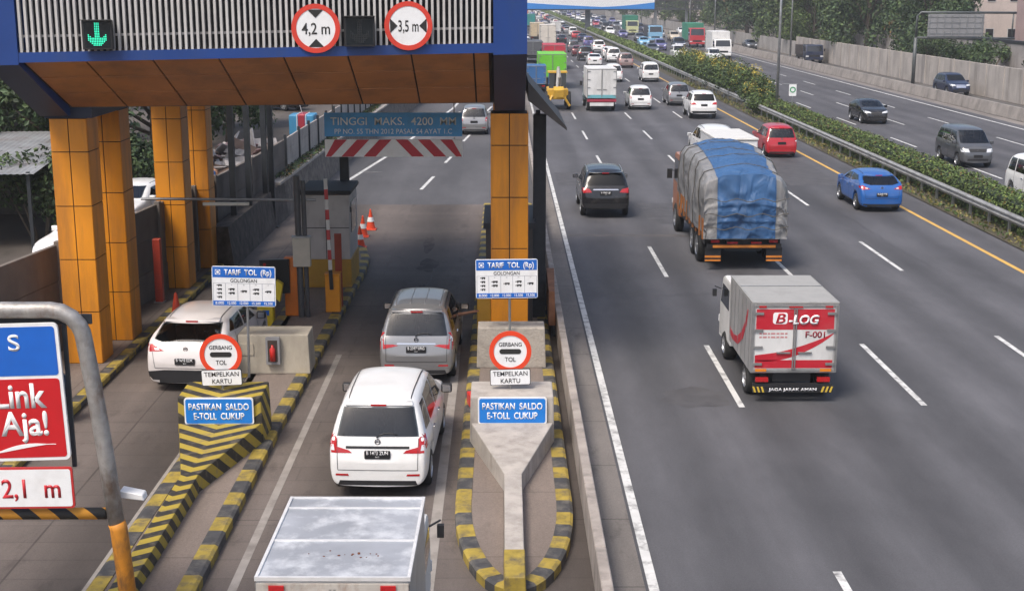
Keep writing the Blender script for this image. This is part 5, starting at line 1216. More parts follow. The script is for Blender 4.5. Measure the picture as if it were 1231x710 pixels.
# heavy lorry with a sheeted load
tarp, o, tot = lorry('tarpaulin_truck', 'heavy truck with its tall load sheeted in grey and blue tarpaulin', 7.28, 39.6, 0, 2.45, 6.1, 1.05, 1.2, 1.9, 2.75, paint('truck_orange', (.42, .13, .03)), BOXG, box=False, dual=True, r=.5)
DECK = mat('deck_orange', (.32, .12, .03), .7, 0, .25, 3, dirt=((.08, .06, .05), .7, 2.5, .5))
m = MB(); m.box(-1.2, 1.2, o, o+6.1, 1.02, 1.17)
for s_ in (1, -1):
    m.box(s_*1.19-.03, s_*1.19+.03, o+.02, o+6.08, 1.172, 1.55)
    for k in range(9): m.box(s_*1.24-.03, s_*1.24+.03, o+.1+k*.72, o+.2+k*.72, .95, 1.56)
m.build('flatbed', DECK, tarp)
def tarpmat(name, c):
    mm = mat(name, c, .5, 0, .14, 1.2, .0, 8, dirt=(tuple(v*.55+.03 for v in c), .55, 1.6, .6), spec=.4)
    n = mm.node_tree.nodes; l = mm.node_tree.links; tc = n.new('ShaderNodeTexCoord'); mp = n.new('ShaderNodeMapping'); mp.inputs['Scale'].default_value = (1, .8, .55); l.new(tc.outputs['Object'], mp.inputs[0])
    t1 = n.new('ShaderNodeTexNoise'); t1.inputs['Scale'].default_value = 1.5; t1.inputs['Detail'].default_value = 3; t1.inputs['Distortion'].default_value = 1.1; l.new(mp.outputs[0], t1.inputs[0])
    b = n.new('ShaderNodeBump'); b.inputs['Strength'].default_value = .75; b.inputs['Distance'].default_value = .25; l.new(t1.outputs[0], b.inputs['Height']); l.new(b.outputs[0], n['Principled BSDF'].inputs['Normal']); return mm
def load_mesh(off, x0=None, x1=None, zcut=1.12, rear_low=1.0):
    """load: cross-sections from tail to headboard, wrinkled and pulled in by ropes"""
    vs = []; fs = []; NY, NX = 80, 90
    def P(u, yy, o2):
        H_ = interp([(0, 2.88), (.35, 2.97), (1.6, 3.2), (3.2, 3.36), (4.6, 3.4), (5.8, 3.32), (6.25, 3.16)], yy); hw = interp([(0, 1.26), (.3, 1.31), (5.6, 1.29), (6.25, 1.2)], yy)
        # u in -1..1 round the section: side, shoulder, top
        s_ = 1 if u >= 0 else -1; a = abs(u)
        pts = [(0, H_+.06), (.35, H_+.03), (.62, H_-.05), (.87, H_-.17), (.975, H_-.40), (1.0, H_-.75), (1.0, 1.9), (.98, zcut)]
        tt = [0, .16, .28, .40, .5, .62, .84, 1]
        x = interp(list(zip(tt, [p[0] for p in pts])), a)*hw*s_; z = interp(list(zip(tt, [p[1] for p in pts])), a)
        n1 = noise.noise(Vector((x*.9, yy*1.1, z*.9)))*.10+noise.noise(Vector((x*2.2+5, yy*2.6, z*1.1)))*.03-.05*abs(noise.noise(Vector((x*1.6+yy*.8, yy*1.3-z, z*1.4))))-.03*abs(noise.noise(Vector((x*3.1-yy, yy*2.4+z*1.5, 2.))))
        rope = -.03*sum(math.exp(-((yy-r)/.10)**2) for r in (.9, 2.1, 3.3, 4.5, 5.6))*(.4+.6*a)
        k = 1+(n1+rope+o2)/1.3
        zc = 2.1
        return Vector((x*k, yy+o, zc+(z-zc)*k if z > 1.6 else z))
    global LOADP; LOADP = P
    ua, ub = (-1, 1) if x0 is None else (x0, x1)
    for i in range(NY+1):
        yy = 6.25*(i/NY)
        for j in range(NX+1): vs.append(P(lerp(ua, ub, j/NX), yy, off))
    for i in range(NY):
        for j in range(NX): a = i*(NX+1)+j; fs.append((a, a+1, a+NX+2, a+NX+1))
    # tail face
    base = len(vs); NZ = 44
    for k in range(NZ+1):
        q = k/NZ
        for j in range(NX+1):
            e = vs[j]
            zb = rear_low if x0 is None else rear_low-.03
            z = lerp(e.z, zb, q) if x0 is None or True else e.z
            x = e.x if x0 is None else e.x
            if x0 is None and abs(lerp(ua, ub, j/NX)) > .5: pass
            d = -.22*math.sin(min(1, q*1.6)*math.pi*.5)*(1-(abs(x)/1.5)**4)-off*1.2
            fold = noise.noise(Vector((x*1.7+9, q*2.2, 3)))*.10+noise.noise(Vector((x*4+q*3, q*5-x*2, 7)))*.045+.09*abs(noise.noise(Vector((x*1.3+q*2.2, q*3.-x*.8, 11))))+.06*abs(noise.noise(Vector((x*2.4-q*4, q*4+x*1.6, 5))))-.05*math.exp(-((q-.45)/.03)**2)-.04*math.exp(-((q-.72)/.03)**2)
            vs.append(Vector((x, o+d+fold*min(1, q*3), z)))
    for k in range(NZ):
        for j in range(NX): a = base+k*(NX+1)+j; fs.append((a, a+1, a+NX+2, a+NX+1))
    me = bpy.data.meshes.new('tarp'); me.from_pydata([tuple(v) for v in vs], [], fs)
    bm = bmesh.new(); bm.from_mesh(me); bmesh.ops.remove_doubles(bm, verts=bm.verts[:], dist=.0005); bmesh.ops.recalc_face_normals(bm, faces=bm.faces[:])
    bm.to_mesh(me); bm.free(); xsmooth(me); return me
me = load_mesh(0); me.materials.append(tarpmat('tarp_grey', (.235, .235, .24))); link('grey_tarpaulin', me, tarp)
me = load_mesh(.022, -.30, .315, rear_low=1.06); me.materials.append(tarpmat('tarp_blue', (.04, .11, .25))); link('blue_tarpaulin', me, tarp)
ROPE = mat('rope', (.10, .095, .085), .9, 0, .2, 10)
def load_point(u, yy, d): return LOADP(u, yy, d)
for yy in (.9, 2.1, 3.3, 4.5, 5.6):
    m = MB(); m.tube([tuple(LOADP(lerp(-1, 1, k/40), yy, .03)) for k in range(41)], .014, 5, cap=False); m.build('rope', ROPE, tarp)
for zz in (1.35, 1.75, 2.2):
    m = MB(); m.tube([(lerp(-1.27, 1.27, k/16), o-.27-.05*math.cos((k/16-.5)*2.6)+.04, zz+.05*math.sin(k*1.3)) for k in range(17)], .013, 5); m.build('rope', ROPE, tarp)
m = MB()
for s_ in (1, -1):
    m = MB(); m.box(s_*.93-.24, s_*.93+.24, o+.05, o+.08, .28, .72); m.build('mud_flap', BLACK, tarp)
m = MB()
for s_ in (1, -1): m.box(s_*.93-.24, s_*.93+.24, o+.035, o+.049, .40, .46); m.box(s_*.93-.24, s_*.93+.24, o+.035, o+.049, .29, .34)
m.box(-.95, .95, o-.045, o-.021, .72, .80); m.build('orange_marks', mat('mark_orange', (.65, .22, .03), .5, 0, .1), tarp)
m = MB(); m.box(-.52, -.2, o-.05, o-.0215, .84, .9); m.box(.2, .52, o-.05, o-.0215, .84, .9); m.build('inner_tail_light', REDL, tarp)
# other lorries of the near carriageway
tbx, o, tot = lorry('box_truck', 'tall white box truck with two rear doors behind the white people carrier', 7.0, 95.5, 0, 2.1, 4.4, .95, 3.05, 1.7, 2.3, paint('truck_teal', (.12, .27, .30)), BOXW, r=.4)
cb = [c for c in tbx.children if c.name.startswith('cargo_box')][0]; m = MB(); m.box(-1.0, 1.0, o-.02, o-.0125, .98, 1.2); m.build('teal_band', paint('band_teal', (.15, .42, .48)), cb); m = MB(); m.box(-1.04, 1.04, o-.06, o-.022, .72, .9); m.build('red_sill', paint('sill_red', (.35, .03, .06)), tbx); m = MB(); m.box(-.85, .85, o-.09, o-.061, .42, .66); m.build('white_guard', BOXW, tbx)
lorry('green_truck', 'bright green high sided truck by the gate side of the highway', 4.35, 119, 0, 2.5, 6.0, 1.0, 3.05, 1.8, 2.4, WPN, mat('truck_green', (.14, .50, .03), .5, 0, .08, 1), r=.45)
lorry('blue_truck', 'small truck with a plain blue box beside the green truck', 2.75, 113, 0, 1.7, 3.0, .8, 2.35, 1.6, 2.0, SIL, mat('truck_box_blue', (.03, .12, .30), .5, 0, .1, 1), r=.34)
lorry('red_truck', 'truck with a red box and white roof in front of the green truck', 5.7, 150, 0, 2.5, 6.0, 1.0, 2.7, 1.9, 2.6, WPN, mat('truck_box_red', (.45, .03, .05), .5, 0, .08, 1), r=.45)
lorry('grey_truck', 'dark grey truck with rear lamps lit red in the slow lane', 3.6, 164, 0, 2.4, 6.0, 1.0, 2.6, 1.9, 2.5, GRY, mat('truck_box_grey', (.09, .095, .105), .6, 0, .2, 1), r=.45)
lorry('tall_truck', 'tall cream box truck far up the slow lane', 6.7, 203, 0, 2.4, 6.5, 1.0, 3.7, 2, 2.7, WPN, mat('truck_box_cream', (.62, .57, .50), .5, 0, .08, 1), r=.45)
lorry('beige_truck', 'beige truck ahead of the tall cream box truck', 5.9, 235, 0, 2.4, 7, 1.0, 3.3, 2, 2.7, BGE, mat('truck_box_beige', (.52, .42, .28), .5, 0, .1, 1), r=.45)
lorry('teal_truck', 'truck with a rounded teal sheeted load far up the slow lane', 6.3, 320, 0, 2.5, 7, 1.0, 3.6, 2, 2.7, WPN, mat('truck_box_teal', (.02, .24, .22), .5, 0, .15, 1), r=.45)
lorry('orange_truck', 'orange container truck at the far end of the slow lane', 6.3, 415, 0, 2.6, 9, 1.0, 4.0, 2, 2.9, WPN, mat('truck_box_orange', (.62, .13, .03), .5, 0, .1, 1), r=.45)
lorry('white_truck', 'little white box truck in the third lane of the distant jam', 10.4, 268, 0, 2.0, 4.2, .9, 2.9, 1.7, 2.2, WPN, BOXW, r=.4)
# yellow digger on the slow lane
t = thing('backhoe_loader', 'yellow backhoe loader with a raised grey arm behind the green truck', 'backhoe', (3.95, 97.5, 0))
m = MB(); m.box(-.75, .75, -.3, 2.6, .75, 1.5); m.box(-.6, .6, 2.0, 3.6, .8, 1.45); m.build('body', mat('digger_yellow', (.62, .36, .03), .5, 0, .12, 2, dirt=((.2, .13, .05), .5, 2, 1)), t, bevel=.05)
m = MB(); m.prism([(.5, 1.5), (2.0, 1.5), (1.8, 2.6), (.6, 2.6)], -.62, .62, ax='x'); m.build('cab_glass', GLASS, t); m = MB(); m.box(-.7, .7, .45, 1.95, 2.6, 2.7); m.build('cab_roof', mat('digger_yellow', 0), t)
for s_ in (1, -1):
    for y, r_ in ((.2, .65), (2.9, .45)):
        w_ = link('wheel', TYRE, t); w_.location = (s_*.78, y, r_); w_.scale = (1.2, r_/.45, r_/.45)
    m = MB(); m.tube([(s_*.4, -.3, 1.0), (s_*.85, -.7, .3)], .09, 6); m.build('stabiliser', mat('digger_yellow', 0), t)
m = MB(); m.tube([(0, -.3, 1.1), (.05, -1.0, 2.4), (0, -.7, 3.1)], [.2, .16, .1], 8); m.tube([(0, -.7, 3.0), (-.1, -1.3, 1.7)], [.13, .1], 8); m.build('arm', mat('digger_arm', (.30, .29, .27), .5, .2, .2), t)
m = MB(); m.prism([(-1.6, 1.0), (-1.0, 1.1), (-1.0, 1.7), (-1.35, 1.75), (-1.7, 1.5)], -.35, .35, ax='x'); m.build('bucket', mat('digger_yellow', 0), t)
# lorries coming the other way
lorry('box_truck', 'white box truck coming towards us past the flowering bushes', 28.3, 174, 1, 2.3, 5.6, 1.0, 3.45, 1.8, 2.5, WPN, BOXW, r=.45)
lorry('red_truck', 'red cabbed truck with a green sheeted load behind the white box truck', 30.4, 212, 1, 2.5, 7, 1.1, 3.7, 2.1, 3.0, paint('truck_red', (.45, .03, .04)), mat('load_green', (.04, .22, .14), .6, 0, .15, 1), r=.5)
lorry('blue_truck', 'light blue truck with a dark ladder rack coming towards us', 26.1, 232, 1, 2.5, 6, 1.1, 2.9, 2.0, 2.9, paint('truck_lightblue', (.2, .42, .62)), mat('load_dark', (.05, .055, .07), .6, 0, .15, 1), r=.5)
lorry('green_truck', 'pale cabbed truck with a tall dark green load coming towards us', 26.3, 276, 1, 2.6, 8, 1.1, 3.9, 2.1, 2.9, paint('truck_lime', (.50, .52, .28)), mat('load_dkgreen', (.02, .16, .11), .6, 0, .15, 1), r=.5)
# dark tipper on the frontage road
lorry('tipper_truck', 'dark open tipper truck facing us on the frontage road', 37.6, 163, 1, 2.2, 4.0, .9, 2.1, 1.8, 2.2, NAVY, mat('tipper_brown', (.05, .04, .035), .7, 0, .2, 2), r=.42)

# ------------------------------------------------------------------ cars
PC = place_car
PC('mpv_wide', -2.02, 20.85, WPN, 'white people carrier nearest the camera in the toll lane', plate='B 1473 ZUN', rz=R(-2))
PC('mpv_split', -1.84, 27.5, SIL, 'silver people carrier stopped at the card reader in the toll lane', plate='B 2397 URG', rz=R(-1))
PC('hatch_dark', -6.55, 26.95, PEARL, 'pearl white hatchback in the left lane beside the chevron barrier', plate='B 1618 EDK', rz=R(-4))
PC('suv', 3.82, 49.2, BLK, 'black sport utility wagon alone in the slow lane', plate='B 1060 UJF')
PC('mpv', 14.25, 68, RED, 'red people carrier beside the guard rail', sc=.97)
PC('hatch', 14.55, 50.6, BLU, 'bright blue hatchback beside the guard rail', plate='B 2642 FFB')
PC('suv', 13.45, 89.6, WPN, 'white sport utility wagon close to the guard rail with red lamps')
PC('mpv', 13.2, 100.5, SIL, 'silver people carrier just ahead of the white sport utility wagon')
PC('mpv', 9.95, 97, WPN, 'white people carrier to the right of the tall white box truck')
PC('mpv', 10.55, 128, WPN, 'white car half hidden by the tall white box truck')
PC('van', 14.05, 128, WPN, 'white van ahead of the silver people carrier by the guard rail')
PC('mpv', 13.95, 153, PNK, 'pale bronze people carrier leading the guard rail lane')
PC('sedan', 10.6, 156, WPN, 'white saloon at the tail of the third lane queue')
PC('mpv', 13.6, 166, WPN, 'white people carrier ahead of the pale bronze one', sc=1.05)
PC('hatch', 13.9, 177, WPN, 'white hatchback next up the guard rail lane')
PC('suv', 10.3, 169, BLK, 'black wagon ahead of the white saloon in the queue')
PC('hatch', 10.1, 181.5, MAR, 'dark red hatchback ahead of the black wagon in the queue')
PC('mpv', 10.1, 194, GRY, 'grey people carrier ahead of the dark red hatchback')
PC('suv', 13.6, 192, WPN, 'big white wagon in the guard rail lane queue')
PC('mpv', 13.5, 214, PUR, 'violet grey people carrier ahead of the big white wagon')
PC('sedan', 13.9, 237, NAVY, 'navy saloon ahead of the violet grey people carrier')
PC('hatch', 13.6, 252, RED, 'small red car ahead of the navy saloon')
PC('van', 13.8, 268, WPN, 'white van ahead of the small red car')
PC('sedan', 9.9, 229, BLK, 'black saloon by itself in the third lane')
PC('mpv', 9.6, 247, SIL, 'silver people carrier ahead of the lone black saloon')
PC('sedan', 6.9, 262, GRY, 'grey saloon ahead of the beige truck')
PC('mpv', -1.75, 79.5, SIL, 'silver people carrier driving away on the exit road')
# oncoming
PC('hatch', 24.05, 86, BLK, 'black hatchback with its headlamps towards us alone on the far carriageway', facing=1)
PC('van', 22.85, 63.8, GRY, 'grey van coming towards us beyond the hedge', facing=1)
PC('van', 21.7, 51, WPN, 'white van cut off by the right edge of the picture', facing=1)
PC('mpv', 26.0, 165, WPN, 'white car in front of the oncoming white box truck', facing=1)
PC('van', 22.5, 172, WPN, 'white van showing over the left end of the flowering bushes', facing=1)
PC('sedan', 20.9, 188, GRY, 'grey saloon in the lane beside the low hedge', facing=1)
PC('mpv', 23.4, 200, PUR, 'violet people carrier beside the grey saloon', facing=1)
PC('sedan', 22.7, 217, CYA, 'pale blue taxi ahead of the light blue truck', 'taxi', facing=1)
PC('suv', 26.6, 203, BLK, 'dark wagon left of the oncoming red truck', facing=1)
PC('sedan', 23.0, 259, PUR, 'violet saloon farther up the far carriageway', facing=1)
PC('suv', 21.3, 269, WPN, 'white wagon with a dark windscreen beside the violet saloon', facing=1)
PC('suv', 37.4, 109.5, NAVY, 'dark blue wagon on the frontage road under the sign frame', facing=1)
PC('sedan', 37.6, 204, GRY, 'grey saloon on the frontage road behind the barrier', facing=1)
PC('sedan', 37.2, 281, WPN, 'white saloon far down the frontage road', facing=1)
# pickup with a flat white lid
t = PC('suv', 10.55, 65.2, WPN, 'white pickup with a flat white lid over its bed beside the sheeted truck', 'pickup', name='pickup_truck', sc=1.0, rz=R(1.5))
for c in list(t.children):
    if c.name.startswith('number_plate') and c.location.y < 0: pass
m = MB(); m.box(-.95, .95, -6.6, -2.2, .55, 1.66); m.build('bed', WPN, t, bevel=.04); m = MB(); m.box(-.98, .98, -6.65, -2.15, 1.665, 1.76); m.build('bed_lid', mat('lid_white', (.62, .61, .58), .5, 0, .05, 2), t, bevel=.02)
for s_ in (1, -1):
    m = MB(); m.box(s_*.86-.08, s_*.86+.08, -6.63, -6.58, .9, 1.2); m.build('tail_light', REDL, t)
    w_ = link('wheel', TYRE, t); w_.location = (s_*.8, -5.4, .39); w_.scale = (.8, .86, .86)
# the jam that fills the far distance: cars a few pixels tall
def far_mesh(kind):
    P, parts = CARS[kind]; bm = bmesh.new(); mats = [None]
    for nm, me, loc, r, kids, body in parts:
        if nm in ('body', 'windscreen', 'rear_window', 'side_window', 'tail_light', 'headlight', 'wheel'):
            b2 = bmesh.new(); b2.from_mesh(me)
            if nm == 'body': 
                idx = 0
            else:
                mm = me.materials[0]
                if mm not in mats: mats.append(mm)
                idx = mats.index(mm)
            for f in b2.faces: f.material_index = idx
            b2.transform(Matrix.Translation((loc[0], loc[1]-P['L']/2, loc[2])) @ Matrix.Rotation(r, 4, 'Z'))
            tmp = bpy.data.meshes.new('t'); b2.to_mesh(tmp); b2.free(); bm.from_mesh(tmp); bpy.data.meshes.remove(tmp)
    me = bpy.data.meshes.new('far_car'); bm.to_mesh(me); bm.free(); xsmooth(me)
    for m_ in mats: me.materials.append(m_)
    return me
FARM = {k: far_mesh(k) for k in ('mpv', 'hatch', 'suv', 'van', 'sedan')}
random.seed(21)
PAL = [(WPN, 'white'), (WPN, 'white'), (SIL, 'silver'), (BLK, 'black'), (GRY, 'grey'), (RED, 'red'), (PUR, 'violet'), (PEARL, 'pearl white'), (NAVY, 'navy'), (BGE, 'beige')]
KN = {'mpv': 'people carrier', 'hatch': 'hatchback', 'suv': 'wagon', 'van': 'van', 'sedan': 'saloon'}
def far_car(x, y, facing, where, grp):
    k = random.choice(list(FARM)); pm, cn = random.choice(PAL)
    o = link('distant_car', FARM[k]); o.location = (x+random.uniform(-.25, .25), y, 0); o.rotation_euler = (0, 0, math.pi if facing else 0)
    o.material_slots[0].link = 'OBJECT'; o.material_slots[0].material = pm
    tag(o, f'tiny {cn} {KN[k]} in the distant {where}', 'car', grp)
for lx, y0 in ((3.5, 190), (6.75, 285), (10.35, 285), (13.95, 285)):
    y = y0+random.uniform(0, 8)
    while y < 640:
        if not (lx == 6.75 and (310 < y < 335 or 408 < y < 432)): far_car(lx, y, 0, 'jam heading away', 'cars in the distant jam')
        y += random.uniform(8.5, 17)
for lx, y0 in ((21.1, 292), (24.2, 240), (27.3, 300), (30.5, 240)):
    y = y0+random.uniform(0, 15)
    while y < 640:
        if not (lx == 24.2 and y < 300 and False) and not (lx == 24.2 and 255 < y < 290): far_car(lx, y, 1, 'oncoming traffic', 'cars in the distant oncoming traffic')
        y += random.uniform(16, 36)
# ------------------------------------------------------------------ hedge, bushes and trees
def leaf(name, c, isl=.55): 
    m = mat(name, c, .6, 0, .25, .6, island=isl, spec=.3); return m
LHEDGE = leaf('hedge_leaf', (.09, .135, .035)); LDARK = leaf('dark_leaf', (.045, .075, .034)); LMID = leaf('mid_leaf', (.068, .105, .036)); LLIGHT = leaf('light_leaf', (.10, .14, .042)); LYEL = leaf('flower_yellow', (.46, .37, .07), .5); LPALE = leaf('pale_leaf', (.15, .20, .055)); LRUST = leaf('rust_leaf', (.13, .085, .03), .4)
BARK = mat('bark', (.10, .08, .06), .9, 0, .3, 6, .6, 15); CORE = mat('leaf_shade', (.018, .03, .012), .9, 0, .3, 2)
def leaves(pts, size, mats, weights, rnd, up=.35):
    """many small leaf blades at the given (position, normal) points"""
    v = []; f = []; mi = []
    for p, n in pts:
        d = Vector((rnd.gauss(0, 1), rnd.gauss(0, 1), rnd.gauss(0, 1)))
        nn = (Vector(n)*1.0+d*.55+Vector((0, 0, up))).normalized(); a = nn.orthogonal().normalized(); b = nn.cross(a)
        th = rnd.uniform(0, 6.28); a, b = a*math.cos(th)+b*math.sin(th), b*math.cos(th)-a*math.sin(th)
        s_ = size*rnd.uniform(.6, 1.35); k = len(v)
        v += [tuple(p-a*s_*.5), tuple(p+b*s_*.28+nn*s_*.08), tuple(p+a*s_*.5), tuple(p-b*s_*.28+nn*s_*.08)]
        f.append((k, k+1, k+2, k+3)); mi.append(rnd.choices(range(len(mats)), weights)[0])
    me = bpy.data.meshes.new('foliage'); me.from_pydata(v, [], f); me.polygons.foreach_set('material_index', mi)
    for m in mats: me.materials.append(m)
    return me
rnd = random.Random(5)
def hedge(name, label, x0, x1, y0, y1, h, dens, size, mats, wts):
    t = thing(name, label, 'hedge', ((x0+x1)/2, y0, 0)); cx = (x0+x1)/2; hw = (x1-x0)/2
    pts = []; L = y1-y0
    def bump(y, q): return 1+.10*noise.noise(Vector((y*.35, q*2, 1)))+.10*noise.noise(Vector((y*1.1, q*5, 4)))
    n = int(L*(2*h+2*hw)*dens)
    for _ in range(n):
        y = rnd.uniform(0, L); q = rnd.uniform(0, 2*h+2*hw)
        if q < h: p = Vector((-hw, y, q)); nn = Vector((-1, 0, .1))
        elif q < h+2*hw: p = Vector((-hw+(q-h), y, h)); nn = Vector((0, 0, 1))
        else: p = Vector((hw, y, q-h-2*hw)); nn = Vector((1, 0, .1))
        ed = abs(p.x)/hw
        if p.z > h*.8: p.z -= .10*ed**4
        k = bump(y+y0, p.x+p.z); p.x *= k; p.z *= k; p += nn*rnd.gauss(0, .05)
        pts.append((p, nn))
    link('foliage', leaves(pts, size, mats, wts, rnd), t)
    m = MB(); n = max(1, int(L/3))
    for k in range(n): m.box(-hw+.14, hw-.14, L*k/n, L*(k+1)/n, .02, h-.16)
    m.build('shade_core', CORE, t); return t  # plain dark boxes: the hedge's inner shade is put into their colour
hedge('hedge', 'clipped green hedge in the median beside the guard rail', 17.9, 19.2, 28, 94, 1.12, 150, .12, [LHEDGE, LMID, LRUST, LLIGHT, LPALE], [6, 2, 1.6, 5, 2])
hedge('hedge', 'lower clipped hedge running on past the flowering bushes into the distance', 17.9, 19.5, 135, 300, 1.15, 28, .30, [LHEDGE, LPALE, LLIGHT], [3, 6, 4])
hedge('hedge', 'far end of the median hedge beyond the footbridge', 17.9, 19.6, 302, 640, 1.3, 8, .55, [LPALE, LLIGHT], [6, 4])
def clump_pts(cs, n, shell=.75):
    pts = []; tot = sum(r*r for _, r in cs)
    for c, r in cs:
        for _ in range(int(n*r*r/tot)):
            d = Vector((rnd.gauss(0, 1), rnd.gauss(0, 1), rnd.gauss(0, .85))).normalized()
            pts.append((Vector(c)+d*r*(rnd.uniform(shell, 1.08)), d))
    return pts
def bush(name, label, x, y, z0, w, h, n, size, mats, wts, group=None, stems=True):
    t = thing(name, label, 'bush', (x, y, z0), 0, group)
    cs = [(Vector((rnd.uniform(-.5, .5)*w, rnd.uniform(-.5, .5)*w, h*rnd.uniform(.3, .72))), h*rnd.uniform(.2, .36)) for _ in range(11)]
    link('foliage', leaves(clump_pts(cs, n, .5), size, mats, wts, rnd), t)
    m = MB()
    for c, r in cs: m.tube([(c.x*.25, c.y*.25, 0), tuple(c*.7), tuple(c)], [.04, .025, .01], 5)
    m.build('stems', BARK, t); return t
for i, (y, h, wd) in enumerate(((98, 2.2, 'nearest the km sign'), (104, 2.6, 'second from the km sign'), (110, 2.8, 'third from the km sign'), (116.5, 2.9, 'in the middle of the row'), (123, 2.8, 'third from the far end'), (129.5, 2.8, 'next to the far end'), (136, 2.8, 'at the far end of the row'))):
    t = bush('flowering_bush', f'yellow flowered bush in the median, {wd}', 18.6+(.2 if i % 2 else 0), y, 0, 2.1, h*1.12, 3800, .20, [LMID, LDARK, LHEDGE, LLIGHT], [5, 4, 4, 2], 'flowering bushes in the median')
    fl = [(p+Vector((0, 0, .05)), n_) for p, n_ in clump_pts([(Vector((rnd.uniform(-.9, .9), rnd.uniform(-1.6, 1.6), h*rnd.uniform(.55, .98))), .45) for _ in range(14)], 520, .4)]
    link('flowers', leaves(fl, .15, [LYEL], [1], rnd, 1.0), t)
bush('bush', 'low dark green bush at the near foot of the flowering row', 18.2, 93.5, 0, 1.9, 1.7, 3200, .17, [LHEDGE, LMID, LDARK], [4, 4, 2])
def tree_mesh(seed, H, cr, ncl, nl, size, mats, wts):
    r_ = random.Random(seed); cs = []
    for k in range(ncl):
        a = r_.uniform(0, 6.28); q = r_.uniform(0, 1); rad = cr*math.sqrt(r_.uniform(0, 1))*(1-.35*q)
        cs.append((Vector((rad*math.cos(a), rad*math.sin(a), H*(.22+.74*q))), cr*r_.uniform(.24, .42)))
    fo = leaves(clump_pts(cs, nl, .55), size, mats, wts, rnd)
    m = MB(); m.tube([(0, 0, -.2), (.1, .05, H*.25), (.0, .2, H*.5), (.2, .1, H*.8)], [H*.028, H*.022, H*.016, .05], 8)
    for c, r in cs[::2]:
        b = Vector((0, .1, min(c.z*.55, H*.5))); mid = (b+c)/2+Vector((0, 0, .2)); m.tube([tuple(b), tuple(mid), tuple(c)], [H*.011, H*.008, .03], 5)
    return fo, m.mesh('trunk', BARK, smooth=True)
TREES = [tree_mesh(1, 11, 4.6, 24, 8000, .42, [LMID, LDARK, LLIGHT], [5, 3, 3]), tree_mesh(2, 13, 5.2, 26, 8500, .42, [LDARK, LMID], [6, 3]),
         tree_mesh(3, 10, 4.4, 22, 7500, .42, [LLIGHT, LMID, LHEDGE], [6, 3, 3]), tree_mesh(4, 14, 4.6, 24, 7500, .45, [LDARK, LRUST, LMID], [6, 1, 2])]
def tree(k, x, y, z, s_, label, grp=None, name='tree'):
    t = thing(name, label, 'tree', (x, y, z), rnd.uniform(0, 6.28), grp); t.scale = (s_, s_, s_*rnd.uniform(.92, 1.1))
    link('crown', TREES[k][0], t); link('trunk', TREES[k][1], t); return t
G1 = 'trees behind the boundary wall'
for k, x, y, s_, lb in ((1, 44.5, 141, .9, 'dark leafy tree left of the sign frame behind the boundary wall'), (3, 46.5, 151, 1.0, 'dark tall tree second left of the sign frame'), (1, 43.6, 162, 1., 'dark spreading tree above the pale wall end'), (2, 44, 172, .72, 'small light tree where the tall wall ends'),
                         (3, 47, 178, 1.05, 'very dark tree behind the street lamp'), (2, 43, 188, .95, 'bright green tree over the black tipper truck'), (2, 44.5, 198, 1.05, 'bright green broad tree beside the street lamp'), (0, 43, 210, 1., 'mid green tree left of the bright green pair'),
                         (0, 45, 222, 1.1, 'mid green tree above the grey frontage saloon'), (1, 44, 235, 1.05, 'dark tree midway along the frontage road'), (3, 45, 250, 1.1, 'dark narrow tree before the footbridge ramp'), (1, 45, 266, 1.0, 'dark tree standing by the footbridge ramp'),
                         (0, 47, 284, 1.1, 'green tree behind the footbridge ramp'), (2, 43, 312, 1.1, 'pale green tree just past the footbridge'), (0, 45, 335, 1.2, 'green tree second past the footbridge'), (1, 43, 362, 1.2, 'dark tree third past the footbridge'), (0, 44, 395, 1.3, 'hazy green tree fourth past the footbridge'), (2, 43, 435, 1.3, 'hazy pale tree fifth past the footbridge'), (0, 44, 490, 1.4, 'hazy tree sixth past the footbridge'), (1, 43, 550, 1.5, 'hazy tree farthest along the right side')):
    tree(k, x, y, 0, s_, lb, G1)
for k, x, y, s_, lb in ((0, 57, 132, .7, 'small tree in front of the pale building at the upper right'), (2, 51, 118, .55, 'little tree behind the sign frame'), (1, 52, 168, 1.1, 'dark tree filling the gap behind the wall trees'), (1, 53, 205, 1.2, 'dark tree rising behind the bright green pair'), (3, 53, 240, 1.3, 'dark tree rising behind the frontage trees')):
    tree(k, x, y, 1.0, s_, lb, G1)
for i, (x, y) in enumerate(((43, 119), (44.2, 127), (43, 134), (46, 113))):
    bush('shrub', ('dark green shrub spilling over the top of the streaked wall', 'round shrub on the bank behind the sign pole', 'shrub left of the sign pole above the wall', 'shrub on the bank at the right end of the sign frame')[i], x, y, 1.6, 3.6, 3.0, 2600, .26, [LMID, LDARK], [3, 4])

# ------------------------------------------------------------------ footbridge with banner far ahead
t = thing('footbridge', 'footbridge clad in white boards with a blue wave crossing the highway far ahead', 'footbridge', (18, 290, 0))
m = MB(); m.box(-17, 14.2, 0, 3, 5.15, 5.5); m.build('deck', mat('bridge_steel', (.10, .11, .13), .5, .2, .1), t)
m = MB(); m.box(-17, 14.2, -.12, 0, 5.0, 12); m.build('white_boards', mat('bridge_white', (.72, .73, .74), .5, 0, .03, .3), t)
w1 = [(-17, 6.75)]+[(lerp(-17, 3, k/12), 6.75-1.25*(k/12)**.7) for k in range(1, 13)]+[(lerp(3, 14.2, k/8), 5.5+.95*(k/8)**1.5) for k in range(1, 9)]
m = MB(); m.prism([(-17, 5.03)]+w1+[(14.2, 5.03)], -.16, -.125); m.build('blue_wave', mat('banner_blue', (.02, .20, .58), .5, 0, .05), t)
m = MB(); m.box(-17, 14.2, -.2, -.165, 4.8, 5.06); m.build('lower_beam', DARKST, t)
m = MB(); m.box(-.45, .65, 1, 2, 0, 5.15); m.build('pier', mat('pier_dark', (.06, .07, .085), .6, 0, .1), t)
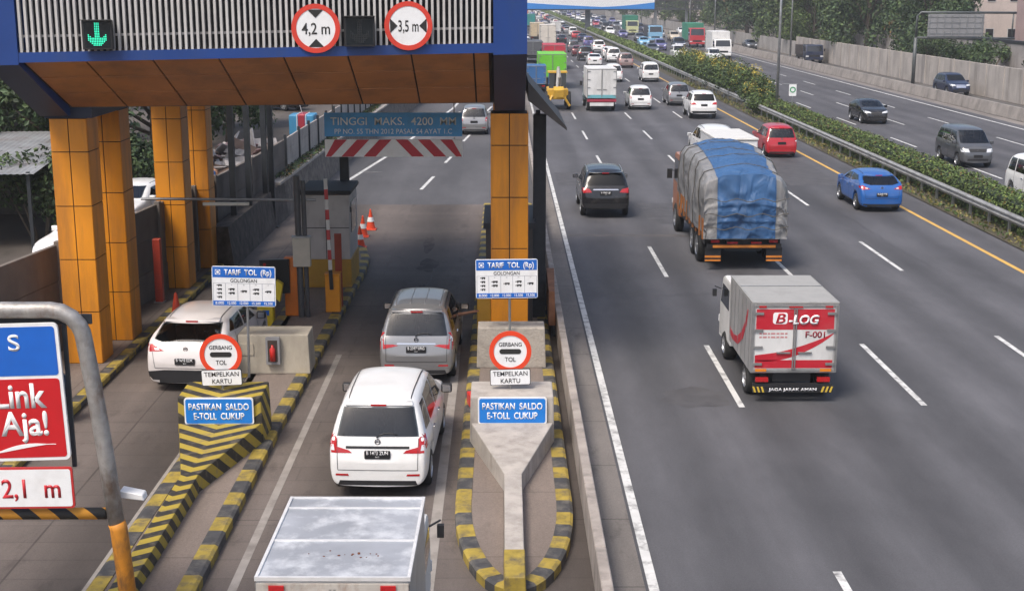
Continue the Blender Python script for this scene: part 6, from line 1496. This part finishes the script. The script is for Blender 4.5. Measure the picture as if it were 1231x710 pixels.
m = MB(); m.box(14.4, 14.9, 1, 1.5, 0, 5.15); m.build('pier', STEEL, t); m = MB(); m.box(21, 21.5, 1, 1.5, 0, 5.15); m.build('pier', STEEL, t)
m = MB(); m.box(14.2, 27.5, 0, 3, 4.9, 5.15)
for k in range(46): x_ = 14.25+k*.29; m.box(x_, x_+.09, -.02, .03, 5.16, 9.5)
for z in (5.9, 6.7, 7.5, 8.3): m.box(14.2, 27.5, -.04, .05, z, z+.1)
for k in range(7): m.box(14.2+k*2.2, 14.35+k*2.2, .1, .2, 5.16, 9.5)
m.build('ramp_lattice', mat('lattice_dark', (.05, .055, .06), .6, .2, .1), t)
# ------------------------------------------------------------------ lamps and signs along the highway
def lamp_post(x, y, h, label, arm=0, r=.11):
    t = thing('street_lamp', label, 'street lamp', (x, y, 0), 0, 'street lamps along the highway'); m = MB(); m.tube([(0, 0, 0), (0, 0, h*.55), (0, 0, h)], [r, r*.8, r*.55], 10); m.build('pole', STEEL, t, smooth=True)
    for s_ in ((1, -1) if arm == 0 else (arm,)):
        m = MB(); m.tube([(0, 0, h), (s_*.9, 0, h+.5), (s_*2.2, 0, h+.6)], [.06, .05, .04], 8); a = m.build('arm', STEEL, t); m = MB(); m.box(min(s_*2, s_*2.8), max(s_*2, s_*2.8), -.14, .14, h+.56, h+.68); m.build('lamp_head', WHITE, a)
    m = MB(); m.box(-.2, .2, -.2, .2, 0, .05); m.build('base_plate', STEEL, t)
lamp_post(18.5, 90.6, 12, 'tall grey street lamp standing in the median hedge')
for i, (x, y, lb) in enumerate(((38.9, 183, 'grey lamp pole under the bright green trees'), (34.6, 222, 'grey lamp pole by the far barrier before the white box truck'), (36.0, 262, 'thin lamp pole beside the frontage trees'), (39.0, 250, 'thin lamp pole deeper among the frontage trees'), (18.3, 345, 'distant median lamp right of the bridge pier'), (18.3, 440, 'more distant median lamp'), (33.6, 330, 'distant lamp at the far road edge'), (33.6, 420, 'more distant lamp at the far road edge'))):
    lamp_post(x, y, 12, lb, -1 if x > 30 else 0, .13)
t = thing('kilometre_sign', 'small white and green kilometre sign on a thin post in the hedge', 'road sign', (18.75, 87, 0)); m = MB(); m.tube([(0, 0, 0), (0, 0, 2.5)], .03, 8); m.build('post', STEEL, t); m = MB(); m.prism(rrect(-.24, .24, 1.75, 2.5, .05), -.07, -.045); m.build('panel', SIGNW, t)
m = MB(); m.ring((0, 0, 2.15), .19, .12, -.08, -.0705, 24); m.build('green_ring', mat('sign_green', (.02, .28, .10), .5, 0, 0), t); m = MB(); m.tube([(-.7, 0, 2.52), (.3, 0, 2.52)], .02, 6); m.build('cross_bar', STEEL, t)
t = thing('sign_frame', 'cantilever sign frame seen from behind with a grey ribbed board', 'sign frame', (38.3, 125.6, 0))
m = MB(); m.tube([(0, 0, 0), (0, 0, 4.25)], .17, 10); m.tube([(0, 0, 4.25), (0.05, 0, 6.2), (.35, 0, 6.55), (9.2, 0, 6.5)], .11, 8); m.tube([(0, 0, 4.25), (9.2, 0, 4.15)], .11, 8); m.tube([(8.9, 0, 4.15), (8.95, 0, 6.5)], .07, 6); m.build('frame', mat('frame_dark', (.10, .11, .11), .5, .4, .2, 3), t, smooth=True)
m = MB(); m.box(1.0, 6.2, -.16, -.12, 4.35, 6.4); m.build('board_back', mat('board_back', (.28, .28, .29), .5, .3, .1, 1), t)
m = MB()
for k in range(8): m.box(1.1+k*.7, 1.16+k*.7, -.22, -.161, 4.4, 6.35)
for k in range(4): m.box(1.0, 6.2, -.2, -.161, 4.6+k*.5, 4.65+k*.5)
m.build('ribs', STEEL, t)
# ------------------------------------------------------------------ buildings on the right
def building(name, label, x, y, w, d, h, c, roofc, floors=2, z0=1.0):
    t = thing(name, label, 'building', (x, y, z0)); m = MB(); m.box(-w/2, w/2, -d/2, d/2, 0, h); b = m.build('wall', mat('wall_'+name+str(round(x)), c, .8, 0, .08, .4, dirt=(tuple(v*.55 for v in c), .4, .6, .3)), t)
    m = MB(); m.box(-w/2-.4, w/2+.4, -d/2-.4, d/2+.4, h+.002, h+.35); m.build('roof', mat('roof_'+name+str(round(x)), roofc, .8, 0, .2, 1), t)
    for fl in range(floors):
        for k in range(max(2, int(w/3))):
            n = max(2, int(w/3)); xx = -w/2+w*(k+.5)/n; zz = h*(fl+.3)/floors
            m = MB(); m.box(xx-.6, xx+.6, -d/2-.05, -d/2-.005, zz, zz+1.3); f = m.build('window', mat('frame_pale', (.5, .5, .5), .6, 0, 0), t); m = MB(); m.box(xx-.5, xx+.5, -d/2-.07, -d/2-.051, zz+.1, zz+1.2); m.build('pane', GLASS, f)
    return t
building('house', 'pale pink building with few windows behind the small tree at the upper right', 65, 186, 9, 10, 9.5, (.60, .52, .48), (.2, .19, .18), 2)
building('warehouse', 'brown grey warehouse wall left of the pale pink building', 57.5, 180, 6, 9, 9.5, (.26, .23, .2), (.15, .15, .15), 2)
building('shop', 'pinkish block right of the small tree at the upper right', 70, 170, 8, 9, 9.5, (.45, .34, .34), (.2, .18, .18), 2)
t = thing('billboard', 'blue billboard with red and green corner shapes at the upper right edge', 'billboard', (55.5, 136, 0)); m = MB(); m.tube([(0, .2, 0), (0, .2, 9)], .25, 10); m.build('post', STEEL, t); m = MB(); m.box(-2.4, 3.2, -.1, .1, 5.2, 9.4); m.build('panel', mat('billboard_blue', (.03, .10, .42), .5, 0, .05), t)
m = MB(); m.prism([(-2.2, 5.25), (-.7, 5.25), (-1.5, 6.7)], -.115, -.101); m.build('red_shape', SIGNR, t); m = MB(); m.prism([(-2.38, 5.25), (-2.2, 7.0), (-1.6, 6.6), (-2.0, 5.3)], -.13, -.116); m.build('green_shape', mat('sign_green', 0), t)
t = thing('orange_post', 'orange painted post at the right edge by the frontage road', 'post', (43.6, 103.4, 0)); m = MB(); m.box(-.3, .3, -.2, .2, 0, 4.4); m.build('shaft', mat('post_orange', (.6, .22, .06), .6, 0, .1), t); m = MB(); m.box(-.4, .4, -.3, .3, 0, .25); m.build('base', CONC, t)
for i, (x, y, w, h, c, lb) in enumerate(((52, 330, 14, 9, (.5, .42, .38), 'pale block among the trees beyond the footbridge'), (50, 420, 16, 11, (.5, .45, .42), 'grey pink block far beyond the footbridge'), (54, 530, 20, 14, (.55, .5, .48), 'hazy pale block near the horizon on the right'), (-14, 520, 24, 9, (.5, .42, .4), 'hazy low building near the horizon on the left'), (-10, 640, 30, 12, (.5, .45, .44), 'long hazy building at the end of the road'))):
    building('apartment_block', lb, x, y, w, 12, h, c, (.3, .15, .12), 3)

# ------------------------------------------------------------------ behind the left wall
def shed(x, y, rz, w, d, h, label, c):
    t = thing('shed', label, 'shed', (x, y, TZ), rz); rf = MB(); n = int(w/.09)
    for k in range(n):
        xa, xb = -w/2+w*k/n, -w/2+w*(k+1)/n; za, zb = (.02 if k % 2 else 0), (0 if k % 2 else .02)
        rf.add([(xa, -d/2, h+za), (xb, -d/2, h+zb), (xb, d/2, h+.5+zb), (xa, d/2, h+.5+za)], [(0, 1, 2, 3)])
    rf.build('roof', mat('corrugated_'+str(round(x)), c, .6, .2, .2, 1, dirt=((.12, .08, .06), .6, 1.2, 1)), t)
    for sx in (-1, 1):
        for sy in (-1, 1): m = MB(); m.box(sx*(w/2-.2)-.05, sx*(w/2-.2)+.05, sy*(d/2-.2)-.05, sy*(d/2-.2)+.05, 0, h+.25+sy*.2); m.build('post', DARKST, t)
    m = MB(); m.box(-w/2+.2, w/2-.2, d/2-.3, d/2-.2, 0, h+.3); m.build('back_wall', mat('shed_wall', (.05, .045, .04), .8, 0, .2), t)
shed(-17.6, 42, R(4), 7.4, 7.5, 2.3, 'open shed with a corrugated grey roof behind the left wall', (.26, .27, .28))
shed(-25.5, 62, R(-14), 12, 7, 3.6, 'larger shed with a pale corrugated roof farther back on the left', (.36, .36, .36))
PC('sedan', -11.4, 34.9, WPN, 'white saloon parked behind the left wall, half hidden by the orange column', facing=1, rz=R(-18)).location.z = TZ
PC('hatch', -12.05, 41, WPN, 'white car parked behind the wall between the two pairs of columns', facing=1, rz=R(-8)).location.z = TZ
PC('sedan', -15, 86, BLK, 'black saloon parked on the raised ground beyond the panel fence', rz=R(62)).location.z = TZ
PC('van', -12.6, 98, GRY, 'dark van parked far along the raised ground', rz=R(70)).location.z = TZ
PC('mpv', -9.6, 104, BLK, 'black people carrier parked above the blue overhead board', rz=R(50)).location.z = TZ
PC('van', -15.5, 102, WPN, 'white van parked behind the blue sheeted cart', rz=R(40)).location.z = TZ
lorry('blue_truck', 'dark blue truck parked at the back of the raised ground', -17.5, 92, 0, 2.2, 4, .9, 2.6, 1.8, 2.4, NAVY, mat('truck_box_navy', (.02, .06, .15), .6, 0, .2, 1), r=.42, rz=R(75))[0].location.z = TZ
t = thing('handcart', 'cart sheeted in light blue with a red centre stripe beyond the panel fence', 'cart', (-10.0, 66.2, TZ)); t.scale = (.66, .8, .9)
m = MB(); m.box(-.95, .95, 0, 1.7, .55, 1.75); m.build('blue_sheet', mat('sheet_blue', (.06, .27, .48), .5, 0, .12, 2, .4, 6), t, bevel=.12, seg=3); m = MB(); m.box(-.3, .3, -.02, 1.72, .56, 1.78); m.build('red_stripe', mat('sheet_red', (.35, .03, .05), .5, 0, .1, 2), t, bevel=.06)
m = MB(); m.box(-.36, -.31, -.022, 1.722, .56, 1.775); m.box(.31, .36, -.022, 1.722, .56, 1.775); m.build('white_edges', WHITE, t); m = MB(); m.tube([(0, .6, 1.7), (-.2, .6, 2.3)], .02, 6); m.build('pole', WHITE, t)
for s_ in (1, -1): w_ = link('wheel', TYRE, t); w_.location = (s_*.8, .8, .3); w_.scale = (.4, .66, .66)
m = MB(); m.box(-.7, .7, .1, 1.6, .4, .545); m.build('frame', STEEL, t)
# heap of scrap
t = thing('rubble_heap', 'untidy heap of pale boards and sheets behind the dark posts', 'heap', (-11.5, 60.5, TZ)); t.scale = (1.25, 1.3, 1.2); rr = random.Random(8)
m = MB()
for k in range(70):
    a = rr.uniform(0, 6.28); q = rr.uniform(0, 2.2); c = Vector((math.cos(a)*q*.9, math.sin(a)*q*1.6, max(.05, .9-q*.38)*rr.uniform(.3, 1))); d = Vector((rr.gauss(0, 1), rr.gauss(0, 1), rr.gauss(0, .3))).normalized()*rr.uniform(.25, .8); u = d.orthogonal().normalized()*rr.uniform(.04, .22); n_ = d.cross(u).normalized()*.02
    m.hexa([c-d-u-n_, c+d-u-n_, c+d+u-n_, c-d+u-n_], [c-d-u+n_, c+d-u+n_, c+d+u+n_, c-d+u+n_], rr.choice((0, 0, 1, 2)))
tag(m.build('scrap_boards', [mat('scrap_pale', (.45, .42, .40), .8, 0, .2), mat('scrap_brown', (.18, .12, .09), .8, 0, .2), mat('scrap_pink', (.42, .28, .27), .8, 0, .2)], t), kind='stuff')
for k, x, y, s_, lb in ((1, -16, 48, .62, 'dark tree behind the gap between the orange columns'), (0, -20, 52, .55, 'tree behind the open shed'), (1, -15.2, 58, .66, 'dark tree behind the heap of boards'), (1, -18, 72, .8, 'dark tree behind the parked black saloon'), (0, -22, 88, .9, 'tree behind the dark blue truck'), (1, -28, 44, .8, 'dark tree at the left edge'), (1, -13.8, 67, .5, 'small dark tree behind the dark posts'), (3, -15.5, 76, .6, 'dark narrow tree left of the blue sheeted cart'), (2, -13.5, 120, .8, 'tree over the far end of the panel fence'), (1, -20, 130, 1.0, 'dark tree beyond the parked vans'), (0, -11, 170, .9, 'tree by the end of the exit road'), (2, -9, 230, 1.0, 'pale tree far along the exit road'), (0, -9, 300, 1.1, 'hazy tree farther along the exit road')):
    tree(k, x, y, TZ, s_, lb, 'trees behind the left wall')
for i, (x, y, h, w) in enumerate(((-14.2, 40.5, 3.4, 2.6), (-13.2, 46.5, 3.0, 2.4), (-12.8, 28.8, 1.3, 1.8), (-17.2, 39, 1.0, 3), (-13.5, 51.5, 2.2, 2.4))):
    bush('shrub', ('tall shrub seen between the two pairs of orange columns', 'second tall shrub behind the gap between the columns', 'low shrub at the left edge above the wall', 'dark shrub under the open shed', 'shrub beside the heap of boards', 'shrub behind the parked white saloon', 'low shrub close behind the wall at the left edge', 'broad dark shrub at the far left edge')[i], x, y, TZ, w, h, 3000, .18, [LDARK, LMID], [4, 3])
t = thing('verge_plants', 'scrubby ground plants on the strip above the stone wall', 'plants', (-8.45, 50, 1.3)); pts = []
for _ in range(5200):
    y = rnd.uniform(0, 60); pts.append((Vector((lerp(0, 1.0, y/60)+rnd.uniform(-.3, .25), y, .12+rnd.random()*.12)), Vector((0, 0, 1))))
o = link('foliage', leaves(pts, .14, [LDARK, LMID, LRUST], [4, 3, 2], rnd), t); tag(o, kind='stuff')
grass = [(Vector((rnd.choice((rnd.uniform(17.0, 17.7), rnd.uniform(18.9, 19.3))), rnd.uniform(28, 130), .07+rnd.random()*.1)), Vector((rnd.gauss(0, 1), rnd.gauss(0, 1), .1))) for _ in range(3500)]
o = link('verge_grass', leaves(grass, .16, [leaf('dry_grass', (.19, .17, .06), .4), LMID], [3, 2], rnd, 0)); tag(o, 'rough dry grass along the foot of the guard rail', 'grass', kind='stuff')

# ------------------------------------------------------------------ people
SKIN = mat('skin', (.22, .11, .065), .5, 0, .05, 10)
def skinned(name, verts, edges, radii, m, parent=None, lvl=2):
    me = bpy.data.meshes.new(name); me.from_pydata(verts, edges, []); o = bpy.data.objects.new(name, me); COL.objects.link(o)
    sk = o.modifiers.new('k', 'SKIN'); sk.use_smooth_shade = True
    for i, r in enumerate(radii):
        me.skin_vertices[0].data[i].radius = (r, r) if not isinstance(r, tuple) else r
    me.skin_vertices[0].data[0].use_root = True
    sb = o.modifiers.new('s', 'SUBSURF'); sb.levels = lvl; sb.render_levels = lvl
    m2 = bpy.data.meshes.new_from_object(o.evaluated_get(bpy.context.evaluated_depsgraph_get())); bpy.data.objects.remove(o); m2.name = name
    m2.materials.clear(); m2.materials.append(m); xsmooth(m2); return link(name, m2, parent)
# driver of the silver car: seated, right arm out of the window towards the reader
px, py = -1.52, 29.55
V = [(0, 0, .62), (0, .02, .85), (0, .02, 1.08), (0, .03, 1.18), (0, .05, 1.30), (0, .05, 1.40),
     (.17, .03, 1.10), (.34, .14, 1.02), (.56, .34, 1.00), (.76, .48, 1.01), (.83, .53, 1.01),
     (-.17, .03, 1.10), (-.26, .14, .86), (-.16, .36, .84), (.10, .25, .62), (.12, .62, .62), (-.10, .25, .62), (-.12, .62, .62)]
E_ = [(0, 1), (1, 2), (2, 3), (3, 4), (4, 5), (2, 6), (6, 7), (7, 8), (8, 9), (9, 10), (2, 11), (11, 12), (12, 13), (0, 14), (14, 15), (0, 16), (16, 17)]
Rr = [.13, .14, .13, .055, .09, .085, .06, .052, .044, .032, .036, .06, .045, .035, .085, .065, .085, .065]
hand = [(.86, .555, 1.01), [(.90, .60, 1.02), (.935, .635, 1.015)], [(.91, .585, 1.02), (.95, .615, 1.015)], [(.915, .565, 1.018), (.95, .59, 1.012)], [(.91, .545, 1.012), (.94, .562, 1.006)], [(.855, .60, 1.03), (.88, .635, 1.035)]]
V.append(hand[0]); E_.append((10, 18)); Rr.append(.034)
for k, (a, b) in enumerate(hand[1:]):
    V += [a, b]; n_ = len(V); E_ += [(18 if k < 4 else 10, n_-2), (n_-2, n_-1)]; Rr += [.011, .009]
t = thing('person', 'driver of the silver people carrier reaching a bare arm out to the card reader', 'person', (px, py, 0))
skinned('body', V, E_, Rr, SKIN, t)
skinned('shirt', [V[i] for i in (0, 1, 2, 6, 7, 11, 12)], [(0, 1), (1, 2), (2, 3), (3, 4), (2, 5), (5, 6)], [.15, .16, .15, .085, .075, .085, .06], mat('shirt_dark', (.04, .045, .06), .85, 0, .1), t)
m = MB(); m.lathe([(1.30, .105), (1.38, .112), (1.45, .09), (1.49, 0)], (0, .035, 0), 'z', 16); m.build('hair', BLACK, t, smooth=True)
# someone in a blue shirt behind the wall
t = thing('person', 'person in a blue shirt standing behind the wall beside the rear orange column', 'person', (-10.15, 46.2, TZ), R(160))
V = [(0, 0, .92), (0, 0, 1.15), (0, 0, 1.38), (0, 0, 1.50), (0, .02, 1.62), (0, .02, 1.70), (.19, 0, 1.42), (.25, .02, 1.15), (.24, .14, .92), (-.19, 0, 1.42), (-.25, .02, 1.15), (-.24, .14, .92), (.1, 0, .85), (.1, .02, .48), (.1, 0, .08), (.1, .14, .04), (-.1, 0, .85), (-.1, .02, .48), (-.1, 0, .08), (-.1, .14, .04)]
E_ = [(0, 1), (1, 2), (2, 3), (3, 4), (4, 5), (2, 6), (6, 7), (7, 8), (2, 9), (9, 10), (10, 11), (0, 12), (12, 13), (13, 14), (14, 15), (0, 16), (16, 17), (17, 18), (18, 19)]
Rr = [.13, .125, .13, .055, .092, .085, .06, .048, .035, .06, .048, .035, .085, .06, .045, .035, .085, .06, .045, .035]
skinned('body', V, E_, Rr, SKIN, t)
m = MB(); m.lathe([(.9, .0), (.9, .17), (1.15, .16), (1.38, .19), (1.47, .1), (1.5, .06)], (0, 0, 0), 'z', 16); m.build('shirt', mat('shirt_blue', (.05, .12, .32), .8, 0, .1), t, smooth=True)
m = MB(); m.lathe([(1.60, .1), (1.68, .108), (1.76, .08), (1.79, 0)], (0, -.01, 0), 'z', 16); m.build('hair', BLACK, t, smooth=True)
m = MB(); m.tube([(.1, 0, .9), (.1, .02, .48), (.1, 0, .1)], [.1, .08, .07], 10); m.tube([(-.1, 0, .9), (-.1, .02, .48), (-.1, 0, .1)], [.1, .08, .07], 10); m.build('trousers', NAVY, t)

# ------------------------------------------------------------------ the hazy air
hz = bpy.data.materials.new('hazy_air'); hz.use_nodes = True; n = hz.node_tree.nodes; l = hz.node_tree.links
for q in list(n):
    if q.type == 'BSDF_PRINCIPLED': n.remove(q)
pv = n.new('ShaderNodeVolumePrincipled'); pv.inputs['Color'].default_value = (.86, .88, .92, 1); pv.inputs['Density'].default_value = .00055; pv.inputs['Anisotropy'].default_value = .2
out = [q for q in n if q.type == 'OUTPUT_MATERIAL'][0]; l.new(pv.outputs[0], out.inputs['Volume'])
m = MB(); m.box(-300, 300, -60, 1300, -1.5, 26); o = m.build('haze', hz); tag(o, kind='stuff')
